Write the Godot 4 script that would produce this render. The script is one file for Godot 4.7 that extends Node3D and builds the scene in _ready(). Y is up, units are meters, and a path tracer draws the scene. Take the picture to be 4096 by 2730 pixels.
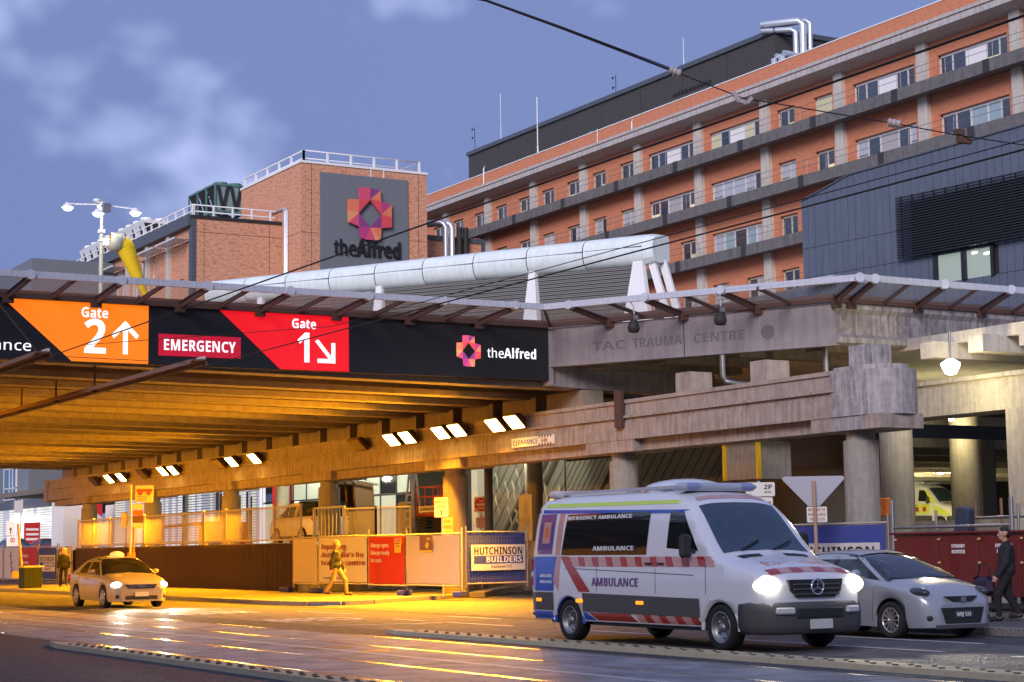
extends Node3D
# Dusk street scene: hospital bridge over a tram road, ambulance, taxi, hatchback, hoardings and brick hospital blocks.
# x runs across the road (away from the camera side), -z runs along the road into the distance, y is up, metres.

var M = {}
var used = {}
var rng = RandomNumberGenerator.new()
var sans: SystemFont
var sans_bold: SystemFont

# ------------------------------------------------------------------ geometry collector
class Geo:
	var st = SurfaceTool.new()
	func _init():
		st.begin(Mesh.PRIMITIVE_TRIANGLES)
		st.set_smooth_group(-1)
	func tri(a, b, c):
		st.add_vertex(a); st.add_vertex(b); st.add_vertex(c)
	func quad(a, b, c, d):
		tri(a, b, c); tri(a, c, d)
	func box(c, s, b = Basis()):
		var h = s * 0.5
		var p = []
		for i in 8:
			p.append(c + b * Vector3(h.x * (1 if i & 1 else -1), h.y * (1 if i & 2 else -1), h.z * (1 if i & 4 else -1)))
		quad(p[4], p[6], p[7], p[5]); quad(p[0], p[1], p[3], p[2]); quad(p[0], p[2], p[6], p[4])
		quad(p[1], p[5], p[7], p[3]); quad(p[2], p[3], p[7], p[6]); quad(p[0], p[4], p[5], p[1])
		return self
	func span(a, b):
		return box((a + b) * 0.5, (b - a).abs())
	func bar(a, b, w, h, up = Vector3.UP):
		var d = (b - a)
		var z = d.normalized()
		if absf(z.dot(up)) > 0.98: up = Vector3.RIGHT
		var x = up.cross(z).normalized()
		var y = z.cross(x)
		return box((a + b) * 0.5, Vector3(w, h, d.length()), Basis(x, y, z))
	func bevel(c, s, e, b = Basis()):   # box with chamfered edges
		var h = s * 0.5
		var r = [[], [], []]
		var rings = []
		for l in [[-h.y, e], [-h.y + e, 0.0], [h.y - e, 0.0], [h.y, e]]:
			var k = l[1]
			var ring = []
			for q in [[-h.x + k, -h.z + k + e], [-h.x + k + e, -h.z + k], [h.x - k - e, -h.z + k], [h.x - k, -h.z + k + e], [h.x - k, h.z - k - e], [h.x - k - e, h.z - k], [-h.x + k + e, h.z - k], [-h.x + k, h.z - k - e]]:
				ring.append(c + b * Vector3(q[0], l[0], q[1]))
			rings.append(ring)
		rings_join(rings, true, true)
		return self
	func rings_join(rings, closed, caps):
		var n = rings[0].size()
		for i in rings.size() - 1:
			for j in (n if closed else n - 1):
				var k = (j + 1) % n
				quad(rings[i][j], rings[i][k], rings[i + 1][k], rings[i + 1][j])
		if caps:
			for e in [0, rings.size() - 1]:
				var m = Vector3.ZERO
				for p in rings[e]: m += p
				m /= n
				for j in n:
					var k = (j + 1) % n
					if e == 0: tri(m, rings[e][k], rings[e][j])
					else: tri(m, rings[e][j], rings[e][k])
	func tube(pts, r, n = 8, caps = true):
		st.set_smooth_group(0)
		var rings = []
		for i in pts.size():
			var d = (pts[min(i + 1, pts.size() - 1)] - pts[max(i - 1, 0)]).normalized()
			var up = Vector3.UP if absf(d.y) < 0.95 else Vector3.RIGHT
			var x = up.cross(d).normalized()
			var y = d.cross(x)
			var rr = r[i] if r is Array else r
			var ring = []
			for j in n:
				var a = TAU * j / n
				ring.append(pts[i] + (x * cos(a) + y * sin(a)) * rr)
			rings.append(ring)
		rings_join(rings, true, false)
		st.set_smooth_group(-1)
		if caps:
			for e in [0, rings.size() - 1]:
				for j in n:
					tri(pts[e], rings[e][j], rings[e][(j + 1) % n])
		return self
	func lathe(c, axis, prof, n = 24, smooth = true):   # prof: [r, h] pairs along axis
		if smooth: st.set_smooth_group(0)
		var z = axis.normalized()
		var up = Vector3.UP if absf(z.y) < 0.95 else Vector3.RIGHT
		var x = up.cross(z).normalized()
		var y = z.cross(x)
		var rings = []
		for p in prof:
			var ring = []
			for j in n:
				var a = TAU * j / n
				ring.append(c + z * p[1] + (x * cos(a) + y * sin(a)) * p[0])
			rings.append(ring)
		rings_join(rings, true, false)
		st.set_smooth_group(-1)
		return self
	func ball(c, r, sc = Vector3.ONE, n = 12):
		st.set_smooth_group(0)
		var rings = []
		for i in n / 2 + 1:
			var t = PI * i / (n / 2)
			var ring = []
			for j in n:
				var a = TAU * j / n
				ring.append(c + Vector3(sin(t) * cos(a), cos(t), sin(t) * sin(a)) * r * sc)
			rings.append(ring)
		rings_join(rings, true, false)
		st.set_smooth_group(-1)
		return self
	func prism(poly, t, depth):   # polygon in the xy plane of t, thickened along its +z
		var idx = Geometry2D.triangulate_polygon(poly)
		var f = []
		var bk = []
		for p in poly:
			f.append(t * Vector3(p.x, p.y, depth)); bk.append(t * Vector3(p.x, p.y, 0))
		for i in range(0, idx.size(), 3):
			tri(f[idx[i]], f[idx[i + 1]], f[idx[i + 2]]); tri(bk[idx[i + 2]], bk[idx[i + 1]], bk[idx[i]])
		for i in poly.size():
			var k = (i + 1) % poly.size()
			quad(bk[i], bk[k], f[k], f[i])
		return self
	func mesh():
		st.generate_normals()
		return st.commit()

# ------------------------------------------------------------------ naming and nodes
func numbered(s):
	used[s] = used.get(s, -1) + 1
	return s if used[s] == 0 else "%s_%03d" % [s, used[s]]

func tag(o, label, category = "", group = ""):
	if label: o.set_meta("label", label)
	if category: o.set_meta("category", category)
	if group: o.set_meta("group", group)
	return o

func thing(called, label, category, at = Vector3.ZERO, yaw = 0.0, group = ""):
	var o = Node3D.new()
	o.name = numbered(called)
	add_child(o, true)
	o.position = at
	o.rotation.y = yaw
	return tag(o, label, category, group)

func inv(p):
	var t = Transform3D()
	while p != self:
		t = p.transform * t
		p = p.get_parent()
	return t.affine_inverse()

# a mesh given in its parent's own coordinates
func lp(called, g, m, parent):
	var o = MeshInstance3D.new()
	o.name = called
	o.mesh = g.mesh() if g is Geo else g
	o.material_override = m
	parent.add_child(o, true)
	return o

# a mesh given in world coordinates, hung under parent
func wp(called, g, m, parent):
	var o = lp(called, g, m, parent)
	o.transform = inv(parent)
	return o

func one(called, g, m, label, category, group = ""):
	var o = MeshInstance3D.new()
	o.name = numbered(called)
	o.mesh = g.mesh() if g is Geo else g
	o.material_override = m
	add_child(o, true)
	return tag(o, label, category, group)

func struct(called, g, m):
	var o = one(called, g, m, "", "")
	o.set_meta("kind", "structure")
	return o

func copy_of(o, label = "", at = null):
	var base = String(o.name).rstrip("0123456789").trim_suffix("_")
	var c = o.duplicate()
	c.name = numbered(base)
	add_child(c, true)
	if label: c.set_meta("label", label)
	if at != null: c.position = at
	return c

# flat lettering; xf places its left baseline, cap = height of capitals, width squeezes to a measured width
func words(s, cap, xf, m, parent, bold = true, width = 0.0, world = true, depth = 0.012, called = "lettering"):
	var t = TextMesh.new()
	t.text = s
	t.font = sans_bold if bold else sans
	t.font_size = 48
	t.pixel_size = cap / (48.0 * 0.714)
	t.depth = depth
	t.curve_step = 2.0
	t.horizontal_alignment = HORIZONTAL_ALIGNMENT_LEFT
	t.vertical_alignment = VERTICAL_ALIGNMENT_BOTTOM
	var o = MeshInstance3D.new()
	o.name = called
	o.mesh = t
	o.material_override = m
	parent.add_child(o, true)
	var bb = t.get_aabb()
	var sx = width / bb.size.x if width > 0.0 else 1.0
	# bring the left edge to x=0; the baseline to y=0 by measuring against a capital
	var ref = TextMesh.new()
	ref.text = "H"; ref.font = t.font; ref.font_size = 48; ref.pixel_size = t.pixel_size; ref.depth = depth; ref.vertical_alignment = VERTICAL_ALIGNMENT_BOTTOM
	var base = ref.get_aabb().position.y
	var loc = Transform3D(Basis().scaled(Vector3(sx, 1, 1)), Vector3(-bb.position.x * sx, -base, 0))
	o.transform = (inv(parent) if world else Transform3D()) * xf * loc
	return o

func face(at, yaw_deg, tilt_deg = 0.0):
	return Transform3D(Basis(Vector3.UP, deg_to_rad(yaw_deg)) * Basis(Vector3.RIGHT, deg_to_rad(tilt_deg)), at)

# ------------------------------------------------------------------ materials
func lin(r, g, b): return Color(r, g, b).linear_to_srgb()

func mat(called, c, rough = 0.8, metal = 0.0):
	var m = StandardMaterial3D.new()
	m.resource_name = called
	m.albedo_color = lin(c[0], c[1], c[2])
	m.roughness = rough
	m.metallic = metal
	M[called] = m
	return m

func glow(called, c, e, base = [0.8, 0.8, 0.8]):
	var m = mat(called, base, 0.4)
	m.emission_enabled = true
	m.emission = lin(c[0], c[1], c[2])
	m.emission_energy_multiplier = e
	return m

func noise_tex(freq, ramp, oct = 4, kind = FastNoiseLite.TYPE_SIMPLEX_SMOOTH, bump = false, strength = 4.0, sz = 512):
	var n = FastNoiseLite.new()
	n.seed = 7 + M.size()
	n.noise_type = kind
	n.frequency = freq
	n.fractal_octaves = oct
	var t = NoiseTexture2D.new()
	t.width = sz; t.height = sz
	t.seamless = true
	t.noise = n
	if bump:
		t.as_normal_map = true
		t.bump_strength = strength
	if ramp:
		var g = Gradient.new()
		var cols = PackedColorArray()
		var offs = PackedFloat32Array()
		for r in ramp:
			offs.append(r[0]); cols.append(lin(r[1], r[2], r[3]))
		g.offsets = offs; g.colors = cols
		t.color_ramp = g
	return t

# mottled material, a = dark, b = light, metres = size of one tile of the pattern
func mottled(called, a, b, rough, metres, freq = 0.01, bump = 0.0):
	var m = mat(called, [1, 1, 1], rough)
	var mid = [(a[0] + b[0]) / 2, (a[1] + b[1]) / 2, (a[2] + b[2]) / 2]
	m.albedo_texture = noise_tex(freq, [[0.25, a[0], a[1], a[2]], [0.5, mid[0], mid[1], mid[2]], [0.75, b[0], b[1], b[2]]], 5)
	m.uv1_triplanar = true
	m.uv1_world_triplanar = true
	m.uv1_scale = Vector3.ONE / metres
	if bump > 0.0:
		m.normal_enabled = true
		m.normal_texture = noise_tex(0.08, null, 3, FastNoiseLite.TYPE_SIMPLEX_SMOOTH, true, bump)
	return m

# noise that meets itself at the edges of the tile
func wrapped(n, x, y, sz, ky):
	var e = sz * 0.8
	var v = n.get_noise_2d(x, y * ky)
	if x > e: v = lerpf(v, n.get_noise_2d(x - sz, y * ky), (x - e) / (sz - e))
	if y > e:
		var w = n.get_noise_2d(x, (y - sz) * ky)
		if x > e: w = lerpf(w, n.get_noise_2d(x - sz, (y - sz) * ky), (x - e) / (sz - e))
		v = lerpf(v, w, (y - e) / (sz - e))
	return v

# concrete or metal with rain streaks: columns of darker stain over mottling
func streaked(called, base, dark, metres, amount, rough = 0.85):
	var sz = 384
	var im = Image.create(sz, sz, false, Image.FORMAT_RGB8)
	var n1 = FastNoiseLite.new(); n1.seed = 3 + M.size(); n1.frequency = 0.028; n1.fractal_octaves = 6; n1.fractal_gain = 0.65
	var n2 = FastNoiseLite.new(); n2.seed = 11 + M.size(); n2.frequency = 0.06; n2.fractal_octaves = 3
	var n3 = FastNoiseLite.new(); n3.seed = 21 + M.size(); n3.frequency = 0.3; n3.fractal_octaves = 2
	for y in sz:
		for x in sz:
			var v = 0.5 + 0.5 * wrapped(n1, x, y, sz, 1.0)
			var s = clampf(0.5 + 0.9 * wrapped(n2, x, y, sz, 0.08), 0.0, 1.0)
			var g = 1.0 + 0.22 * n3.get_noise_2d(x, y)
			var k = clampf((0.30 + (v - 0.5) * 1.1 + (s - 0.45) * 0.7) * amount, 0.0, 1.0)
			im.set_pixel(x, y, lin(lerpf(base[0], dark[0], k) * g, lerpf(base[1], dark[1], k) * g, lerpf(base[2], dark[2], k) * g))
	var m = mat(called, [1, 1, 1], rough)
	m.albedo_texture = ImageTexture.create_from_image(im)
	m.uv1_triplanar = true
	m.uv1_world_triplanar = true
	m.uv1_scale = Vector3.ONE / metres
	return m

# far brickwork (bricks a pixel or two across): courses with mortar and tone per brick
func brickwork(called, a, b, mortar):
	var im = Image.create(512, 512, false, Image.FORMAT_RGB8)
	var r = RandomNumberGenerator.new(); r.seed = 5 + M.size()
	var n1 = FastNoiseLite.new(); n1.seed = 9; n1.frequency = 0.012; n1.fractal_octaves = 3
	im.fill(lin(mortar[0], mortar[1], mortar[2]))
	for row in 32:
		for k in 17:
			var t = r.randf()
			if r.randf() < 0.12: t = -0.5
			var x0 = k * 32 - (16 if row % 2 else 0)
			for x in range(max(x0 + 1, 0), min(x0 + 31, 512)):
				for y in range(row * 16 + 1, row * 16 + 14):
					var q = t + 0.35 * n1.get_noise_2d(absf(x - 256), absf(y - 256))
					im.set_pixel(x, y, lin(clampf(lerpf(a[0], b[0], q), 0, 1), clampf(lerpf(a[1], b[1], q), 0, 1), clampf(lerpf(a[2], b[2], q), 0, 1)))
	var m = mat(called, [1, 1, 1], 0.9)
	m.albedo_texture = ImageTexture.create_from_image(im)
	m.uv1_triplanar = true
	m.uv1_world_triplanar = true
	m.uv1_scale = Vector3(1.0 / 3.84, 1.0 / 2.75, 1.0 / 3.84)
	return m

func make_materials():
	mottled("asphalt", [0.030, 0.031, 0.040], [0.060, 0.061, 0.074], 0.75, 3.0, 0.02, 5.0)
	mottled("asphalt_worn", [0.07, 0.066, 0.066], [0.14, 0.13, 0.125], 0.75, 4.0, 0.015, 4.0)
	mottled("track_concrete", [0.20, 0.185, 0.19], [0.36, 0.335, 0.345], 0.62, 5.0, 0.008, 2.0)
	mottled("path_asphalt", [0.075, 0.07, 0.068], [0.14, 0.13, 0.125], 0.75, 3.0, 0.02, 3.0)
	mottled("kerb_stone", [0.16, 0.15, 0.14], [0.30, 0.28, 0.27], 0.8, 1.0, 0.03, 2.0)
	mottled("divider_yellow", [0.46, 0.37, 0.22], [0.54, 0.45, 0.29], 0.75, 2.0, 0.02)
	mat("stud_brown", [0.16, 0.12, 0.075], 0.8)
	mottled("road_paint", [0.42, 0.40, 0.38], [0.74, 0.72, 0.70], 0.6, 0.7, 0.05)
	mottled("oil", [0.02, 0.02, 0.022], [0.09, 0.085, 0.085], 0.5, 1.0, 0.03)
	mat("rail_steel", [0.62, 0.56, 0.50], 0.22, 1.0)
	streaked("fascia_concrete", [0.32, 0.285, 0.295], [0.15, 0.13, 0.14], 5.0, 0.7)
	streaked("fascia_streaky", [0.42, 0.38, 0.38], [0.10, 0.09, 0.095], 3.2, 0.95)
	streaked("beam_concrete", [0.40, 0.33, 0.29], [0.13, 0.10, 0.08], 5.0, 0.8)
	streaked("girder", [0.30, 0.25, 0.20], [0.16, 0.13, 0.10], 7.0, 0.6)
	streaked("column_concrete", [0.34, 0.31, 0.27], [0.18, 0.16, 0.14], 3.0, 0.8)
	streaked("slab_concrete", [0.155, 0.148, 0.148], [0.065, 0.06, 0.06], 6.0, 0.8)
	streaked("cornice_concrete", [0.50, 0.47, 0.45], [0.24, 0.22, 0.21], 5.0, 0.8)
	streaked("pale_pillar", [0.58, 0.54, 0.48], [0.36, 0.33, 0.29], 4.0, 0.8)
	streaked("pod_metal", [0.78, 0.84, 0.83], [0.50, 0.60, 0.57], 6.0, 0.7, 0.35)
	streaked("galvanised", [0.50, 0.52, 0.60], [0.32, 0.34, 0.40], 1.5, 0.8, 0.5)
	streaked("soffit_board", [0.16, 0.15, 0.13], [0.09, 0.085, 0.07], 4.0, 0.8)
	brickwork("brick_tower", [0.52, 0.225, 0.125], [0.68, 0.335, 0.20], [0.56, 0.34, 0.235])
	brickwork("brick_block", [0.53, 0.185, 0.095], [0.60, 0.225, 0.115], [0.54, 0.22, 0.125])
	mat("coping_white", [0.78, 0.78, 0.78], 0.5)
	mat("panel_grey", [0.15, 0.17, 0.19], 0.6)
	mat("letter_dark", [0.012, 0.012, 0.014], 0.5)
	mat("clad_dark", [0.035, 0.034, 0.036], 0.6)
	mat("clad_dark_pale", [0.13, 0.125, 0.115], 0.6)
	streaked("clad_blue", [0.10, 0.118, 0.16], [0.07, 0.084, 0.12], 8.0, 0.7, 0.45)
	mat("clad_joint", [0.015, 0.017, 0.022], 0.7)
	mat("louvre_black", [0.012, 0.013, 0.017], 0.5)
	mat("louvre_grey", [0.19, 0.185, 0.175], 0.6)
	mat("frame_white", [0.62, 0.61, 0.60], 0.5)
	mat("frame_cream", [0.55, 0.50, 0.40], 0.6)
	mat("blind_white", [0.80, 0.80, 0.80], 0.6)
	mat("blind_grey", [0.40, 0.39, 0.41], 0.7)
	var gl = mat("pane", [0.03, 0.04, 0.06], 0.06); gl.metallic_specular = 0.9
	gl = mat("pane_pale", [0.28, 0.38, 0.42], 0.15); gl.metallic_specular = 0.8
	gl = mat("pane_blind", [0.42, 0.44, 0.50], 0.2); gl.metallic_specular = 0.7
	glow("pane_lit", [1.0, 0.86, 0.48], 0.75, [0.1, 0.1, 0.1])
	glow("pane_lit_soft", [0.95, 0.86, 0.55], 0.42, [0.1, 0.1, 0.1])
	glow("pane_lit_white", [0.86, 1.0, 0.80], 0.75, [0.1, 0.1, 0.1])
	gl = mat("car_glass", [0.012, 0.014, 0.016], 0.04); gl.metallic_specular = 0.8
	gl = mat("screen_glass", [0.03, 0.055, 0.085], 0.05); gl.metallic_specular = 1.0
	mat("rubber", [0.016, 0.016, 0.017], 0.8)
	mat("black_plastic", [0.025, 0.025, 0.027], 0.55)
	mat("grey_plastic", [0.085, 0.082, 0.082], 0.6)
	mat("chrome", [0.75, 0.75, 0.76], 0.15, 1.0)
	mat("alloy", [0.58, 0.57, 0.57], 0.3, 0.8)
	mat("dull_steel", [0.35, 0.35, 0.36], 0.45, 0.9)
	for p in [["paint_white", [0.78, 0.78, 0.82]], ["paint_cream", [0.38, 0.34, 0.27]], ["paint_silver", [0.40, 0.42, 0.46]], ["paint_blue_car", [0.06, 0.13, 0.28]], ["paint_red_car", [0.40, 0.02, 0.04]], ["decal_blue", [0.015, 0.10, 0.52]], ["decal_red", [0.42, 0.025, 0.012]], ["decal_pale_red", [0.62, 0.32, 0.28]], ["decal_lime", [0.60, 0.78, 0.03]], ["decal_purple", [0.13, 0.07, 0.25]], ["lime_paint", [0.72, 0.82, 0.08]]]:
		var c = mat(p[0], p[1], 0.3, 0.25 if p[0] == "paint_silver" else 0.0)
		c.clearcoat_enabled = true
		c.clearcoat = 0.7
		c.clearcoat_roughness = 0.08
	glow("headlight", [1.0, 0.93, 0.72], 9.0)
	glow("marker_amber", [1.0, 0.30, 0.01], 1.6, [0.6, 0.2, 0.02])
	glow("sodium", [1.0, 0.66, 0.16], 22.0)
	glow("white_lamp", [1.0, 0.97, 0.80], 14.0)
	glow("exit_green", [0.1, 1.0, 0.4], 1.2)
	glow("sign_orange", [1.0, 0.20, 0.0], 0.95, [0.6, 0.15, 0.02])
	glow("sign_red", [0.86, 0.004, 0.012], 0.85, [0.5, 0.02, 0.02])
	glow("sign_crimson", [0.46, 0.002, 0.024], 0.85, [0.4, 0.02, 0.03])
	glow("sign_white", [0.93, 0.95, 1.0], 1.0)
	mat("sign_black", [0.014, 0.014, 0.018], 0.55)
	mat("steel_rust", [0.085, 0.042, 0.034], 0.75)
	mat("wire_dark", [0.02, 0.017, 0.016], 0.7)
	mat("rusty_trough", [0.20, 0.10, 0.06], 0.8)
	mat("insulator", [0.68, 0.58, 0.55], 0.35)
	mat("wall_brown", [0.075, 0.042, 0.024], 0.8)
	mat("rail_paint", [0.46, 0.40, 0.33], 0.6)
	mat("post_wood", [0.36, 0.24, 0.12], 0.8)
	mat("banner_white", [0.66, 0.63, 0.59], 0.85)
	mat("banner_cream", [0.58, 0.50, 0.39], 0.85)
	mat("banner_red", [0.55, 0.035, 0.014], 0.85)
	mat("banner_crimson", [0.48, 0.04, 0.055], 0.85)
	mat("banner_blue", [0.05, 0.07, 0.30], 0.85)
	mat("ink_black", [0.018, 0.018, 0.02], 0.8)
	mat("ink_red", [0.33, 0.06, 0.025], 0.8)
	mat("ink_white", [0.80, 0.78, 0.76], 0.8)
	mat("block_blue", [0.05, 0.055, 0.30], 0.8)
	mat("sign_face", [0.78, 0.74, 0.66], 0.5)
	mat("sign_red_paint", [0.50, 0.02, 0.016], 0.5)
	mat("sign_yellow", [0.80, 0.52, 0.02], 0.5)
	mat("sign_orange_paint", [0.75, 0.17, 0.015], 0.5)
	mat("cabinet_red", [0.13, 0.003, 0.004], 0.45)
	mat("cooling_green", [0.09, 0.20, 0.18], 0.55)
	mat("grille_black", [0.022, 0.020, 0.020], 0.7)
	mat("grey_metal_trim", [0.075, 0.085, 0.105], 0.5)
	mat("sock_yellow", [0.80, 0.53, 0.004], 0.7)
	mat("duct_silver", [0.62, 0.66, 0.70], 0.35, 0.6)
	mat("lift_orange", [0.45, 0.09, 0.02], 0.6)
	mat("board_brown", [0.17, 0.10, 0.05], 0.7)
	mat("tarp_blue", [0.03, 0.04, 0.07], 0.8)
	var pl = mat("plastic_wrap", [0.6, 0.58, 0.5], 0.3)
	pl.transparency = BaseMaterial3D.TRANSPARENCY_ALPHA
	pl.albedo_color.a = 0.5
	mat("screen_pale", [0.52, 0.52, 0.56], 0.6)
	mat("wall_grey_dark", [0.075, 0.078, 0.08], 0.8)
	mottled("podium_concrete", [0.18, 0.17, 0.16], [0.30, 0.29, 0.27], 0.8, 3.0)
	mat("bin_green", [0.03, 0.045, 0.018], 0.6)
	mat("skin", [0.52, 0.28, 0.19], 0.6)
	mat("hair_dark", [0.015, 0.012, 0.011], 0.6)
	mat("jacket_black", [0.014, 0.014, 0.017], 0.8)
	mat("shirt_pale", [0.62, 0.52, 0.45], 0.8)
	mat("trouser_tan", [0.24, 0.17, 0.10], 0.85)
	mat("trouser_dark", [0.012, 0.012, 0.014], 0.85)
	mat("hood_cream", [0.42, 0.30, 0.14], 0.9)
	mat("shoe_brown", [0.07, 0.035, 0.02], 0.6)
	mat("bag_purple", [0.022, 0.012, 0.04], 0.7)
	mat("roof_rib", [0.085, 0.080, 0.078], 0.6)
	mat("cooling_pale", [0.20, 0.30, 0.30], 0.5)
	mat("cooling_pipe", [0.22, 0.42, 0.34], 0.5)
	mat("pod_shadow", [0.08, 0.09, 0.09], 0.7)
	glow("office_pane", [0.72, 0.90, 0.78], 0.33, [0.12, 0.13, 0.13])
	glow("screen_back_a", [0.84, 0.84, 0.90], 1.0, [0.3, 0.3, 0.32])
	glow("screen_back_b", [0.84, 0.84, 0.74], 0.8, [0.3, 0.3, 0.3])
	glow("screen_back_c", [0.76, 0.78, 0.95], 0.55, [0.2, 0.2, 0.22])
	glow("entrance_pane", [0.86, 0.92, 0.66], 0.62, [0.12, 0.13, 0.12])
	mat("pane_blue", [0.03, 0.10, 0.20], 0.08)
	mat("sign_back", [0.42, 0.41, 0.46], 0.5)
	mat("post_pink", [0.42, 0.26, 0.19], 0.6)
	mat("sign_orange_red", [0.75, 0.09, 0.01], 0.5)
	mat("brass", [0.65, 0.42, 0.18], 0.35, 0.8)
	mat("lens_dark", [0.10, 0.075, 0.05], 0.3)
	mat("pole_cream", [0.55, 0.53, 0.42], 0.5)
	glow("mast_lamp", [0.96, 1.0, 0.80], 12.0)
	mat("beacon_glass", [0.25, 0.30, 0.50], 0.2)
	mat("tail_red", [0.40, 0.02, 0.02], 0.25)
	mat("lamp_clear", [0.45, 0.47, 0.52], 0.12, 0.6)
	mat("plate_face", [0.05, 0.07, 0.10], 0.4)
	mat("hair_grey", [0.30, 0.20, 0.12], 0.7)
	glow("taxi_lamp", [1.0, 0.72, 0.22], 0.6, [0.75, 0.6, 0.3])
	mat("lamp_dark", [0.05, 0.055, 0.065], 0.1)

# ------------------------------------------------------------------ scene
func _ready():
	rng.seed = 20
	var cam = Camera3D.new()
	cam.name = "camera"
	add_child(cam)
	cam.transform = Transform3D(Basis(Vector3(0.86525692, -0.01437574, 0.50112255), Vector3(-0.04460693, 0.99341639, 0.10551819), Vector3(-0.49934026, -0.11365388, 0.85891915)), Vector3(0, 1.55, 0))
	cam.fov = 21.324
	cam.near = 0.2
	cam.far = 2000.0
	cam.current = true
	var env = Environment.new()
	env.background_mode = Environment.BG_SKY
	env.sky = Sky.new()
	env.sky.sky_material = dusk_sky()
	env.background_energy_multiplier = 1.0
	env.tonemap_mode = Environment.TONE_MAPPER_LINEAR
	env.tonemap_exposure = 1.0
	env.sdfgi_enabled = true
	env.ssao_enabled = true
	env.ssil_enabled = true
	var we = WorldEnvironment.new()
	we.name = "environment"
	we.environment = env
	add_child(we)
	var sun = DirectionalLight3D.new()   # low soft afterglow from behind the camera
	sun.name = "afterglow"
	sun.light_color = Color(1.0, 0.955, 0.965)
	sun.light_energy = 0.95
	sun.light_angular_distance = 25.0
	sun.shadow_enabled = true
	sun.basis = Basis.looking_at(Vector3(0.70, -0.40, -0.66).normalized())
	add_child(sun)
	sans = SystemFont.new()
	sans.font_names = PackedStringArray(["Droid Sans"])
	sans_bold = SystemFont.new()
	sans_bold.font_names = PackedStringArray(["Droid Sans"])
	sans_bold.font_weight = 700
	make_materials()
	ground()
	added_terrace()
	bridge()
	main_sign()
	safety_net()
	brick_block()
	brick_tower()
	side_wing()
	plant_on_roofs()
	link_tube()
	clad_building()
	undercroft()
	car_park()
	far_left()
	street_fence()
	hoardings()
	street_signs()
	floodlights()
	overhead_wires()
	lamp_mast()
	vehicles()
	people()

func dusk_sky():
	var w = 1536
	var h = 768
	var n1 = FastNoiseLite.new(); n1.seed = 4; n1.frequency = 1.0; n1.fractal_octaves = 6; n1.fractal_gain = 0.56
	var n2 = FastNoiseLite.new(); n2.seed = 15; n2.frequency = 1.0; n2.fractal_octaves = 3
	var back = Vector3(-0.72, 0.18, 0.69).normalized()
	var buf = PackedFloat32Array()
	buf.resize(w * h * 3)
	for y in h:
		var t = PI * (y + 0.5) / h
		var st = sin(t)
		var dy = cos(t)
		for x in w:
			var p = TAU * (x + 0.5) / w
			var d = Vector3(-sin(p) * st, dy, -cos(p) * st)   # panorama: middle column looks along -z
			d.x = sin(p - PI) * st; d.z = -cos(p - PI) * st
			var q = Vector3(d.x * 5.0, d.y * 8.0, d.z * 5.0)
			var wv = n2.get_noise_3dv(q * 0.7)
			var c = 0.74 + 1.25 * n1.get_noise_3dv(q * 1.7 + Vector3(wv, wv * 0.6, -wv) * 0.4)
			c += 0.25 * n2.get_noise_3dv(Vector3(d.x * 2.0 + 4.0, d.y * 3.0, d.z * 2.0))
			c += 0.85 * (d.x - 0.45)
			c = clampf((c - 0.1) / 1.25, 0.0, 1.1)
			var r = lerpf(0.100, 0.36, c)
			var g = lerpf(0.152, 0.475, c)
			var b = lerpf(0.335, 0.80, c)
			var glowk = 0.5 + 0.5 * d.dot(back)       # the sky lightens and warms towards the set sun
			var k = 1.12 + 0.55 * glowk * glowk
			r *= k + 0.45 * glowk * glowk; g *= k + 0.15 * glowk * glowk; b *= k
			if dy < 0.0:
				var f = clampf(1.0 + dy * 6.0, 0.25, 1.0)
				r *= f; g *= f; b *= f
			var i = (y * w + x) * 3
			buf[i] = r; buf[i + 1] = g; buf[i + 2] = b
	var im = Image.create_from_data(w, h, false, Image.FORMAT_RGBF, buf.to_byte_array())
	var m = PanoramaSkyMaterial.new()
	m.panorama = ImageTexture.create_from_image(im)
	return m

# ------------------------------------------------------------------ ground
func sheet(called, pts, y, m):
	var g = Geo.new()
	var poly = PackedVector2Array(pts)
	var idx = Geometry2D.triangulate_polygon(poly)
	for i in range(0, idx.size(), 3):
		g.tri(Vector3(poly[idx[i]].x, y, poly[idx[i]].y), Vector3(poly[idx[i + 2]].x, y, poly[idx[i + 2]].y), Vector3(poly[idx[i + 1]].x, y, poly[idx[i + 1]].y))
	return struct(called, g, m)

func rectangle(x0, z0, x1, z1): return [Vector2(x0, z0), Vector2(x1, z0), Vector2(x1, z1), Vector2(x0, z1)]

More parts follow.
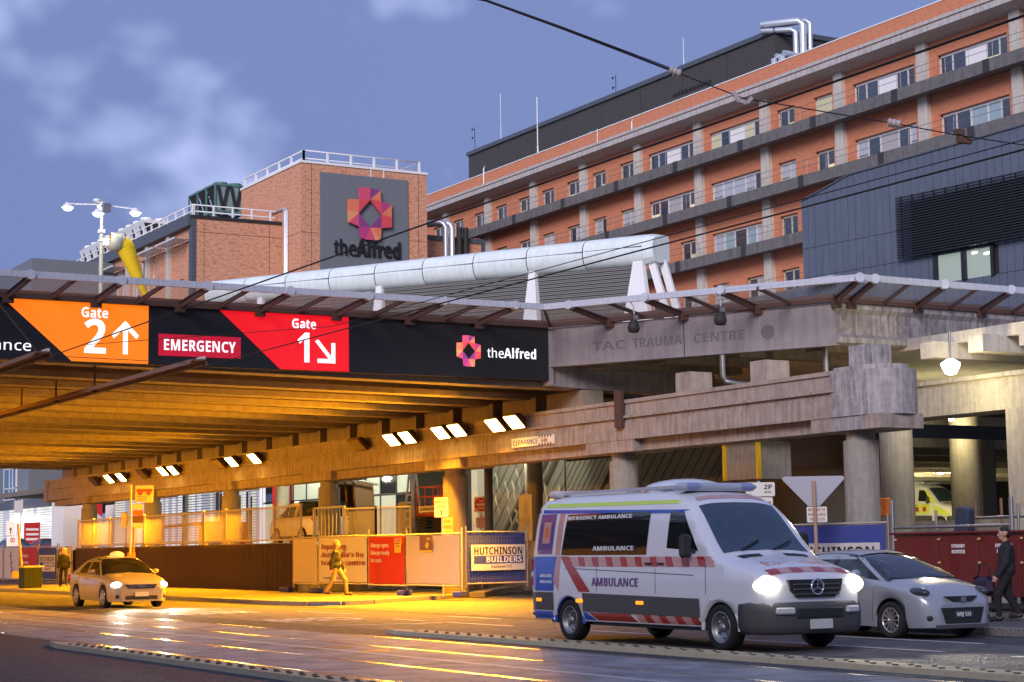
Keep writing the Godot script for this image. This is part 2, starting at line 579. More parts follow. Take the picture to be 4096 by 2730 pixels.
func ground():
	sheet("ground", rectangle(-700, -900, 900, 500), -0.02, M.asphalt)
	sheet("road", rectangle(-6, -420, 22.4, 60), 0.0, M.asphalt)
	sheet("worn_lane", rectangle(15.7, -420, 20.2, 60), 0.004, M.asphalt_worn)
	sheet("tram_bed", rectangle(9.43, -420, 14.5, 60), 0.006, M.track_concrete)
	# driveway into the ambulance entry
	sheet("driveway", [Vector2(20.6, -47.0), Vector2(36, -56.5), Vector2(36, -30), Vector2(20.6, -33)], 0.008, M.asphalt_worn)
	var rails = thing("tram_track", "steel tram rails laid in the concrete track bed", "tram track", Vector3(12, 0, -40))
	for x in [9.55, 11.0, 12.93, 14.37]:
		var g = Geo.new()
		g.box(Vector3(x, 0.005, -100), Vector3(0.065, 0.012, 320))
		g.box(Vector3(x + 0.075, 0.004, -100), Vector3(0.035, 0.009, 320))
		wp("rail", g, M.rail_steel, rails)
	var gap = Geo.new()
	for k in 40:
		gap.box(Vector3(12.0, 0.0065, 20 - k * 6.0 ), Vector3(5.05, 0.003, 0.02))
	var joints = struct("track_joint", gap, M.asphalt)
	var mk = Geo.new()
	mk.box(Vector3(12.01, 0.009, -60), Vector3(0.12, 0.004, 250))
	struct("centre_line", mk, M.road_paint)
	# lane dashes
	for r in [[18.3, -36.9, -35.4], [18.27, -34.3, -31.6], [18.3, -29.0, -26.3], [18.25, -24.3, -19.4], [19.96, -37.5, -35.0], [19.0, -44.0, -40.6], [18.2, -18.0, -12.0], [20.1, -25.5, -20.5], [17.9, -57, -53]]:
		var d = Geo.new()
		d.box(Vector3(r[0], 0.010, (r[1] + r[2]) / 2), Vector3(0.11, 0.004, absf(r[2] - r[1])))
		struct("lane_mark", d, M.road_paint)
	var st = Geo.new()
	st.bar(Vector3(15.75, 0.010, -34.8), Vector3(18.1, 0.010, -34.2), 0.12, 0.004)
	st.bar(Vector3(15.5, 0.010, -50.5), Vector3(18.2, 0.010, -50.4), 0.12, 0.004)
	struct("stop_line", st, M.road_paint)
	# the words painted on the lane, read by the oncoming driver
	var tx = Transform3D(Basis(Vector3(-1, 0, 0), Vector3(0, 0, 1), Vector3(0, 1, 0)), Vector3(17.95, 0.008, -45.6))
	var km = thing("road_lettering", "white words painted across the traffic lane under the bridge edge", "road marking", Vector3(16.8, 0, -42))
	words("KEEP", 1.7, tx, M.road_paint, km, true, 2.2, true, 0.004)
	tx.origin = Vector3(17.95, 0.008, -39.2)
	words("CLEAR", 1.7, tx, M.road_paint, km, true, 2.2, true, 0.004)
	# pavements, 0.12 above the road
	var a = [Vector2(20.9, -300), Vector2(60, -300), Vector2(60, -56.5), Vector2(29.0, -52.0), Vector2(25.0, -49.4), Vector2(22.9, -47.75), Vector2(21.9, -47.5), Vector2(21.2, -48.1), Vector2(20.9, -49.5)]
	kerbed("pavement", a, 0.12)
	kerbed("pavement_near_entry", [Vector2(22.2, 60), Vector2(22.2, -31.5), Vector2(23.2, -33.5), Vector2(26.5, -34.5), Vector2(60, -34.5), Vector2(60, 60)], 0.12)
	kerbed("pavement_camera_side", [Vector2(-6, 60), Vector2(-6, -420), Vector2(-60, -420), Vector2(-60, 60)], 0.12)
	var stain = Geo.new()
	stain.lathe(Vector3(12.1, 0.0085, -26.9), Vector3.UP, [[0.0, 0.001], [0.36, 0.001], [0.5, 0.0]], 18)
	stain.lathe(Vector3(12.4, 0.0085, -25.6), Vector3.UP, [[0.0, 0.001], [0.25, 0.001], [0.33, 0.0]], 14)
	struct("oil_stain", stain, M.oil)
	var td = Geo.new()   # bright strip of warning studs across the crossing
	for k in 60:
		for j in 4:
			var t = k / 59.0
			td.box(Vector3(lerpf(23.6, 27.9, t) + 0.03 * j, 0.128, lerpf(-48.6, -51.7, t) + 0.09 * j), Vector3(0.045, 0.014, 0.045))
	struct("tactile_strip", td, M.divider_yellow).set_meta("kind", "structure")
	# entry kerb swinging in behind the hoarding
	var kb = Geo.new()
	var pts = [Vector3(28.0, 0.1, -50.6), Vector3(29.2, 0.13, -52.1), Vector3(31.0, 0.2, -53.6), Vector3(34.5, 0.3, -55.6)]
	for i in 3: kb.bar(pts[i], pts[i + 1], 0.5, 0.16)
	struct("entry_kerb", kb, M.kerb_stone)
	# raised tram separators with moulded studs
	for r in [[8.74, 9.16, -31.4, 8.0, "near"], [15.0, 15.62, -31.2, 8.0, "far"]]:
		var t = thing("tram_separator", "pale yellow raised separator strip with dark studs %s" % ["on the camera side of the tram tracks" if r[4] == "near" else "between the tram tracks and the ambulance lane"], "lane separator", Vector3(r[0], 0, r[2]))
		var n = 0
		var z = r[2]
		var ln = 2.4
		while z < r[3]:
			var g = Geo.new()
			var c = (r[0] + r[1]) / 2
			var w = r[1] - r[0]
			var tip = w * 0.5 if n > 0 else 0.02
			var rings = []
			for e in [[z, tip], [z + (0.0 if n else 1.0) + 0.01, w * 0.5], [z + ln - 0.015, w * 0.5]]:
				rings.append([Vector3(c - e[1], 0.0, e[0]), Vector3(c - e[1] * 0.86, 0.07, e[0]), Vector3(c + e[1] * 0.86, 0.07, e[0]), Vector3(c + e[1], 0.0, e[0])])
			g.rings_join(rings, true, true)
			wp("segment", g, M.divider_yellow, t)
			for k in 6:
				var s = Geo.new()
				var zz = z + 0.2 + k * 0.4
				if n == 0 and k < 3: continue
				s.bevel(Vector3(c - w * 0.16, 0.074, zz), Vector3(0.07, 0.02, 0.08), 0.02)
				wp("stud", s, M.stud_brown, t)
				s = Geo.new()
				s.bevel(Vector3(c + w * 0.10, 0.074, zz + 0.1), Vector3(0.06, 0.02, 0.07), 0.02)
				wp("stud", s, M.stud_brown, t)
			z += ln
			n += 1

func kerbed(called, poly, h):
	var g = Geo.new()
	g.prism(PackedVector2Array(poly), Transform3D(Basis(Vector3(1, 0, 0), Vector3(0, 0, 1), Vector3(0, 1, 0)), Vector3(0, -0.01, 0)), h + 0.01)
	struct(called, g, M.path_asphalt)
	var k = Geo.new()
	var n = poly.size()
	for i in n:
		var a = poly[i]
		var b = poly[(i + 1) % n]
		if (a.x < 30 and b.x < 30) and a.distance_to(b) < 500 and a.x > -10:
			k.bar(Vector3(a.x, h / 2 + 0.004, a.y), Vector3(b.x, h / 2 + 0.004, b.y), 0.30, h + 0.004)
	struct("kerb", k, M.kerb_stone)

# unseen blocks added on the camera's side to keep low light off the roadway
func added_terrace():
	for k in 5:
		var z0 = -34.0 + k * 13.0
		var h = 14.5 + [0.0, 2.5, 1.0, 3.0, 1.5][k]
		var t = thing("added_shade_block", "pale unseen block added on the camera side to shade the street, %s one" % ["farthest", "second farthest", "middle", "second nearest", "nearest"][k], "building", Vector3(-12, 0, z0 + 6.5))
		var g = Geo.new()
		g.span(Vector3(-24, 0.1, z0), Vector3(-9, h, z0 + 12.98))
		wp("wall", g, M.podium_concrete, t)
		for f in 6:
			for i in 4:
				g = Geo.new()
				g.span(Vector3(-9.02, 1.2 + f * 3.4, z0 + 1.0 + i * 3.0), Vector3(-8.96, 3.2 + f * 3.4, z0 + 2.8 + i * 3.0))
				wp("window", g, M.pane, t)

# ------------------------------------------------------------------ bridge
const TAC_P = Vector3(26.6, 0, -43.7)
const TAC_D = Vector3(0.461, 0, 0.8874)
const TAC_N = Vector3(-0.8874, 0, 0.461)

func bridge():
	var b = thing("road_bridge", "long concrete bridge deck on round columns spanning the road, lit orange beneath", "bridge", Vector3(27.65, 0, -60))
	# girders running across the road, falling slightly to the far side
	var proto
	for k in 20:
		var z = -44.35 - k * 2.62
		var g = Geo.new()
		var prof = PackedVector2Array([Vector2(-0.30, 0.0), Vector2(0.30, 0.0), Vector2(0.30, 0.16), Vector2(0.12, 0.30), Vector2(0.12, 1.0), Vector2(0.30, 1.1), Vector2(0.30, 1.2), Vector2(-0.30, 1.2), Vector2(-0.30, 1.1), Vector2(-0.12, 1.0), Vector2(-0.12, 0.30), Vector2(-0.30, 0.16)])
		var dir = Vector3(1, -0.013, 0).normalized()
		g.prism(prof, Transform3D(Basis(Vector3(0, 0, -1), Vector3.UP, dir), Vector3(-6.0, 6.42 if k else 6.50, z)), 37.2 if k else 36.6)
		wp("girder", g, M.girder, b)
		var pl = Geo.new()
		pl.box(Vector3(28.1, 5.77, z - 0.4), Vector3(0.7, 0.54, 2.0))
		wp("bearing_plinth", pl, M.girder, b)
	var s = Geo.new()
	s.span(Vector3(-6, 7.25, -97), Vector3(31.2, 7.7, -43.85))
	wp("deck_slab", s, M.girder, b)
	# near-side pier line, matching the one opposite
	var nc = Geo.new()
	nc.span(Vector3(0.4, 4.42, -96.3), Vector3(1.7, 5.6, -44.2))
	wp("crosshead", nc, M.beam_concrete, b)
	for k in 5:
		var c2 = Geo.new()
		c2.tube([Vector3(1.05, 0.0, -47.0 - 11.5 * k), Vector3(1.05, 4.45, -47.0 - 11.5 * k)], 0.40, 20)
		wp("column", c2, M.column_concrete, b)
	# crosshead beam along the kerb
	var x0 = 27.2
	for e in [[-96.3, -84.0], [-84.0, -64.0], [-64.0, -44.0], [-44.0, -32.0]]:
		var g = Geo.new()
		var a = e[0]
		var c = e[1] - 0.03
		g.span(Vector3(x0, 4.42, a), Vector3(x0 + 1.3, 4.86, c))
		g.span(Vector3(x0 + 0.03, 4.86, a), Vector3(x0 + 1.27, 5.0, c))
		g.span(Vector3(x0 - 0.06, 5.0, a), Vector3(x0 + 1.36, 5.07, c))
		g.span(Vector3(x0 + 0.05, 5.07, a), Vector3(x0 + 1.25, 5.40, c))
		g.span(Vector3(x0, 5.40, a), Vector3(x0 + 1.3, 5.5, c))
		wp("crosshead", g, M.beam_concrete, b)
	var uz = -96.0
	var u = Geo.new()
	u.span(Vector3(x0 + 0.28, 4.12, -96.0), Vector3(x0 + 1.02, 4.42, -32.2))
	wp("crosshead_soffit", u, M.beam_concrete, b)
	for k in 7:
		var z = -31.9 - 9.8 * k
		var h = Geo.new()
		h.span(Vector3(x0 + 0.02, 4.10, z - 1.1), Vector3(x0 + 1.28, 4.43, z + 1.3))
		wp("haunch", h, M.beam_concrete, b)
		var c = Geo.new()
		c.tube([Vector3(27.75, 0.0, z), Vector3(27.75, 3.88, z)], 0.40, 28)
		wp("column", c, M.column_concrete, b)
		var n = Geo.new()
		n.tube([Vector3(27.75, 3.88, z), Vector3(27.75, 4.11, z)], 0.33, 20)
		wp("column_neck", n, M.column_concrete, b)
	# bull-nosed end of the crosshead towards the camera
	var e = Geo.new()
	var half = PackedVector2Array()
	half.append(Vector2(x0 - 0.04, -32.2)); half.append(Vector2(x0 - 0.04, -31.3))
	for k in 9:
		var a = PI * k / 8.0
		half.append(Vector2(x0 + 0.72 - 0.76 * cos(a), -31.3 + 0.8 * sin(a)))
	half.append(Vector2(x0 + 1.48, -32.2))
	e.prism(half, Transform3D(Basis(Vector3(1, 0, 0), Vector3(0, 0, 1), Vector3(0, 1, 0)), Vector3(0, 4.42, 0)), 1.02)
	var half2 = PackedVector2Array()
	for p in half: half2.append(Vector2(lerpf(x0 + 0.72, p.x, 0.86), lerpf(-32.2, p.y, 0.9)))
	e.prism(half2, Transform3D(Basis(Vector3(1, 0, 0), Vector3(0, 0, 1), Vector3(0, 1, 0)), Vector3(0, 5.44, 0)), 0.12)
	e.span(Vector3(x0, 4.10, -32.2), Vector3(x0 + 1.44, 4.42, -31.2))
	wp("crosshead_nose", e, M.fascia_streaky, b)
	var far = Geo.new()
	far.span(Vector3(x0 - 0.04, 4.35, -97.0), Vector3(x0 + 1.34, 5.52, -96.3))
	wp("crosshead_end", far, M.column_concrete, b)
	for z in [-31.7, -35.4, -38.6]:
		var p = Geo.new()
		p.box(Vector3(27.95, 5.78, z), Vector3(0.75, 0.56, 0.6))
		wp("stub_pier", p, M.beam_concrete if z < -32 else M.fascia_streaky, b)
	var post = Geo.new()
	post.box(Vector3(27.1, 5.25, -40.9), Vector3(0.12, 1.0, 0.3))
	wp("steel_post", post, M.steel_rust, b)
	# splayed entrance deck at the right: smooth fascia then a streaked return
	var q = Geo.new()
	var bas = Basis(TAC_D, Vector3.UP, TAC_N)
	for j in [[0.0, 4.29], [4.32, 8.69]]:
		var m0 = TAC_P + TAC_D * ((j[0] + j[1]) / 2) + Vector3.UP * 7.19 - TAC_N * 0.15
		q = Geo.new()
		q.box(m0, Vector3(j[1] - j[0], 1.10, 0.30), bas)
		wp("fascia_panel", q, M.fascia_concrete, b)
	var corner = TAC_P + TAC_D * 8.69
	for k in 5:
		q = Geo.new()
		var xa = corner.x + k * 2.4
		var pr = PackedVector2Array([Vector2(0.0, 6.66), Vector2(0.14, 6.72), Vector2(0.14, 6.86), Vector2(0.0, 6.96), Vector2(0.0, 7.50), Vector2(0.10, 7.62), Vector2(0.10, 7.74), Vector2(-0.3, 7.74), Vector2(-0.3, 6.66)])
		q.prism(pr, Transform3D(Basis(Vector3(0, 0, 1), Vector3.UP, Vector3(1, 0, 0)), Vector3(xa, 0, corner.z - 0.1)), 2.385)
		wp("fascia_panel", q, M.fascia_streaky, b)
	q = Geo.new()
	var sl = PackedVector2Array([Vector2(27.0, -43.9), Vector2(30.9, -36.4), Vector2(46, -36.4), Vector2(46, -60), Vector2(27.0, -60)])
	q.prism(sl, Transform3D(Basis(Vector3(1, 0, 0), Vector3(0, 0, 1), Vector3(0, 1, 0)), Vector3(0, 7.2, 0)), 0.42)
	wp("entrance_slab", q, M.girder, b)
	for k in 6:
		q = Geo.new()
		q.span(Vector3(30.9 - 0.52 * k * 2.0 + (0.0), 6.62, -37.6 - k * 2.0), Vector3(46, 7.2, -37.1 - k * 2.0))
		wp("entrance_girder", q, M.girder, b)
	# grey web of the edge girder under the corner
	q = Geo.new()
	q.prism(PackedVector2Array([Vector2(26.6, 6.12), Vector2(30.4, 5.98), Vector2(31.2, 6.0), Vector2(31.2, 6.9), Vector2(26.6, 6.9)]), Transform3D(Basis(), Vector3(0, 0, -44.1)), 0.3)
	wp("edge_web", q, M.fascia_concrete, b)
	q = Geo.new()
	q.span(Vector3(26.57, 6.12, -44.1), Vector3(26.75, 7.74, -43.68))
	wp("edge_return", q, M.fascia_concrete, b)
	# old letters taken off the fascia have left dark ghosts
	var gm = mat("ghost_stain", [0.175, 0.155, 0.162], 0.9)
	for w in [["TAC", 1.45, 1.05], ["TRAUMA", 2.72, 1.52], ["CENTRE", 4.60, 1.50]]:
		words(w[0], 0.25, face(TAC_P + TAC_D * w[1] + Vector3.UP * 6.99 + TAC_N * 0.0015, -62.55), gm, b, true, w[2], true, 0.004, "ghost_letters")
	q = Geo.new()
	q.lathe(TAC_P + TAC_D * 6.78 + Vector3.UP * 7.13, TAC_N, [[0.0, 0.004], [0.17, 0.004], [0.2, 0.0]], 20)
	wp("ghost_disc", q, gm, b)
	# drain pipes under the splay
	for p in [[29.2, -39.0], [31.0, -36.9]]:
		q = Geo.new()
		q.tube([Vector3(p[0], 6.7, p[1]), Vector3(p[0], 6.05, p[1]), Vector3(p[0] + 0.06, 5.92, p[1] + 0.06), Vector3(p[0] + 0.3, 5.85, p[1] + 0.2), Vector3(p[0] + 0.9, 5.83, p[1] + 0.3)], 0.085, 10)
		wp("drain_pipe", q, M.dull_steel, b)
	# clearance board
	var c = thing("clearance_sign", "long yellow clearance height board fixed on the crosshead near the lamps", "sign", Vector3(27.1, 4.5, -45.5))
	q = Geo.new()
	q.bevel(Vector3(27.165, 4.655, -45.6), Vector3(0.03, 0.27, 2.44), 0.006)
	wp("board", q, M.sign_face, c)
	words("CLEARANCE", 0.15, face(Vector3(27.149, 4.58, -46.72), -90), M.ink_black, c, false, 1.42, true, 0.006)
	words("4.4m", 0.13, face(Vector3(27.149, 4.59, -45.10), -90), M.ink_red, c, true, 0.34, true, 0.006)
	for k in 5:
		for y in [4.545, 4.765]:
			q = Geo.new()
			q.box(Vector3(27.146, y, -45.2 + k * 0.16), Vector3(0.008, 0.05, 0.06), Basis(Vector3.RIGHT, 0.6))
			wp("hazard_stripe", q, M.ink_black, c)

func poly_part(called, pts, z, depth, m, parent):
	var g = Geo.new()
	g.prism(PackedVector2Array(pts), Transform3D(Basis(), Vector3(0, 0, z)), depth)
	return wp(called, g, m, parent)

# hospital emblem: folded ribbon cross round a diamond; xf maps emblem units (half height 1) to the world
func emblem(xf, parent, lit, depth):
	var cols = {"a": [0.80, 0.09, 0.20], "b": [0.30, 0.05, 0.24], "c": [0.92, 0.24, 0.12], "d": [0.84, 0.08, 0.10], "e": [0.95, 0.38, 0.16], "f": [0.56, 0.05, 0.24]}
	var facets = [["a", [-.45, 1., 0, 1.02, 0, .54, -.45, .53]], ["b", [0, 1.02, .42, .95, 0, .56]], ["c", [.42, .95, .45, .52, 0, .56]], ["d", [0, .54, .45, .52, .46, 0]], ["f", [.45, .52, .87, .43, .46, 0]], ["c", [.87, .43, .88, -.05, .46, 0]], ["d", [.88, -.05, .87, -.46, .45, -.53, .46, 0]], ["b", [.46, 0, .45, -.53, 0, -.54]],
		["c", [0, -.54, .45, -.53, .42, -1.0]], ["e", [0, -.54, .42, -1.0, .2, -1.02]], ["a", [0, -.54, .2, -1.02, -.2, -1.02]], ["f", [0, -.54, -.2, -1.02, -.4, -.97, -.45, -.53]], ["b", [-.46, 0, 0, -.54, -.45, -.53]], ["a", [-.46, 0, -.45, -.53, -.87, -.4]], ["e", [-.46, 0, -.87, -.4, -.89, 0.05]], ["c", [-.46, 0, -.89, .05, -.88, .5, -.45, .53]], ["d", [-.46, 0, -.45, .53, 0, .54]]]
	var e = Node3D.new()
	e.name = "emblem"
	parent.add_child(e, true)
	for f in facets:
		var nm = "emblem_%s%s" % [f[0], "_lit" if lit else ""]
		var c = cols[f[0]]
		var m = M.get(nm)
		if m == null:
			m = glow(nm, c, 0.95, [c[0] * 0.6, c[1] * 0.6, c[2] * 0.6]) if lit else mat(nm, [c[0] * 0.75, c[1] * 0.75 + 0.01, c[2] * 0.75 + 0.01], 0.5)
		var pts = PackedVector2Array()
		for i in range(0, f[1].size(), 2): pts.append(Vector2(f[1][i], f[1][i + 1]))
		var g = Geo.new()
		g.prism(pts, xf, depth)
		wp("facet", g, m, e)

func main_sign():
	var t = thing("bridge_sign_board", "long black illuminated hospital sign board with orange and red gate panels along the bridge edge", "sign board", Vector3(20, 6.27, -43.7))
	var z = -43.66
	var g = Geo.new()
	g.span(Vector3(-6, 6.26, -43.84), Vector3(26.57, 7.74, z))
	wp("backing", g, M.sign_black, t)
	var o = poly_part("orange_panel", [Vector2(11.17, 7.735), Vector2(14.81, 7.735), Vector2(14.81, 6.27), Vector2(12.87, 6.27)], z, 0.02, M.sign_orange, t)
	var r = poly_part("red_panel", [Vector2(16.71, 7.735), Vector2(20.34, 7.735), Vector2(20.34, 6.275), Vector2(18.38, 6.275)], z, 0.02, M.sign_red, t)
	poly_part("orange_panel", [Vector2(5.6, 7.735), Vector2(7.8, 7.735), Vector2(7.8, 6.27), Vector2(7.3, 6.27)], z, 0.02, M.sign_orange, t)
	poly_part("crimson_panel", [Vector2(15.08, 7.05), Vector2(17.28, 7.05), Vector2(17.28, 6.50), Vector2(15.08, 6.50)], z, 0.02, M.sign_crimson, t)
	var zz = z + 0.018
	words("Entrance", 0.25, face(Vector3(10.15, 6.48, z - 0.002), 0), M.sign_white, t, false, 1.72)
	words("Gate", 0.245, face(Vector3(13.10, 7.37, zz), 0), M.sign_white, t, true, 0.67)
	words("2", 0.84, face(Vector3(13.17, 6.485, zz), 0), M.sign_white, t, true, 0.55)
	words("Gate", 0.245, face(Vector3(18.71, 7.37, zz), 0), M.sign_white, t, true, 0.68)
	words("1", 0.77, face(Vector3(18.86, 6.48, zz), 0), M.sign_white, t, true, 0.34)
	words("EMERGENCY", 0.27, face(Vector3(15.22, 6.645, zz), 0), M.sign_white, t, true, 1.92)
	words("the", 0.26, face(Vector3(24.58, 6.835, z - 0.002), 0), M.sign_white, t, false, 0.53)
	words("Alfred", 0.27, face(Vector3(25.12, 6.84, z - 0.002), 0), M.sign_white, t, true, 1.04)
	var up = Geo.new()
	for s in [[[14.155, 6.49], [14.275, 6.49], [14.275, 7.27], [14.155, 7.27]], [[14.21, 7.32], [14.56, 6.97], [14.50, 6.88], [14.13, 7.24]], [[14.21, 7.32], [13.86, 6.97], [13.92, 6.88], [14.29, 7.24]]]:
		var p = PackedVector2Array()
		for q in s: p.append(Vector2(q[0], q[1]))
		up.prism(p, Transform3D(Basis(), Vector3(0, 0, zz + 0.002 * s[0][0] - 0.026)), 0.012)
	wp("arrow_up", up, M.sign_white, t)
	var dn = Geo.new()
	var i = 0
	for s in [[[19.36, 7.05], [19.45, 7.10], [19.90, 6.58], [19.82, 6.52]], [[19.83, 7.02], [19.94, 7.02], [19.94, 6.48], [19.83, 6.48]], [[19.43, 6.59], [19.94, 6.59], [19.94, 6.48], [19.43, 6.48]]]:
		var p = PackedVector2Array()
		for q in s: p.append(Vector2(q[0], q[1]))
		dn.prism(p, Transform3D(Basis(), Vector3(0, 0, zz + 0.003 * i)), 0.012)
		i += 1
	wp("arrow_down_right", dn, M.sign_white, t)
	emblem(Transform3D(Basis().scaled(Vector3(0.43, 0.425, 1)), Vector3(23.99, 6.99, z)), t, true, 0.015)

func net_bay(a, b, c, d, parent):   # one framed panel of woven wire: a,b on the deck edge, d,c on the rim
	var g = Geo.new()
	var nu = max(8, int(a.distance_to(b) / 0.05))
	var nv = 40
	var w = 0.0038
	for i in nu + 1:
		var t = float(i) / nu
		var p = a.lerp(b, t)
		var q = d.lerp(c, t)
		var s = (b - a).normalized() * w
		g.quad(p - s, p + s, q + s, q - s)
	for i in nv + 1:
		var t = float(i) / nv
		var p = a.lerp(d, t)
		var q = b.lerp(c, t)
		var s = (d - a).normalized() * w
		g.quad(p - s, p + s, q + s, q - s)
	wp("mesh_panel", g, M.galvanised, parent)
	var f = Geo.new()
	f.bar(a, b, 0.04, 0.04); f.bar(d, a, 0.04, 0.04); f.bar(b, c, 0.04, 0.04)
	wp("panel_frame", f, M.galvanised, parent)

func safety_net():
	var t = thing("safety_net", "galvanised mesh safety net on rusty brackets cantilevered round the bridge deck edge", "safety net", Vector3(20, 7.8, -43))
	var bas_up = Vector3.UP
	var sign_in = func(x): return Vector3(x, 7.86, -43.6)
	var sign_out = func(x): return Vector3(x, 8.03, -41.6)
	var tac_in = func(s): return TAC_P + TAC_D * s + Vector3.UP * 7.86 + TAC_N * 0.05
	var tac_out = func(s): return TAC_P + TAC_D * s + Vector3.UP * 8.03 + TAC_N * 2.15
	var cin = Vector3(26.6, 7.86, -43.6)
	var cout = Vector3(25.2, 8.03, -41.6)
	var rin = TAC_P + TAC_D * 8.69 + Vector3.UP * 7.86
	var rout = Vector3(29.5, 8.03, -33.75)
	# edge beam
	for e in [[Vector3(-6, 7.84, -43.62), Vector3(26.55, 7.84, -43.62)], [tac_in.call(0.1), tac_in.call(8.7)], [rin, rin + Vector3(12, 0, 0)]]:
		var g = Geo.new()
		g.bar(e[0], e[1], 0.16, 0.20)
		wp("edge_beam", g, M.steel_rust, t)
	var stations = []
	for k in 18: stations.append([sign_in.call(24.28 - 2.17 * k * 0.5 if k > 0 else 24.28), sign_out.call(24.28 - 2.17 * k * 0.5), k % 2 == 0])
	for k in range(18, 26): stations.append([sign_in.call(24.28 - 2.17 * k * 0.5), sign_out.call(24.28 - 2.17 * k * 0.5), k % 2 == 0])
	var right = []
	for s in [2.0, 3.15, 4.3, 5.4, 6.5, 7.5]: right.append([tac_in.call(s), tac_out.call(s), s in [2.0, 4.3, 6.5]])
	var ret = []
	for k in 8: ret.append([rin + Vector3(0.5 + k * 1.15, 0, 0), Vector3(30.0 + k * 1.15, 8.03, rout.z), k % 2 == 0])
	for s in stations + right + ret + [[rin, rout, true], [cin, cout, false]]:
		var g = Geo.new()
		var a = s[0]
		var c = s[1]
		if s[2]:
			g.bar(a + Vector3(0, -0.09, 0), c + Vector3(0, -0.07, 0), 0.05, 0.15)
			g.bar(a + Vector3(0, -0.02, 0), c + Vector3(0, -0.015, 0), 0.13, 0.02)
			g.box(a + Vector3(0, -0.12, 0.06), Vector3(0.26, 0.26, 0.12))
		else:
			g.bar(a + Vector3(0, -0.05, 0), c + Vector3(0, -0.04, 0), 0.06, 0.08)
		wp("bracket", g, M.steel_rust, t)
		if s[2]:
			var k = Geo.new()
			k.lathe(c + Vector3(0, -0.01, 0.0), (c - a).normalized(), [[0.0, -0.06], [0.12, -0.06], [0.12, 0.09], [0.0, 0.09]], 16, false)
			wp("bracket_cap", k, M.galvanised, t)
	for e in [[sign_out.call(-6.0), cout], [cout, rout], [rout, Vector3(42, 8.03, rout.z)]]:
		var g = Geo.new()
		g.bar(e[0], e[1], 0.10, 0.16)
		wp("rim_rail", g, M.galvanised, t)
	for k in stations.size() - 1: net_bay(stations[k + 1][0], stations[k][0], stations[k][1], stations[k + 1][1], t)
	net_bay(stations[0][0], cin, cout, stations[0][1], t)
	net_bay(cin, right[0][0], right[0][1], cout, t)
	for k in right.size() - 1: net_bay(right[k][0], right[k + 1][0], right[k + 1][1], right[k][1], t)
	net_bay(right[5][0], rin, rout, right[5][1], t)
	net_bay(rin, ret[0][0], ret[0][1], rout, t)
	for k in ret.size() - 1: net_bay(ret[k][0], ret[k + 1][0], ret[k + 1][1], ret[k][1], t)
	# two shut-off floodlights hung from the rim
	var i = 0
	for s in [3.83, 6.35]:
		var p = tac_out.call(s)
		var l = thing("hanging_floodlight", ["dark unlit floodlight hung from the net rim nearer the black sign", "dark unlit floodlight hung from the net rim nearer the bridge corner"][i], "floodlight", p + Vector3(0, -0.9, 0))
		var g = Geo.new()
		g.tube([p + Vector3(0, -0.05, 0), p + Vector3(0.1, -0.2, 0.02), p + Vector3(0.12, -0.42, 0.02)], 0.02, 6)
		wp("hanger", g, M.galvanised, l)
		g = Geo.new()
		g.lathe(p + Vector3(0.12, -0.42, 0.02), Vector3(-0.15, -1, 0.1), [[0.0, 0.0], [0.07, 0.0], [0.075, 0.13], [0.13, 0.22], [0.165, 0.36], [0.14, 0.46], [0.0, 0.50]], 18)
		wp("housing", g, M.wire_dark, l)
		g = Geo.new()
		g.box(p + Vector3(0.1, -0.5, 0.1), Vector3(0.10, 0.12, 0.10))
		wp("gear_box", g, M.dull_steel, l)
		i += 1

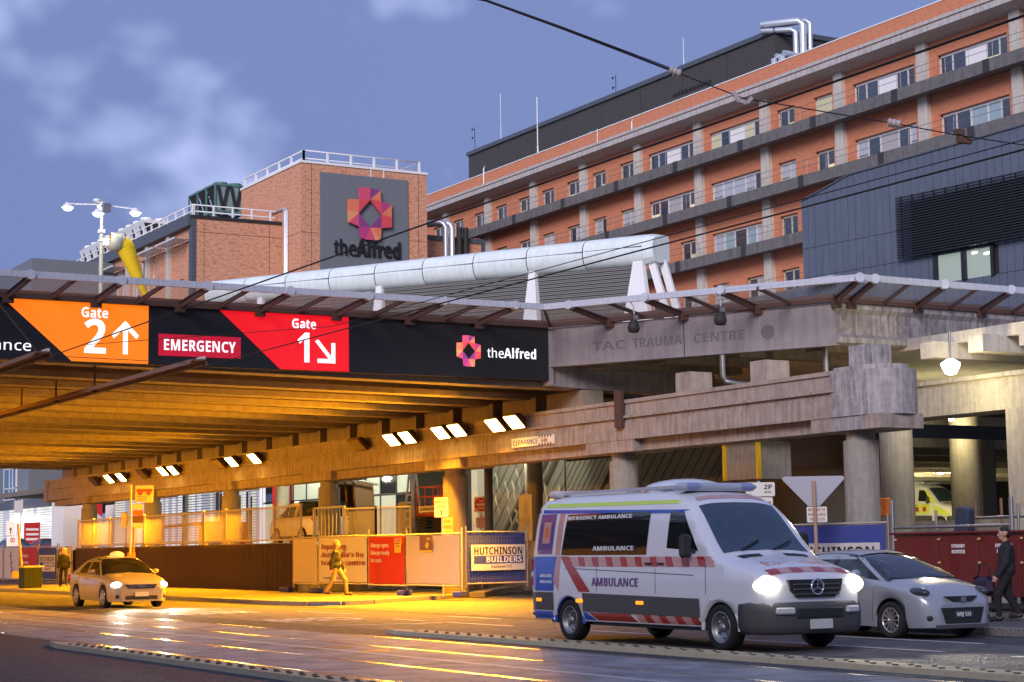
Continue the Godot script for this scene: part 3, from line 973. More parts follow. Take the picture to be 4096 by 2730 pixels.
# ------------------------------------------------------------------ big brick block
func brick_block():
	var t = thing("brick_ward_block", "long orange brick hospital block with concrete balcony slabs and rows of windows", "building", Vector3(75, 0, -105))
	var zn = -48.0
	var zf = -168.0
	var floors = [28.77, 25.165, 21.56, 17.95, 14.35, 10.7]
	var heads = 1.66
	# pillars: centres along the wall
	var pz = []
	for k in 13: pz.append(-140.66 + 7.635 * k)
	pz.push_front(-148.3); pz.push_front(-155.9)
	var kinds = ["NNNNNNWWNWWWWWW", "NNNNNNWGNWGGGGW", "NNNNNNNGNGGWGGG", "NNNNNNNNNGGGGGG", "NNNNNNNNNGGGGGG", "NNNNNNNNNNNNNNN"]
	for f in floors.size():
		var y = floors[f]
		var top = y + (2.58 if f == 0 else 2.87)
		var g = Geo.new()
		g.span(Vector3(75.3, y + heads + 0.0, zf), Vector3(75.6, top + 0.4, zn))          # spandrel over the window heads
		g.span(Vector3(75.3, y - 0.35, zf), Vector3(75.6, y + 0.08, zn))                     # upstand
		var opens = []
		for i in pz.size():
			var k = kinds[f][i]
			if k == "N":
				opens.append([pz[i] + 1.05, pz[i] + 2.9, "N"]); opens.append([pz[i] + 4.9, pz[i] + 6.75, "N"])
			else:
				opens.append([pz[i] + 1.1, pz[i] + 6.75, k])
		var at = zf
		for o in opens:
			g.span(Vector3(75.3, y + 0.08, at), Vector3(75.6, y + heads, o[0]))
			at = o[1]
		g.span(Vector3(75.3, y + 0.08, at), Vector3(75.6, y + heads, zn))
		wp("brick_wall", g, M.brick_block, t)
		for o in opens:
			if o[0] > -62 or (f > 0 and o[1] < -140): continue
			ward_window(t, o[0], o[1], y + 0.08, y + heads, o[2], f)
		if f > 0 or true:
			for z in pz:
				if z < (-160 if f == 0 else -141): continue
				var p = Geo.new()
				p.span(Vector3(74.98, y - 0.3, z - 0.40), Vector3(75.45, top + 0.2, z + 0.40))
				wp("pillar", p, M.pale_pillar, t)
		# balcony slab: upstand face, floor and sloped soffit
		var z0 = -134.6 if f == 0 else (-136.0 if f == 1 else -134.6)
		var seg = z0
		while seg < zn:
			var e = minf(seg + 7.635, zn)
			var s = Geo.new()
			s.prism(PackedVector2Array([Vector2(74.0, y - 0.74), Vector2(74.0, y), Vector2(74.14, y), Vector2(74.14, y - 0.55), Vector2(75.3, y - 0.36), Vector2(75.3, y - 0.62)]), Transform3D(Basis(Vector3(1, 0, 0), Vector3(0, 1, 0), Vector3(0, 0, 1)), Vector3(0, 0, seg)), e - seg - 0.012)
			wp("balcony_slab", s, M.slab_concrete, t)
			if e < zn:
				var d = Geo.new()
				d.box(Vector3(73.996, y - 0.36, e + 0.25), Vector3(0.008, 0.76, 0.55))
				wp("rain_stain", d, M.clad_dark, t)
			seg = e
		var r = Geo.new()
		for h in [0.55, 0.95]:
			r.tube([Vector3(74.1, y + h, z0), Vector3(74.1, y + h, zn)], 0.018, 5)
		var z = z0 + 1.0
		while z < zn:
			r.tube([Vector3(74.1, y, z), Vector3(74.1, y + 0.95, z)], 0.018, 5)
			z += 1.9
		wp("balcony_rail", r, M.dull_steel, t)
	# cornice: two lips, gutter, parapet and coping
	var c = Geo.new()
	c.prism(PackedVector2Array([Vector2(74.0, 31.62), Vector2(74.0, 31.98), Vector2(74.25, 32.02), Vector2(75.3, 32.02), Vector2(75.3, 31.35), Vector2(74.6, 31.5)]), Transform3D(Basis(), Vector3(0, 0, zf)), zn - zf)
	wp("cornice", c, M.cornice_concrete, t)
	c = Geo.new()
	c.span(Vector3(74.5, 32.02, zf), Vector3(75.0, 32.22, zn))
	wp("gutter_brick", c, M.brick_block, t)
	c = Geo.new()
	c.span(Vector3(74.34, 32.22, zf), Vector3(75.0, 32.42, zn))
	wp("upper_lip", c, M.cornice_concrete, t)
	c = Geo.new()
	c.span(Vector3(74.8, 32.42, zf), Vector3(75.2, 33.45, zn))
	wp("parapet", c, M.brick_block, t)
	c = Geo.new()
	c.span(Vector3(74.76, 33.45, zf), Vector3(75.24, 33.52, zn))
	wp("coping", c, M.coping_white, t)
	c = Geo.new()
	c.span(Vector3(75.6, 5, zf), Vector3(96, 32.4, zn))
	wp("inner_mass", c, M.wall_grey_dark, t)
	# plant room on the roof, ribbed dark cladding
	var z1 = -145.2
	var z2 = -99.6
	for part in 8:
		var g = Geo.new()
		var a = z1 + (z2 - z1) * part / 8.0
		var b = z1 + (z2 - z1) * (part + 1) / 8.0 - 0.03
		for k in 36:
			var y0 = 32.6 + k * 0.148
			g.quad(Vector3(80.0, y0, a), Vector3(80.0, y0, b), Vector3(80.05, y0 + 0.074, b), Vector3(80.05, y0 + 0.074, a))
			g.quad(Vector3(80.05, y0 + 0.074, a), Vector3(80.05, y0 + 0.074, b), Vector3(80.0, y0 + 0.148, b), Vector3(80.0, y0 + 0.148, a))
		wp("ribbed_cladding", g, M.roof_rib, t)
	var g2 = Geo.new()
	for k in 36:
		var y0 = 32.6 + k * 0.148
		g2.quad(Vector3(80.0, y0, z2), Vector3(94, y0, z2), Vector3(94, y0 + 0.074, z2 - 0.05), Vector3(80.0, y0 + 0.074, z2 - 0.05))
		g2.quad(Vector3(80.0, y0 + 0.074, z2 - 0.05), Vector3(94, y0 + 0.074, z2 - 0.05), Vector3(94, y0 + 0.148, z2), Vector3(80.0, y0 + 0.148, z2))
	wp("ribbed_cladding", g2, M.roof_rib, t)
	g2 = Geo.new()
	g2.span(Vector3(80.1, 32.4, z1), Vector3(94, 37.85, z2 - 0.1))
	wp("plant_room", g2, M.clad_dark, t)
	g2 = Geo.new()
	g2.span(Vector3(79.85, 37.9, z1 - 0.15), Vector3(94.1, 38.25, z2 + 0.15))
	wp("plant_room_capping", g2, M.grey_metal_trim, t)
	for v in [[36.2, -112, -107], [34.2, -109.4, -104], [34.0, -120, -112]]:
		g2 = Geo.new()
		for k in int((v[2] - v[1]) / 0.5):
			g2.box(Vector3(79.98, v[0], v[1] + k * 0.5), Vector3(0.06, 0.22, 0.36))
		wp("vent_row", g2, M.louvre_black, t)
	var ex = Geo.new()
	ex.box(Vector3(79.9, 35.0, -126.6), Vector3(0.1, 0.24, 0.4))
	wp("exit_light", ex, M.exit_green, t)
	for s in [[-132.9, 33.0, 1.1], [-110.2, 32.4, 0.9], [-143.8, 33.2, 0.4]]:
		g2 = Geo.new()
		g2.tube([Vector3(74.7, s[1] - 0.5, s[0]), Vector3(74.7, s[1] + s[2] - 0.2, s[0]), Vector3(74.8, s[1] + s[2], s[0])], 0.06, 6)
		wp("vent_pipe", g2, M.coping_white, t)

func ward_window(t, z0, z1, y0, y1, kind, f):
	var fr = Geo.new()
	var x = 75.5
	fr.span(Vector3(x, y1 - 0.16, z0), Vector3(x + 0.1, y1, z1))
	fr.span(Vector3(x, y0, z0), Vector3(x + 0.1, y0 + 0.06, z1))
	fr.span(Vector3(x, y0, z0), Vector3(x + 0.1, y1, z0 + 0.09))
	fr.span(Vector3(x, y0, z1 - 0.07), Vector3(x + 0.1, y1, z1))
	var w = z1 - z0
	var cuts = []
	if kind == "N": cuts = [0.0, 0.54, 1.0]
	elif kind == "W": cuts = [0.0, 0.19, 0.385, 0.68, 0.86, 1.0]
	else: cuts = [0.0, 0.21, 0.42, 0.66, 0.85, 1.0]
	for c in cuts.slice(1, -1):
		fr.box(Vector3(x + 0.04, (y0 + y1) / 2, z0 + w * c), Vector3(0.1, y1 - y0, 0.075))
	var win = wp("window", fr, M.frame_cream if kind == "N" else M.frame_white, t)
	for i in cuts.size() - 1:
		var a = z0 + w * cuts[i] + 0.04
		var b = z0 + w * cuts[i + 1] - 0.04
		var m = M.pane
		var r = rng.randf()
		var low = 0.0      # height of a lit lower strip
		if kind == "W" and i == 2:
			m = M.blind_white if f == 0 else M.blind_grey
		elif kind == "G":
			m = [M.pane_pale, M.pane_blind, M.pane, M.pane_pale][int(r * 4) % 4]
		elif f == 0:
			if r < 0.30: low = 0.5
			elif r < 0.40: m = M.pane_lit_soft
		elif f >= 1 and f < 3:
			if r < 0.35: m = M.pane_blind
			elif r < 0.6: low = 0.55
		elif r < 0.25: m = M.pane_blind
		var g = Geo.new()
		g.span(Vector3(x + 0.06, y0 + 0.05 + low, a), Vector3(x + 0.085, y1 - 0.1, b))
		wp("pane", g, m, win)
		if low > 0.0:
			g = Geo.new()
			g.span(Vector3(x + 0.06, y0 + 0.05, a), Vector3(x + 0.085, y0 + 0.05 + low, b))
			wp("pane", g, M.pane_lit if r < 0.1 or f == 1 else M.pane_lit_soft, win)
		elif m == M.pane_blind and r < 0.3:
			g = Geo.new()
			g.span(Vector3(x + 0.05, y0 + 0.5, a), Vector3(x + 0.1, y0 + 0.56, b))
			wp("transom", g, M.clad_dark, win)

# ------------------------------------------------------------------ sign tower
func brick_tower():
	var t = thing("brick_sign_tower", "square orange brick tower carrying the big grey hospital emblem panel", "building", Vector3(59.7, 0, -130))
	var x0 = 54.34
	var x1 = 65.08
	var zf = -125.0
	var zb = -137.2
	for k in 4:
		var ys = [4.0, 20.3, 25.62, 30.95]
		if k == 3: continue
		var g = Geo.new()
		g.span(Vector3(x0, ys[k], zb), Vector3(x1, ys[k + 1] - 0.035, zf))
		wp("brick_wall", g, M.brick_tower, t)
	var g = Geo.new()
	g.span(Vector3(x0 + 0.03, 4, zb + 0.03), Vector3(x1 - 0.03, 30.9, zf - 0.03))
	wp("joint_backing", g, M.clad_joint, t)
	for x in [x0 + 0.85, x1 - 0.75]:
		g = Geo.new()
		g.box(Vector3(x, 17, zf + 0.003), Vector3(0.03, 27.8, 0.012))
		wp("movement_joint", g, M.clad_joint, t)
	g = Geo.new()
	g.span(Vector3(x0 - 0.08, 30.95, zb - 0.08), Vector3(x1 + 0.08, 31.14, zf + 0.08))
	wp("coping", g, M.coping_white, t)
	var rail = Geo.new()
	rail.tube([Vector3(x0 + 0.3, 31.95, zb), Vector3(x0 + 0.3, 31.95, zf - 0.2), Vector3(x1 - 0.55, 31.95, zf - 0.2), Vector3(x1 - 0.55, 31.95, zb)], 0.07, 6)
	rail.tube([Vector3(x0 + 0.3, 31.35, zb), Vector3(x0 + 0.3, 31.35, zf - 0.2), Vector3(x1 - 0.55, 31.35, zf - 0.2), Vector3(x1 - 0.55, 31.35, zb)], 0.06, 6)
	wp("roof_rail", rail, M.coping_white, t)
	for k in 6:
		for s in [[Vector3(x0 + 0.3, 0, lerpf(zf - 0.2, zb, k / 5.0))], [Vector3(lerpf(x0 + 0.3, x1 - 0.55, k / 5.0), 0, zf - 0.2)]]:
			if k == 0 and s[0].x == x0 + 0.3 and s[0].z == zf - 0.2 and used.has("tower_corner"): continue
			used["tower_corner"] = 0
			g = Geo.new()
			g.box(s[0] + Vector3(0, 31.55, 0), Vector3(0.15, 0.85, 0.15))
			wp("rail_post", g, M.coping_white, t)
	for x in [60.2, 61.3]:
		g = Geo.new()
		g.box(Vector3(x, 30.7, zf + 0.04), Vector3(0.07, 0.9, 0.05))
		wp("hanger_strap", g, M.coping_white, t)
	# panel is a sign of its own fixed to the wall
	var p = thing("tower_sign_panel", "big grey square panel with folded ribbon cross emblem high on the brick tower", "sign", Vector3(59.6, 22.5, -124.9))
	for j in 3:
		g = Geo.new()
		g.span(Vector3(lerpf(55.86, 63.35, j / 3.0) + 0.006, 22.5, zf + 0.02), Vector3(lerpf(55.86, 63.35, (j + 1) / 3.0) - 0.006, 30.34, zf + 0.13))
		wp("panel", g, M.panel_grey, p)
	emblem(Transform3D(Basis().scaled(Vector3(2.12, 2.0, 1)), Vector3(59.92, 27.36, zf + 0.30)), p, false, 0.16)
	g = Geo.new()
	for q in [[-.55, .4], [.55, .4], [-.5, -.5], [.5, -.5], [0, .8], [0, -.8]]:
		g.span(Vector3(59.92 + q[0] * 2 - 0.1, 27.36 + q[1] * 2 - 0.1, zf + 0.12), Vector3(59.92 + q[0] * 2 + 0.1, 27.36 + q[1] * 2 + 0.1, zf + 0.31))
	wp("standoff", g, M.letter_dark, p)
	words("the", 1.18, face(Vector3(56.95, 24.02, zf + 0.18), 0), M.letter_dark, p, false, 1.85, true, 0.25)
	words("Alfred", 1.22, face(Vector3(58.85, 24.02, zf + 0.18), 0), M.letter_dark, p, true, 3.75, true, 0.25)
	for k in 3:
		g = Geo.new()
		g.tube([Vector3(x0 - 0.1, 15, zf - 2.5 - 0.25 * k), Vector3(x0 - 0.1, 27.6, zf - 2.5 - 0.25 * k), Vector3(x0 - 0.1, 27.9, zf - 2.75 - 0.25 * k), Vector3(x0 - 0.1, 27.9, zf - 5.5)], 0.08, 8)
		wp("conduit", g, M.duct_silver, t)

func side_wing():
	# lower brick block left of the tower
	var t = thing("low_brick_wing", "lower orange brick wing left of the sign tower with dark metal eaves and sunshades", "building", Vector3(50, 0, -140))
	var g = Geo.new()
	var zf = -128.75
	var xl = 47.0
	for k in 2:
		g = Geo.new()
		g.span(Vector3(xl + 0.3, [4.0, 25.7][k], -138), Vector3(54.33, [25.66, 26.7][k], zf))
		wp("brick_wall", g, M.brick_tower, t)
	g = Geo.new()
	g.span(Vector3(xl + 0.35, 4, -137.9), Vector3(54.3, 26.6, zf - 0.04))
	wp("joint_backing", g, M.clad_joint, t)
	for x in [48.0, 53.3]:
		g = Geo.new()
		g.box(Vector3(x, 15, zf + 0.002), Vector3(0.03, 23, 0.012))
		wp("movement_joint", g, M.clad_joint, t)
	g = Geo.new()
	g.span(Vector3(xl, 4, zf - 0.6), Vector3(xl + 0.34, 26.95, zf + 0.06))
	wp("corner_trim", g, M.grey_metal_trim, t)
	g = Geo.new()
	g.span(Vector3(xl - 0.05, 26.7, zf - 0.2), Vector3(54.3, 26.95, zf + 0.1))
	wp("eaves_trim", g, M.grille_black, t)
	g = Geo.new()
	g.span(Vector3(xl - 0.25, 26.15, -190), Vector3(xl + 0.5, 26.98, zf - 0.1))
	wp("eaves_fascia", g, M.grey_metal_trim, t)
	# long side wall towards the road
	var z = zf - 0.6
	for k in 8:
		var a = z - 5.0
		var y0 = 22.0
		g = Geo.new()
		g.span(Vector3(xl + 0.2, 25.25, a), Vector3(xl + 0.6, 26.15, z))
		g.span(Vector3(xl + 0.2, 25.15, a), Vector3(xl + 0.6, 25.27, z))
		g.span(Vector3(xl + 0.2, 22.3, a), Vector3(xl + 0.6, 25.2, a + 0.9))
		g.span(Vector3(xl + 0.2, 22.3, a + 2.6), Vector3(xl + 0.6, 25.2, a + 3.2))
		g.span(Vector3(xl + 0.2, 8, a), Vector3(xl + 0.6, 22.4, z))
		wp("brick_wall", g, M.brick_tower, t)
		g = Geo.new()
		g.span(Vector3(xl - 0.02, 8, a - 0.15), Vector3(xl + 0.4, 26.15, a + 0.45))
		wp("pilaster", g, M.pale_pillar, t)
		for w in [[a + 0.9, a + 2.6], [a + 3.2, z - 0.05]]:
			var fr = Geo.new()
			fr.span(Vector3(xl + 0.35, 22.4, w[0]), Vector3(xl + 0.45, 25.15, w[0] + 0.08))
			fr.span(Vector3(xl + 0.35, 22.4, w[1] - 0.08), Vector3(xl + 0.45, 25.15, w[1]))
			fr.span(Vector3(xl + 0.35, 22.4, (w[0] + w[1]) / 2 - 0.05), Vector3(xl + 0.45, 25.15, (w[0] + w[1]) / 2 + 0.05))
			fr.span(Vector3(xl + 0.35, 23.7, w[0]), Vector3(xl + 0.45, 23.78, w[1]))
			var win = wp("window", fr, M.frame_white, t)
			for q in [[22.4, 23.7, 0], [23.78, 25.15, 0], [22.4, 23.7, 1], [23.78, 25.15, 1]]:
				var pg = Geo.new()
				var m0 = lerpf(w[0], w[1], 0.5 * q[2])
				pg.span(Vector3(xl + 0.40, q[0], m0), Vector3(xl + 0.42, q[1], m0 + (w[1] - w[0]) / 2))
				wp("pane", pg, M.pane if (q[0] > 23 and rng.randf() < 0.6) else M.pane_blind, win)
		# perforated sunshade on a white edge
		var s = Geo.new()
		if k != 2:
			s.span(Vector3(xl - 1.1, 25.17, a + 0.3), Vector3(xl - 1.0, 25.3, z - 0.3))
			wp("sunshade_edge", s, M.frame_white, t)
			s = Geo.new()
			for j in 9: s.bar(Vector3(xl - 1.0, 25.2, a + 0.4 + j * (z - a - 0.8) / 8.0), Vector3(xl + 0.1, 25.2, a + 0.4 + j * (z - a - 0.8) / 8.0), 0.08, 0.03)
			for j in 6: s.bar(Vector3(xl - 0.9 + 0.18 * j, 25.22, a + 0.3), Vector3(xl - 0.9 + 0.18 * j, 25.22, z - 0.3), 0.07, 0.03)
			wp("sunshade_grille", s, M.dull_steel, t)
		z = a
	var r = Geo.new()
	for y in [27.3, 27.8]:
		r.tube([Vector3(xl + 0.2, y, -190), Vector3(xl + 0.2, y, zf - 0.3), Vector3(53.9, y, zf - 0.3)], 0.06, 5)
	wp("roof_rail", r, M.coping_white, t)
	for k in 28:
		g = Geo.new()
		var p = Vector3(xl + 0.2, 27.35, zf - 0.3 - 1.9 * k) if k < 23 else Vector3(xl + 0.3 + 1.55 * (k - 23), 27.35, zf - 0.3)
		g.box(p, Vector3(0.12, 0.85, 0.12))
		wp("rail_post", g, M.coping_white, t)
	# small brick stair head right of the tower with its ducts
	var w2 = thing("brick_stair_head", "small orange brick block tucked right of the sign tower below the ward balconies", "building", Vector3(69, 0, -129))
	g = Geo.new()
	g.span(Vector3(65.5, 8, -133), Vector3(71.6, 26.35, -128))
	wp("brick_wall", g, M.brick_tower, w2)
	g = Geo.new()
	g.span(Vector3(65.4, 26.35, -133), Vector3(71.9, 26.75, -127.9))
	wp("eaves_trim", g, M.grey_metal_trim, w2)
	g = Geo.new()
	g.span(Vector3(71.6, 8, -128.5), Vector3(71.95, 26.5, -127.92))
	wp("corner_trim", g, M.grey_metal_trim, w2)
	for k in 4:
		var x = 68.1 + k * 0.58 + (0.12 if k > 1 else 0.0)
		var d = Geo.new()
		var pts = [Vector3(x, 18, -127.6), Vector3(x, 27.4, -127.6), Vector3(x - 0.06, 27.7, -127.68), Vector3(x - 0.3, 27.85, -127.9), Vector3(x - 2.6 + k * 0.3, 27.75, -129.5)]
		if k > 1: pts = [Vector3(x, 18, -127.6), Vector3(x, 27.5, -127.6)]
		d.tube(pts, 0.24, 12)
		one("roof_duct", d, M.duct_silver if k < 2 else M.wire_dark, ["left silver duct bending over the small brick stair head", "right silver duct bending over the small brick stair head", "left black duct running up the small brick stair head", "right black duct running up the small brick stair head"][k], "duct", "")

# ------------------------------------------------------------------ plant on the roofs
func plant_on_roofs():
	# green cooling tower on the low wing
	var t = thing("cooling_tower", "green framed rooftop cooling tower with black sloping coils and round fans", "cooling tower", Vector3(51, 27, -140))
	var o = Vector3(53.1, 0, -139.9)
	var xw = 2.7
	var zl = 6.2
	var y0 = 29.65
	var y1 = 31.9
	var g
	for i in 4:
		for s in [0, 1]:
			g = Geo.new()
			g.box(o + Vector3(xw * s, (27.0 + y1) / 2, -zl * i / 3.0), Vector3(0.13, y1 - 27.0, 0.13))
			wp("frame_post", g, M.cooling_green, t)
	for y in [y0, y1, 28.0]:
		g = Geo.new()
		for s in [0, 1]: g.bar(o + Vector3(xw * s, y, 0), o + Vector3(xw * s, y, -zl), 0.14, 0.16)
		for i in 4: g.bar(o + Vector3(0, y, -zl * i / 3.0), o + Vector3(xw, y, -zl * i / 3.0), 0.12, 0.14)
		wp("frame_beam", g, M.cooling_green, t)
	for i in 3:
		var za = -zl * i / 3.0 - 0.1
		var zb = -zl * (i + 1) / 3.0 + 0.1
		for s in [0, 1]:
			g = Geo.new()
			var xo = xw * s
			var xi = xo + (0.75 if s == 0 else -0.75)
			g.quad(o + Vector3(xo, y1 - 0.1, za), o + Vector3(xo, y1 - 0.1, zb), o + Vector3(xi, y0 + 0.1, zb), o + Vector3(xi, y0 + 0.1, za))
			wp("coil_panel", g, M.grille_black, t)
		for fx in [0.32, 0.78]:
			g = Geo.new()
			g.lathe(o + Vector3(xw * fx, y1, (za + zb) / 2), Vector3.UP, [[0.0, 0.18], [0.5, 0.18], [0.52, 0.34], [0.58, 0.34], [0.58, 0.0]], 20, false)
			wp("fan_cowl", g, M.cooling_green, t)
	g = Geo.new()
	for k in 2:
		var xa = 0.12 + k * 1.15
		g.prism(PackedVector2Array([Vector2(xa, y1 - 0.1), Vector2(xa + 0.42, y0 + 0.12), Vector2(xa + 0.7, y0 + 0.12), Vector2(xa + 1.12, y1 - 0.1), Vector2(xa + 0.86, y1 - 0.1), Vector2(xa + 0.56, y0 + 0.7), Vector2(xa + 0.26, y1 - 0.1)]), Transform3D(Basis(), o + Vector3(0, 0, 0.0)), 0.06)
	wp("end_coil", g, M.grille_black, t)
	g = Geo.new()
	g.span(o + Vector3(0.1, y0 + 0.1, -0.12), o + Vector3(xw - 0.1, y1 - 0.1, -0.06))
	wp("end_sheet", g, M.cooling_pale, t)
	g = Geo.new()
	g.tube([o + Vector3(1.6, 28.1, -1.5), o + Vector3(3.0, 28.2, -1.0), o + Vector3(3.3, 28.5, -0.8), o + Vector3(3.3, 29.3, -0.7)], 0.22, 10)
	g.tube([o + Vector3(3.2, 29.15, -0.6), o + Vector3(3.2, 29.15, 6.8)], 0.27, 12)
	one("coolant_pipe", g, M.cooling_pipe, "thick pale green pipe bending from the cooling tower into the brick tower", "pipe")
	# white chillers behind
	for k in 2:
		var c = thing("rooftop_chiller", ["white rooftop chiller with round fans, nearer of two behind the windsock", "white rooftop chiller partly behind the windsock, farther of two"][k], "chiller", Vector3(51.5, 27, -158 - 14 * k))
		var x0 = 54.0
		var z0 = -161.0 - 11.0 * k
		g = Geo.new()
		g.prism(PackedVector2Array([Vector2(x0 + 0.7, 30.4), Vector2(x0 + 2.4, 30.4), Vector2(x0 + 3.0, 32.5), Vector2(x0, 32.5)]), Transform3D(Basis(), Vector3(0, 0, z0 - 9)), 9.0)
		wp("body", g, M.coping_white, c)
		g = Geo.new()
		g.prism(PackedVector2Array([Vector2(x0 + 0.7, 30.6), Vector2(x0 + 2.4, 30.6), Vector2(x0 + 2.9, 32.2), Vector2(x0 + 0.1, 32.2)]), Transform3D(Basis(), Vector3(0, 0, z0)), 0.05)
		wp("end_grille", g, M.grille_black, c)
		for j in 4:
			g = Geo.new()
			var zc = z0 - 1.2 - 2.2 * j
			g.tri(Vector3(x0 + 0.62, 30.5, zc - 0.8), Vector3(x0 + 0.62, 30.5, zc + 0.8), Vector3(x0 + 0.05, 32.2, zc))
			wp("side_coil", g, M.grille_black, c)
			for fx in [0.8, 2.2]:
				g = Geo.new()
				g.lathe(Vector3(x0 + fx, 32.5, zc), Vector3.UP, [[0.0, 0.3], [0.55, 0.3], [0.6, 0.36], [0.62, 0.0]], 18, false)
				wp("fan_cowl", g, M.coping_white, c)
		g = Geo.new()
		for s in 5: g.span(Vector3(x0 + 0.8, 27, z0 - 0.2 - 2.2 * s), Vector3(x0 + 1.0, 30.5, z0 - 2.2 * s))
		wp("leg", g, M.dull_steel, c)
	# silver ducts beside the plant room
	var dt = [[[Vector3(78.5, 32.4, -97.9), Vector3(78.5, 35.4, -97.9), Vector3(78.7, 35.62, -97.9), Vector3(80.4, 35.68, -98.0)], 0.20, "left silver duct at the parapet beside the dark plant room"], [[Vector3(78.97, 32.4, -97.6), Vector3(78.97, 35.5, -97.6), Vector3(79.2, 35.8, -97.6), Vector3(81.2, 35.85, -98.0)], 0.26, "thick silver duct elbow at the parapet beside the dark plant room"], [[Vector3(79.45, 32.4, -97.3), Vector3(79.45, 35.0, -97.3), Vector3(79.65, 35.25, -97.3), Vector3(80.9, 35.3, -97.6)], 0.15, "thin silver duct elbow at the parapet beside the dark plant room"],
		[[Vector3(80.75, 33.5, -98.2), Vector3(80.75, 37.7, -98.2), Vector3(80.6, 37.95, -98.4), Vector3(79.6, 38.2, -100.5)], 0.2, "short silver riser duct climbing the plant room end"], [[Vector3(81.25, 33.5, -98.0), Vector3(81.25, 38.3, -98.0), Vector3(81.1, 38.6, -98.2), Vector3(79.8, 38.75, -100.8)], 0.27, "thick tall silver riser duct over the plant room roof"], [[Vector3(81.75, 33.5, -97.8), Vector3(81.75, 38.4, -97.8), Vector3(81.65, 38.65, -98.0), Vector3(80.8, 38.75, -101)], 0.18, "right tall silver riser duct over the plant room roof"]]
	for d in dt:
		g = Geo.new()
		g.tube(d[0], d[1], 12)
		one("riser_duct", g, M.duct_silver, d[2], "duct")
	var masts = [[80.2, -139.4, 38.3, 42.6, 0.03, "white whip antenna standing left on the dark plant room roof"], [74.9, -124.2, 32.4, 38.2, 0.05, "tallest white whip antenna rising from the brick parapet"], [80.2, -111.0, 38.2, 40.5, 0.03, "short white whip antenna near the cable insulator"]]
	for m in masts:
		g = Geo.new()
		var h = m[3] - m[2]
		g.tube([Vector3(m[0], m[2], m[1]), Vector3(m[0], m[2] + h * 0.3, m[1])], m[4] * 1.3, 6)
		g.tube([Vector3(m[0], m[2] + h * 0.3, m[1]), Vector3(m[0], m[3], m[1])], m[4], 6)
		one("whip_antenna", g, M.coping_white, m[5], "antenna", "")
	for m in [[80.2, -120.5, 38.2, 39.8, "small dark twin-dipole antenna in the middle of the plant room roof"], [80.2, -144.3, 38.2, 40.5, "small dark twin-dipole antenna at the left end of the plant room roof"]]:
		var a = thing("dipole_antenna", m[4], "antenna", Vector3(m[0], m[2], m[1]))
		g = Geo.new()
		g.tube([Vector3(m[0], m[2], m[1]), Vector3(m[0], m[3], m[1])], 0.03, 5)
		wp("mast", g, M.wire_dark, a)
		for y in [m[3] - 0.15, m[3] - 0.95]:
			g = Geo.new()
			g.bar(Vector3(m[0], y, m[1]), Vector3(m[0], y, m[1] - 0.45), 0.03, 0.03)
			g.box(Vector3(m[0], y, m[1] - 0.45), Vector3(0.1, 0.18, 0.1))
			wp("dipole", g, M.wire_dark, a)
	g = Geo.new()
	g.tube([Vector3(74.8, 32.5, -115.1), Vector3(74.8, 33.6, -115.1)], 0.035, 5)
	g.bar(Vector3(74.8, 33.45, -115.1), Vector3(74.8, 33.6, -116.3), 0.03, 0.03)
	one("bracket_antenna", g, M.duct_silver, "small silver bracket antenna on the brick parapet", "antenna")

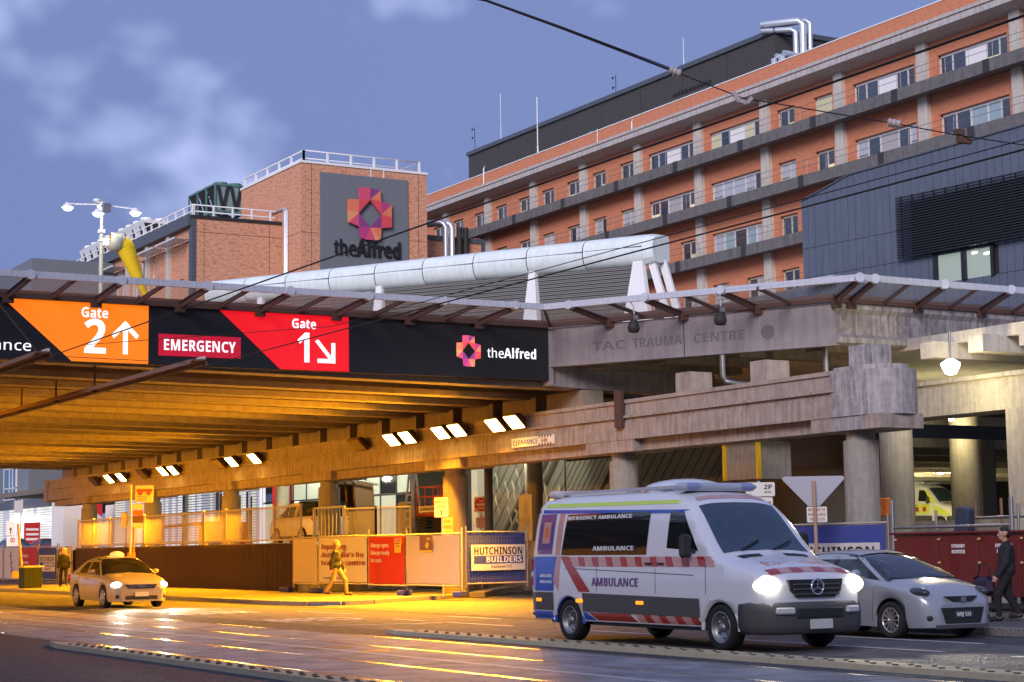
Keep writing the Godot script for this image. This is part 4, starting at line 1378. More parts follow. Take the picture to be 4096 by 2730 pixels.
# ------------------------------------------------------------------ pale tubular link bridge
func link_tube():
	var t = thing("link_bridge", "pale green rounded metal link bridge with louvred wall standing behind the road bridge", "link bridge", Vector3(36, 8, -66))
	var a = Vector3(39.45, 12.9, -57.0)
	var b = Vector3(31.3, 14.0, -82.5)
	var d = (b - a).normalized()
	var side = d.cross(Vector3.UP).normalized()      # faces the camera side
	if side.x > 0: side = -side
	var upv = Vector3.UP
	var prof = [[0.18, -0.62], [0.42, -0.56], [0.58, -0.38], [0.64, -0.18], [0.66, 0.0], [0.655, 0.09], [0.655, 0.11], [0.63, 0.28], [0.56, 0.42], [0.42, 0.54], [0.2, 0.61], [-0.1, 0.66], [-0.5, 0.68]]
	var n = 9
	for k in n:
		var p0 = a.lerp(b, float(k) / n)
		var p1 = a.lerp(b, float(k + 1) / n - 0.0016)
		for h in 2:
			var g = Geo.new()
			g.st.set_smooth_group(0)
			var r0 = []
			var r1 = []
			for i in (range(0, 6) if h == 0 else range(6, 13)):
				r0.append(p0 + side * prof[i][0] + upv * prof[i][1])
				r1.append(p1 + side * prof[i][0] + upv * prof[i][1])
			if h == 0: r0.append(p0 + side * prof[6][0] * 0.995 + upv * (prof[6][1] - 0.025)); r1.append(p1 + side * prof[6][0] * 0.995 + upv * (prof[6][1] - 0.025))
			g.rings_join([r0, r1], false, false)
			wp("shell_panel", g, M.pod_metal, t)
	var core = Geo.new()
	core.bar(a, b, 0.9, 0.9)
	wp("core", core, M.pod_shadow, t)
	var cap = Geo.new()
	var ring = []
	for p in prof: ring.append(a + side * p[0] * 0.99 + upv * p[1] * 0.99 - d * 0.0)
	ring.append(a - side * 0.6 + upv * 0.5); ring.append(a - side * 0.6 - upv * 0.5)
	var tip = []
	for p in ring: tip.append(a - d * 0.45 + (p - a) * 0.86)
	cap.rings_join([ring, tip], true, true)
	wp("end_cap", cap, M.pod_metal, t)
	# louvred wall below
	var lv = Geo.new()
	var a2 = a + d * 0.3
	for k in 40:
		var y = -0.62 - k * 0.075
		var o = side * (0.38 if k % 2 else 0.33)
		lv.bar(a2 + o + upv * y, b + o + upv * y, 0.05, 0.05)
	var sl = wp("louvre_slats", lv, M.louvre_grey, t)
	sl.set_meta("kind", "stuff")
	var bk = Geo.new()
	bk.quad(a2 + side * 0.30 + upv * -0.5, b + side * 0.30 + upv * -0.5, b + side * 0.30 + upv * -5, a2 + side * 0.30 + upv * -5)
	wp("louvre_back", bk, M.clad_dark, t)
	# tapered white legs
	for s in [[0.215, 0.0, 0.16, 0.31], [0.012, 0.0, 0.22, 0.48], [0.55, 0.0, 0.16, 0.31], [0.85, 0.0, 0.16, 0.3]]:
		var top = a.lerp(b, s[0]) - upv * 0.45 + side * 0.42
		var g = Geo.new()
		var r0 = []
		var r1 = []
		for q in [[-1, -1], [1, -1], [1.0, 1], [-1, 1]]:
			r0.append(top + d * q[0] * s[2] + side * q[1] * 0.1)
			r1.append(top + upv * -4.0 + d * q[0] * s[3] * 1.9 + side * (q[1] * 0.16 + 0.25))
		g.rings_join([r0, r1], true, true)
		wp("leg", g, M.coping_white, t)
	for k in 2:
		var g = Geo.new()
		var top = a - upv * 0.42 - d * (0.12 + 0.2 * k) + side * (0.2 - 0.45 * k)
		g.bar(top, top + upv * -4 - d * 1.3, 0.12, 0.3)
		wp("leg", g, M.coping_white, t)

# ------------------------------------------------------------------ blue-grey clad building on the right
func clad_building():
	var t = thing("clad_building", "dark blue-grey metal clad building with sloped roof end and black louvred screen", "building", Vector3(52, 8, -52))
	var p0 = Vector3(50.73, 0, -61.66)
	var d = Vector3(0.11543, 0, 0.99332)
	var n = Vector3(-0.99332, 0, 0.11543)
	var top = func(s): return 16.56 + (0.7 * s / 2.87 if s < 2.87 else 0.7 + (s - 2.87) * 0.04)
	var yaw = Basis(d, Vector3.UP, n)
	var back = Geo.new()
	back.prism(PackedVector2Array([Vector2(0, 7), Vector2(24, 7), Vector2(24, top.call(24.0) - 0.03), Vector2(2.87, top.call(2.87) - 0.03), Vector2(0, 16.53)]), Transform3D(yaw, p0 - n * 12), 11.96)
	wp("structure_behind", back, M.clad_joint, t)
	var cuts = [7.0, 12.0, 13.15, 14.45, 30.0]
	var s = 0.0
	var k = 0
	while s < 16.0:
		var w = 0.39
		var e = s + w - 0.022
		for j in 4:
			var y0 = cuts[j]
			var ya = minf(cuts[j + 1] - 0.02, top.call(s))
			var yb = minf(cuts[j + 1] - 0.02, top.call(e))
			# leave the window and louvre openings free
			if s > 7.4 and s < 10.2 and j == 1: continue
			var g = Geo.new()
			g.prism(PackedVector2Array([Vector2(s, y0), Vector2(e, y0), Vector2(e, yb), Vector2(s, ya)]), Transform3D(yaw, p0 - n * 0.05), 0.05 + (0.006 if (k + j) % 3 == 0 else 0.0))
			wp("cladding_panel", g, M.clad_blue, t)
		s += w
		k += 1
	# roof edge trim
	var tr = Geo.new()
	var q = func(a): return p0 + d * a + Vector3.UP * (top.call(a) + 0.03) + n * 0.02
	tr.bar(q.call(0.0), q.call(2.87), 0.1, 0.06); tr.bar(q.call(2.87), q.call(24.0), 0.1, 0.06)
	wp("roof_trim", tr, M.grey_metal_trim, t)
	# louvred black screen standing off the wall
	var sc = thing("louvre_screen", "black slatted sun screen fixed on the blue-grey clad wall", "louvre screen", p0 + d * 9 + Vector3.UP * 13.2)
	for k2 in 24:
		var g = Geo.new()
		var y = 13.24 + k2 * 0.108
		var a0 = 5.67
		g.bar(p0 + d * a0 + n * 0.32 + Vector3.UP * y, p0 + d * 16.0 + n * 0.32 + Vector3.UP * (y + 0.03), 0.09, 0.052)
		wp("slat", g, M.louvre_black, sc)
	for k2 in 18:
		var g = Geo.new()
		g.box(p0 + d * (5.9 + k2 * 0.58) + n * 0.25 + Vector3.UP * 14.5, Vector3(0.05, 2.6, 0.06), yaw)
		wp("mullion", g, M.louvre_black, sc)
	var bk = Geo.new()
	bk.prism(PackedVector2Array([Vector2(6.3, 13.25), Vector2(16, 13.3), Vector2(16, 15.6), Vector2(6.3, 15.5)]), Transform3D(yaw, p0 + n * 0.08), 0.06)
	wp("dark_backing", bk, M.louvre_black, sc)
	# lit window below the screen
	var wf = Geo.new()
	for a in [7.4, 8.86, 10.28]: wf.box(p0 + d * a + Vector3.UP * 12.6 + n * 0.06, Vector3(0.2 if a == 8.86 else 0.14, 1.3, 0.14), yaw)
	wf.box(p0 + d * 8.84 + Vector3.UP * 13.17 + n * 0.06, Vector3(3.0, 0.12, 0.14), yaw)
	var win = wp("window", wf, M.louvre_black, t)
	for i in 2:
		var g = Geo.new()
		g.box(p0 + d * (8.13 + 1.44 * i) + Vector3.UP * 12.55 - n * 0.03, Vector3(1.26, 1.16, 0.03), yaw)
		wp("pane", g, M.office_pane, win)
	for i in 2:
		var g = Geo.new()
		g.box(p0 + d * (9.35 + 0.6 * i) + Vector3.UP * (12.98 - 0.1 * i) - n * 0.005, Vector3(0.24, 0.06, 0.02), yaw)
		wp("strip_light", g, M.white_lamp, win)
	# small duct box on the low roof in front
	var c = Geo.new()
	c.box(Vector3(46.6, 11.75, -54.5), Vector3(1.4, 0.28, 2.2), yaw)
	one("roof_hood", c, M.duct_silver, "small pale metal hood on the low roof before the clad wall", "roof vent")
	c = Geo.new()
	c.span(Vector3(45.9, 8, -58), Vector3(47.6, 11.6, -53.4))
	one("roof_plinth", c, M.clad_blue, "dark metal plinth under the pale roof hood", "roof vent")

# ------------------------------------------------------------------ what stands under and behind the bridge
func omni(called, at, c, e, sz, parent = self):
	var l = OmniLight3D.new()
	l.name = called
	l.light_color = lin(c[0], c[1], c[2])
	l.light_energy = e
	l.light_size = sz
	l.omni_range = 60.0
	l.omni_attenuation = 2.0
	l.shadow_enabled = true
	parent.add_child(l, true)
	l.position = inv(parent) * at
	return l

func undercroft():
	var g = Geo.new()
	g.span(Vector3(26.5, 0, -130), Vector3(60, 1.78, -60.2))
	g.span(Vector3(31.5, 0, -60.2), Vector3(60, 1.78, -24))
	struct("podium", g, M.podium_concrete)
	# ground floor wall of the hospital set back behind the columns
	var t = thing("hospital_entrance_front", "lit hospital ground floor front with slatted screens, glass entrance and dark ribbed walls", "building", Vector3(35.6, 1.78, -75))
	g = Geo.new()
	g.span(Vector3(28.6, 5.02, -112), Vector3(37, 5.3, -47))
	wp("soffit", g, M.soffit_board, t)
	# pale slatted screens with uneven backlit strips
	var z = -111.0
	while z < -87.2:
		var w = rng.randf_range(0.25, 0.7)
		var h = rng.randf_range(0.0, 0.5)
		g = Geo.new()
		g.span(Vector3(35.6, 1.78, z), Vector3(35.7, 5.02, z + w))
		wp("screen_strip", g, [M.screen_back_a, M.screen_back_b, M.screen_back_c][rng.randi() % 3], t)
		z += w
	for k in 22:
		g = Geo.new()
		g.span(Vector3(35.5, 1.9 + k * 0.145, -111), Vector3(35.54, 1.9 + k * 0.145 + 0.045, -87.2))
		wp("slat", g, M.screen_pale, t)
	for zz in [-104.0, -98.2, -93.0]:
		g = Geo.new()
		g.span(Vector3(35.4, 1.78, zz), Vector3(35.6, 5.02, zz + 0.45))
		wp("screen_post", g, M.screen_pale, t)
	for k in 9:
		g = Geo.new()
		g.span(Vector3(35.42, 1.78, -93.0 + k * 0.62), Vector3(35.47, 4.9 - (k % 3) * 0.25, -93.0 + k * 0.62 + 0.09 + 0.08 * (k % 2)))
		wp("bright_strip", g, M.entrance_pane if k % 3 == 0 else M.clad_dark, t)
	g = Geo.new()
	g.span(Vector3(35.2, 1.78, -84.6), Vector3(36.2, 5.02, -83.1))
	wp("red_pier", g, M.sign_red_paint, t)
	# glazed entrance
	var zs = [-86.9, -85.2, -83.0, -81.4, -79.6, -78.0, -76.4, -74.8, -73.2, -71.6, -70.0]
	for i in zs.size() - 1:
		g = Geo.new()
		g.span(Vector3(35.6, 1.78, zs[i]), Vector3(35.7, 5.02, zs[i] + 0.1))
		g.span(Vector3(35.6, 3.95, zs[i]), Vector3(35.7, 4.05, zs[i + 1]))
		var win = wp("window", g, M.louvre_black, t)
		for q in [[1.85, 3.95], [4.05, 5.0]]:
			g = Geo.new()
			g.span(Vector3(35.63, q[0], zs[i] + 0.1), Vector3(35.66, q[1], zs[i + 1]))
			wp("pane", g, M.entrance_pane if (i * 3 + int(q[0])) % 4 else M.pane, win)
	for zz in [-71.5, -80.0]:
		g = Geo.new()
		g.tube([Vector3(33.8, 1.78, zz), Vector3(33.8, 5.02, zz)], 0.33, 20)
		wp("white_column", g, M.pale_pillar, t)
	# dark wall, then walls of slanting ribbed boards
	g = Geo.new()
	g.span(Vector3(35.5, 1.78, -70), Vector3(35.8, 5.02, -63.6))
	wp("dark_wall", g, M.clad_dark, t)
	g = Geo.new()
	g.span(Vector3(35.46, 1.78, -66.6), Vector3(35.5, 5.02, -66.5))
	wp("wall_joint", g, M.clad_dark_pale, t)
	slant_boards(t, 35.5, -62.9, -57.2, 1.78, 5.02, 0.62, M.clad_dark_pale, true)
	slant_boards(t, 35.5, -57.1, -53.2, 1.78, 4.7, 0.36, M.clad_dark_pale, true)
	slant_boards(t, 35.5, -53.0, -46.0, 1.78, 5.6, 0.55, M.clad_dark, false)
	g = Geo.new()
	g.span(Vector3(35.0, 1.78, -63.6), Vector3(35.6, 5.02, -63.1))
	wp("white_post", g, M.frame_white, t)
	g = Geo.new()
	g.span(Vector3(35.4, 1.78, -45.9), Vector3(36, 7.2, -40.2))
	wp("grey_wall", g, M.wall_grey_dark, t)
	g = Geo.new()
	g.tube([Vector3(33.5, 1.78, -56.2), Vector3(33.5, 5.6, -56.2)], 0.32, 18)
	wp("slim_column", g, M.column_concrete, t)
	g = Geo.new()
	g.box(Vector3(34.5, 3.1, -51.0), Vector3(0.16, 2.7, 0.2))
	wp("white_pole", g, M.frame_white, t)
	slant_boards(t, 35.3, -46.2, -45.4, 1.78, 4.3, 0.4, M.clad_dark_pale, true)
	# torn plastic wrapping left on the wall
	for k in 16:
		g = Geo.new()
		var zz = rng.randf_range(-62.4, -57.4)
		var y = rng.randf_range(3.4, 4.9) if k < 11 else rng.randf_range(2.3, 3.4)
		var pts = []
		for j in 5: pts.append([Vector3(35.28 + rng.randf() * 0.06, y - j * 0.2, zz + rng.randf_range(-0.06, 0.06) + j * 0.06), 0.02 + 0.09 * rng.randf() * (1.0 - j / 5.0)])
		for j in 4: g.quad(pts[j][0] - Vector3(0, 0, pts[j][1]), pts[j][0] + Vector3(0, 0, pts[j][1]), pts[j + 1][0] + Vector3(0, 0, pts[j + 1][1]), pts[j + 1][0] - Vector3(0, 0, pts[j + 1][1]))
		wp("plastic_scrap", g, M.plastic_wrap, t)
	# downlights in the soffit
	for p in [[33.5, -84.0], [33.2, -77.5], [33.0, -72.8], [32.4, -64.5], [33.6, -61.2], [33.0, -56.8]]:
		g = Geo.new()
		g.lathe(Vector3(p[0], 5.02, p[1]), Vector3.DOWN, [[0.0, 0.02], [0.16, 0.02], [0.18, 0.0]], 14)
		wp("downlight", g, M.white_lamp, t)
		omni("downlight_glow", Vector3(p[0], 4.93, p[1]), [1.0, 0.92, 0.62], 5.0, 0.12)
	# loose things standing on the podium
	var p = thing("leaning_boards", "stack of tall brown boards leaning together behind the silver gate", "boards", Vector3(31, 1.78, -66.5))
	for k in 5:
		g = Geo.new()
		g.box(Vector3(31.0 + 0.1 * k, 3.0, -68.0 + 0.52 * k), Vector3(1.3, 2.5, 0.09), Basis(Vector3.RIGHT, -0.22 + 0.02 * k) * Basis(Vector3.UP, 0.5))
		wp("board", g, M.board_brown, p)
		g = Geo.new()
		g.box(Vector3(31.0 + 0.1 * k, 4.25, -67.72 + 0.52 * k), Vector3(1.34, 0.07, 0.13), Basis(Vector3.RIGHT, -0.22) * Basis(Vector3.UP, 0.5))
		wp("steel_edge", g, M.duct_silver, p)
	ladder("step_ladder", Vector3(29.6, 1.78, -58.7), "tall aluminium step ladder standing beside the orange scissor lift")
	var l = thing("scissor_lift", "orange and black scissor lift with caged platform parked by the round column", "scissor lift", Vector3(30.4, 1.78, -57.6))
	var o = Vector3(30.4, 1.78, -57.6)
	g = Geo.new()
	g.bevel(o + Vector3(0, 0.28, 0), Vector3(0.9, 0.36, 1.9), 0.04)
	wp("chassis", g, M.grille_black, l)
	for s in 4:
		g = Geo.new()
		g.lathe(o + Vector3(-0.46 if s % 2 else 0.46, 0.17, -0.7 if s < 2 else 0.7), Vector3.RIGHT, [[0.0, -0.07], [0.17, -0.07], [0.17, 0.07], [0.0, 0.07]], 16, false)
		wp("wheel", g, M.rubber, l)
	for k in 4:
		g = Geo.new()
		var y = 0.5 + k * 0.11
		for x in [-0.36, 0.36]:
			g.bar(o + Vector3(x, y, -0.85), o + Vector3(x, y + 0.1, 0.85), 0.05, 0.07)
			g.bar(o + Vector3(x, y + 0.1, -0.85), o + Vector3(x, y, 0.85), 0.05, 0.07)
		wp("scissor_arm", g, M.grille_black, l)
	g = Geo.new()
	g.bevel(o + Vector3(0, 1.0, 0), Vector3(0.9, 0.14, 1.95), 0.02)
	wp("platform", g, M.lift_orange, l)
	g = Geo.new()
	g.box(o + Vector3(-0.46, 1.2, 0), Vector3(0.02, 0.22, 1.5))
	wp("warning_plate", g, M.sign_face, l)
	words("DANGER", 0.1, face(o + Vector3(-0.473, 1.15, -0.6), -90), M.ink_black, l, true, 1.1)
	g = Geo.new()
	for y in [1.3, 1.65, 2.0]:
		for x in [-0.44, 0.44]: g.bar(o + Vector3(x, y, -0.95), o + Vector3(x, y, 0.95), 0.04, 0.04)
		for zz in [-0.95, 0.95]: g.bar(o + Vector3(-0.44, y, zz), o + Vector3(0.44, y, zz), 0.04, 0.04)
	for x in [-0.44, 0.44]:
		for zz in [-0.95, -0.3, 0.3, 0.95]: g.bar(o + Vector3(x, 1.0, zz), o + Vector3(x, 2.02, zz), 0.045, 0.045)
	wp("guard_rail", g, M.lift_orange, l)
	g = Geo.new()
	g.bevel(o + Vector3(0.1, 1.5, 0.4), Vector3(0.25, 0.45, 0.3), 0.03)
	wp("control_box", g, M.sign_yellow, l)
	g = Geo.new()
	g.bevel(Vector3(30.9, 2.5, -60.2), Vector3(0.5, 1.5, 1.1), 0.05)
	one("wrapped_crate", g, M.tarp_blue, "blue-grey wrapped crate with yellow edge standing left of the scissor lift", "crate")
	g = Geo.new()
	g.bevel(Vector3(30.6, 2.55, -60.75), Vector3(0.55, 1.55, 0.16), 0.05)
	one("yellow_pad", g, M.sign_yellow, "yellow padded edge board standing left of the wrapped crate", "board")
	g = Geo.new()
	g.tube([Vector3(29.2, 1.78, -51.9), Vector3(29.2, 4.3, -51.9), Vector3(29.3, 4.6, -51.8), Vector3(29.9, 5.2, -51.2), Vector3(29.9, 6.2, -51.2)], 0.14, 12)
	one("downpipe", g, M.grey_plastic, "fat dark downpipe with an elbow right of the round column", "pipe")
	g = Geo.new()
	g.bevel(Vector3(32.2, 2.6, -54.6), Vector3(0.06, 1.6, 0.9), 0.02)
	one("plasterboard_sheet", g, M.banner_white, "pale plasterboard sheet leaning behind the no entry sign", "board")
	# yellow-edged concrete hanging panel
	var y = thing("yellow_edged_pier", "square concrete pier with yellow painted edges hanging beyond the ambulance roof", "pier", Vector3(32.3, 3.4, -42))
	g = Geo.new()
	g.span(Vector3(32.0, 3.42, -42.66), Vector3(33.2, 4.5, -41.2))
	wp("concrete", g, M.column_concrete, y)
	for zz in [-42.72, -41.14]:
		g = Geo.new()
		g.box(Vector3(31.98, 3.96, zz), Vector3(0.12, 1.1, 0.11))
		wp("yellow_edge", g, M.sign_yellow, y)
	g = Geo.new()
	g.span(Vector3(31.6, 4.62, -43.6), Vector3(33.4, 4.7, -40.5))
	wp("cap_slab", g, M.column_concrete, y)

func slant_boards(t, x, z0, z1, y0, y1, step, m, round):
	# boards laid at 45 degrees, clipped to the wall rectangle
	var h = y1 - y0
	var s = z0 - h
	while s < z1:
		var band = PackedVector2Array([Vector2(s, y0), Vector2(s + step - 0.05, y0), Vector2(s + step - 0.05 + h, y1), Vector2(s + h, y1)])
		var win = PackedVector2Array([Vector2(z0, y0), Vector2(z1, y0), Vector2(z1, y1), Vector2(z0, y1)])
		for poly in Geometry2D.intersect_polygons(band, win):
			var g = Geo.new()
			g.prism(poly, Transform3D(Basis(Vector3(0, 0, 1), Vector3(0, 1, 0), Vector3(-1, 0, 0)), Vector3(x, 0, 0)), 0.08)
			if round and poly.size() == 4:
				var a = Vector3(x - 0.06, y0, s + step * 0.5 - 0.02)
				if a.z > z0 and a.z + h < z1: g.tube([a, a + Vector3(0, h, h)], step * 0.28, 8)
			wp("slanted_board", g, m, t)
		s += step
	var b = Geo.new()
	b.span(Vector3(x, y0, z0), Vector3(x + 0.2, y1, z1))
	wp("board_backing", b, M.louvre_black, t)

func ladder(called, o, label):
	var t = thing(called, label, "ladder", o)
	var g
	for s in [[0.0, 0.36], [0.55, 0.30]]:
		for x in [-1, 1]:
			g = Geo.new()
			g.bar(o + Vector3(s[0], 0, x * s[1]), o + Vector3(0.28, 2.9, x * 0.18), 0.04, 0.075)
			wp("stile", g, M.duct_silver, t)
	for k in 9:
		g = Geo.new()
		var f = (k + 1) / 10.0
		var w = lerpf(0.36, 0.18, f)
		g.bar(o + Vector3(0.28 * f, 2.9 * f, -w), o + Vector3(0.28 * f, 2.9 * f, w), 0.07, 0.035)
		wp("rung", g, M.duct_silver, t)

func car_park():
	var t = thing("covered_ambulance_bay", "covered concrete ambulance bay with lit ceilings beyond the bridge columns", "building", Vector3(42, 2.1, -42))
	var g = Geo.new()
	g.span(Vector3(36, 1.8, -99), Vector3(75, 2.15, -26))
	wp("bay_floor", g, M.podium_concrete, t)
	g = Geo.new()
	g.span(Vector3(36.5, 5.35, -99), Vector3(75, 5.7, -44.5))
	wp("low_ceiling", g, M.pale_pillar, t)
	g = Geo.new()
	g.span(Vector3(33, 6.6, -44.5), Vector3(75, 6.9, -24))
	wp("ceiling", g, M.pale_pillar, t)
	for k in 10:
		g = Geo.new()
		g.span(Vector3(36.5, 4.75, -46.5 - k * 4.2), Vector3(75, 5.36, -46.1 - k * 4.2))
		wp("ceiling_beam", g, M.pale_pillar, t)
	for k in 6:
		g = Geo.new()
		g.span(Vector3(32.2, 6.2, -34.6 + k * 1.7), Vector3(55, 6.62, -34.1 + k * 1.7))
		wp("ceiling_beam", g, M.pale_pillar, t)
	g = Geo.new()
	g.span(Vector3(74.6, 2, -99), Vector3(75.0, 6.6, -24))
	wp("back_wall", g, M.clad_dark, t)
	g = Geo.new()
	g.span(Vector3(62.4, 2, -84.4), Vector3(74.6, 4.75, -84))
	wp("end_wall", g, M.clad_dark, t)
	# second crosshead with its columns
	g = Geo.new()
	g.span(Vector3(32.6, 4.75, -40.0), Vector3(33.7, 5.55, -24))
	g.span(Vector3(32.5, 5.55, -40.0), Vector3(33.8, 5.66, -24))
	wp("inner_crosshead", g, M.column_concrete, t)
	for p in [[31.8, -35.2, 0.42, 4.9], [40.4, -41.6, 0.48, 6.6], [45.5, -46.0, 0.4, 5.4]]:
		g = Geo.new()
		g.tube([Vector3(p[0], 0.1, p[1]), Vector3(p[0], p[3], p[1])], p[2], 24)
		wp("column", g, M.column_concrete, t)
	g = Geo.new()
	g.span(Vector3(32.45, 0.1, -32.0), Vector3(33.65, 4.75, -30.6))
	wp("square_pier", g, M.column_concrete, t)
	for k in 2:
		g = Geo.new()
		g.tube([Vector3(40.9 + k * 0.35, 2, -40.0 + 0.1 * k), Vector3(40.9 + k * 0.35, 6.6, -40.0 + 0.1 * k)], 0.10, 8)
		wp("riser_pipe", g, M.pale_pillar, t)
	g = Geo.new()
	g.span(Vector3(35.6, 4.6, -40.1), Vector3(43.5, 5.0, -40.0))
	wp("blue_beam", g, M.tarp_blue, t)
	g = Geo.new()
	g.span(Vector3(33.2, 5.05, -37.5), Vector3(33.25, 5.35, -26))
	# lamps: a bright hanging bay light and smaller bulkheads
	var lamps = [[Vector3(31.25, 5.86, -32.55), 0.24, 5.0, "bright white bell lamp hanging under the bridge end at the right"], [Vector3(39.2, 5.48, -40.9), 0.15, 4.0, "white bulkhead lamp under the inner concrete beam"], [Vector3(60.3, 5.0, -63.8), 0.2, 26.0, "white lamp above the parked yellow-green ambulance"], [Vector3(55.3, 5.0, -66.8), 0.2, 26.0, "white lamp left of the pinkish front column"]]
	var i = 0
	for l in lamps:
		var o = thing("bay_lamp", l[3], "lamp", l[0], 0.0, "")
		g = Geo.new()
		g.lathe(l[0], Vector3.DOWN, [[0.0, -0.12], [l[1] * 0.4, -0.1], [l[1], 0.0], [l[1] * 0.9, 0.08], [l[1] * 0.5, 0.26], [0.0, 0.28]], 18)
		wp("shade", g, M.white_lamp, o)
		g = Geo.new()
		g.tube([l[0] + Vector3(0, 0.1, 0), l[0] + Vector3(0, 0.8 if i == 0 else 0.3, 0)], 0.03, 6)
		wp("stem", g, M.dull_steel, o)
		omni("lamp_glow", l[0] + Vector3(0, -0.5, 0), [1.0, 0.84, 0.42], l[2], 0.2)
		i += 1
	# rails at the podium edge above the red cabinet
	var r = thing("podium_handrail", "galvanised scaffold handrail above the red hydrant cabinet", "handrail", Vector3(26.3, 1.78, -27))
	for e in [[Vector3(26.2, 1.86, -29.2), Vector3(26.0, 1.86, -25.6)], [Vector3(27.6, 2.04, -28.2), Vector3(26.6, 2.06, -21)]]:
		g = Geo.new()
		g.tube([e[0], e[1]], 0.03, 8)
		wp("rail", g, M.dull_steel, r)
	for p in [[26.2, -29.2, 2.45], [26.0, -25.6, 2.4], [27.2, -26.6, 2.3], [26.3, -28.0, 2.2]]:
		g = Geo.new()
		g.tube([Vector3(p[0], 0.1, p[1]), Vector3(p[0], p[2], p[1])], 0.045 if p[2] > 2.3 else 0.03, 8)
		wp("post", g, M.dull_steel, r)
	for k in 3:
		g = Geo.new()
		g.tube([Vector3(28.0, 1.0, -28.6 + k * 0.75), Vector3(28.0, 2.45, -28.6 + k * 0.75)], 0.035, 6)
		wp("post", g, M.rusty_trough, r)
	g = Geo.new()
	g.bevel(Vector3(28.0, 1.98, -28.9), Vector3(0.35, 0.62, 0.40), 0.05, Basis(Vector3.RIGHT, 0.2))
	one("dark_tarp_bundle", g, M.tarp_blue, "dark tarpaulin bundle tied behind the end of the blue banner", "tarpaulin")
	g = Geo.new()
	g.bevel(Vector3(30.0, 2.41, -33.67), Vector3(0.2, 0.45, 0.26), 0.03)
	one("orange_crate", g, M.sign_orange_paint, "orange crate beside the middle column right of the pinkish column", "crate")

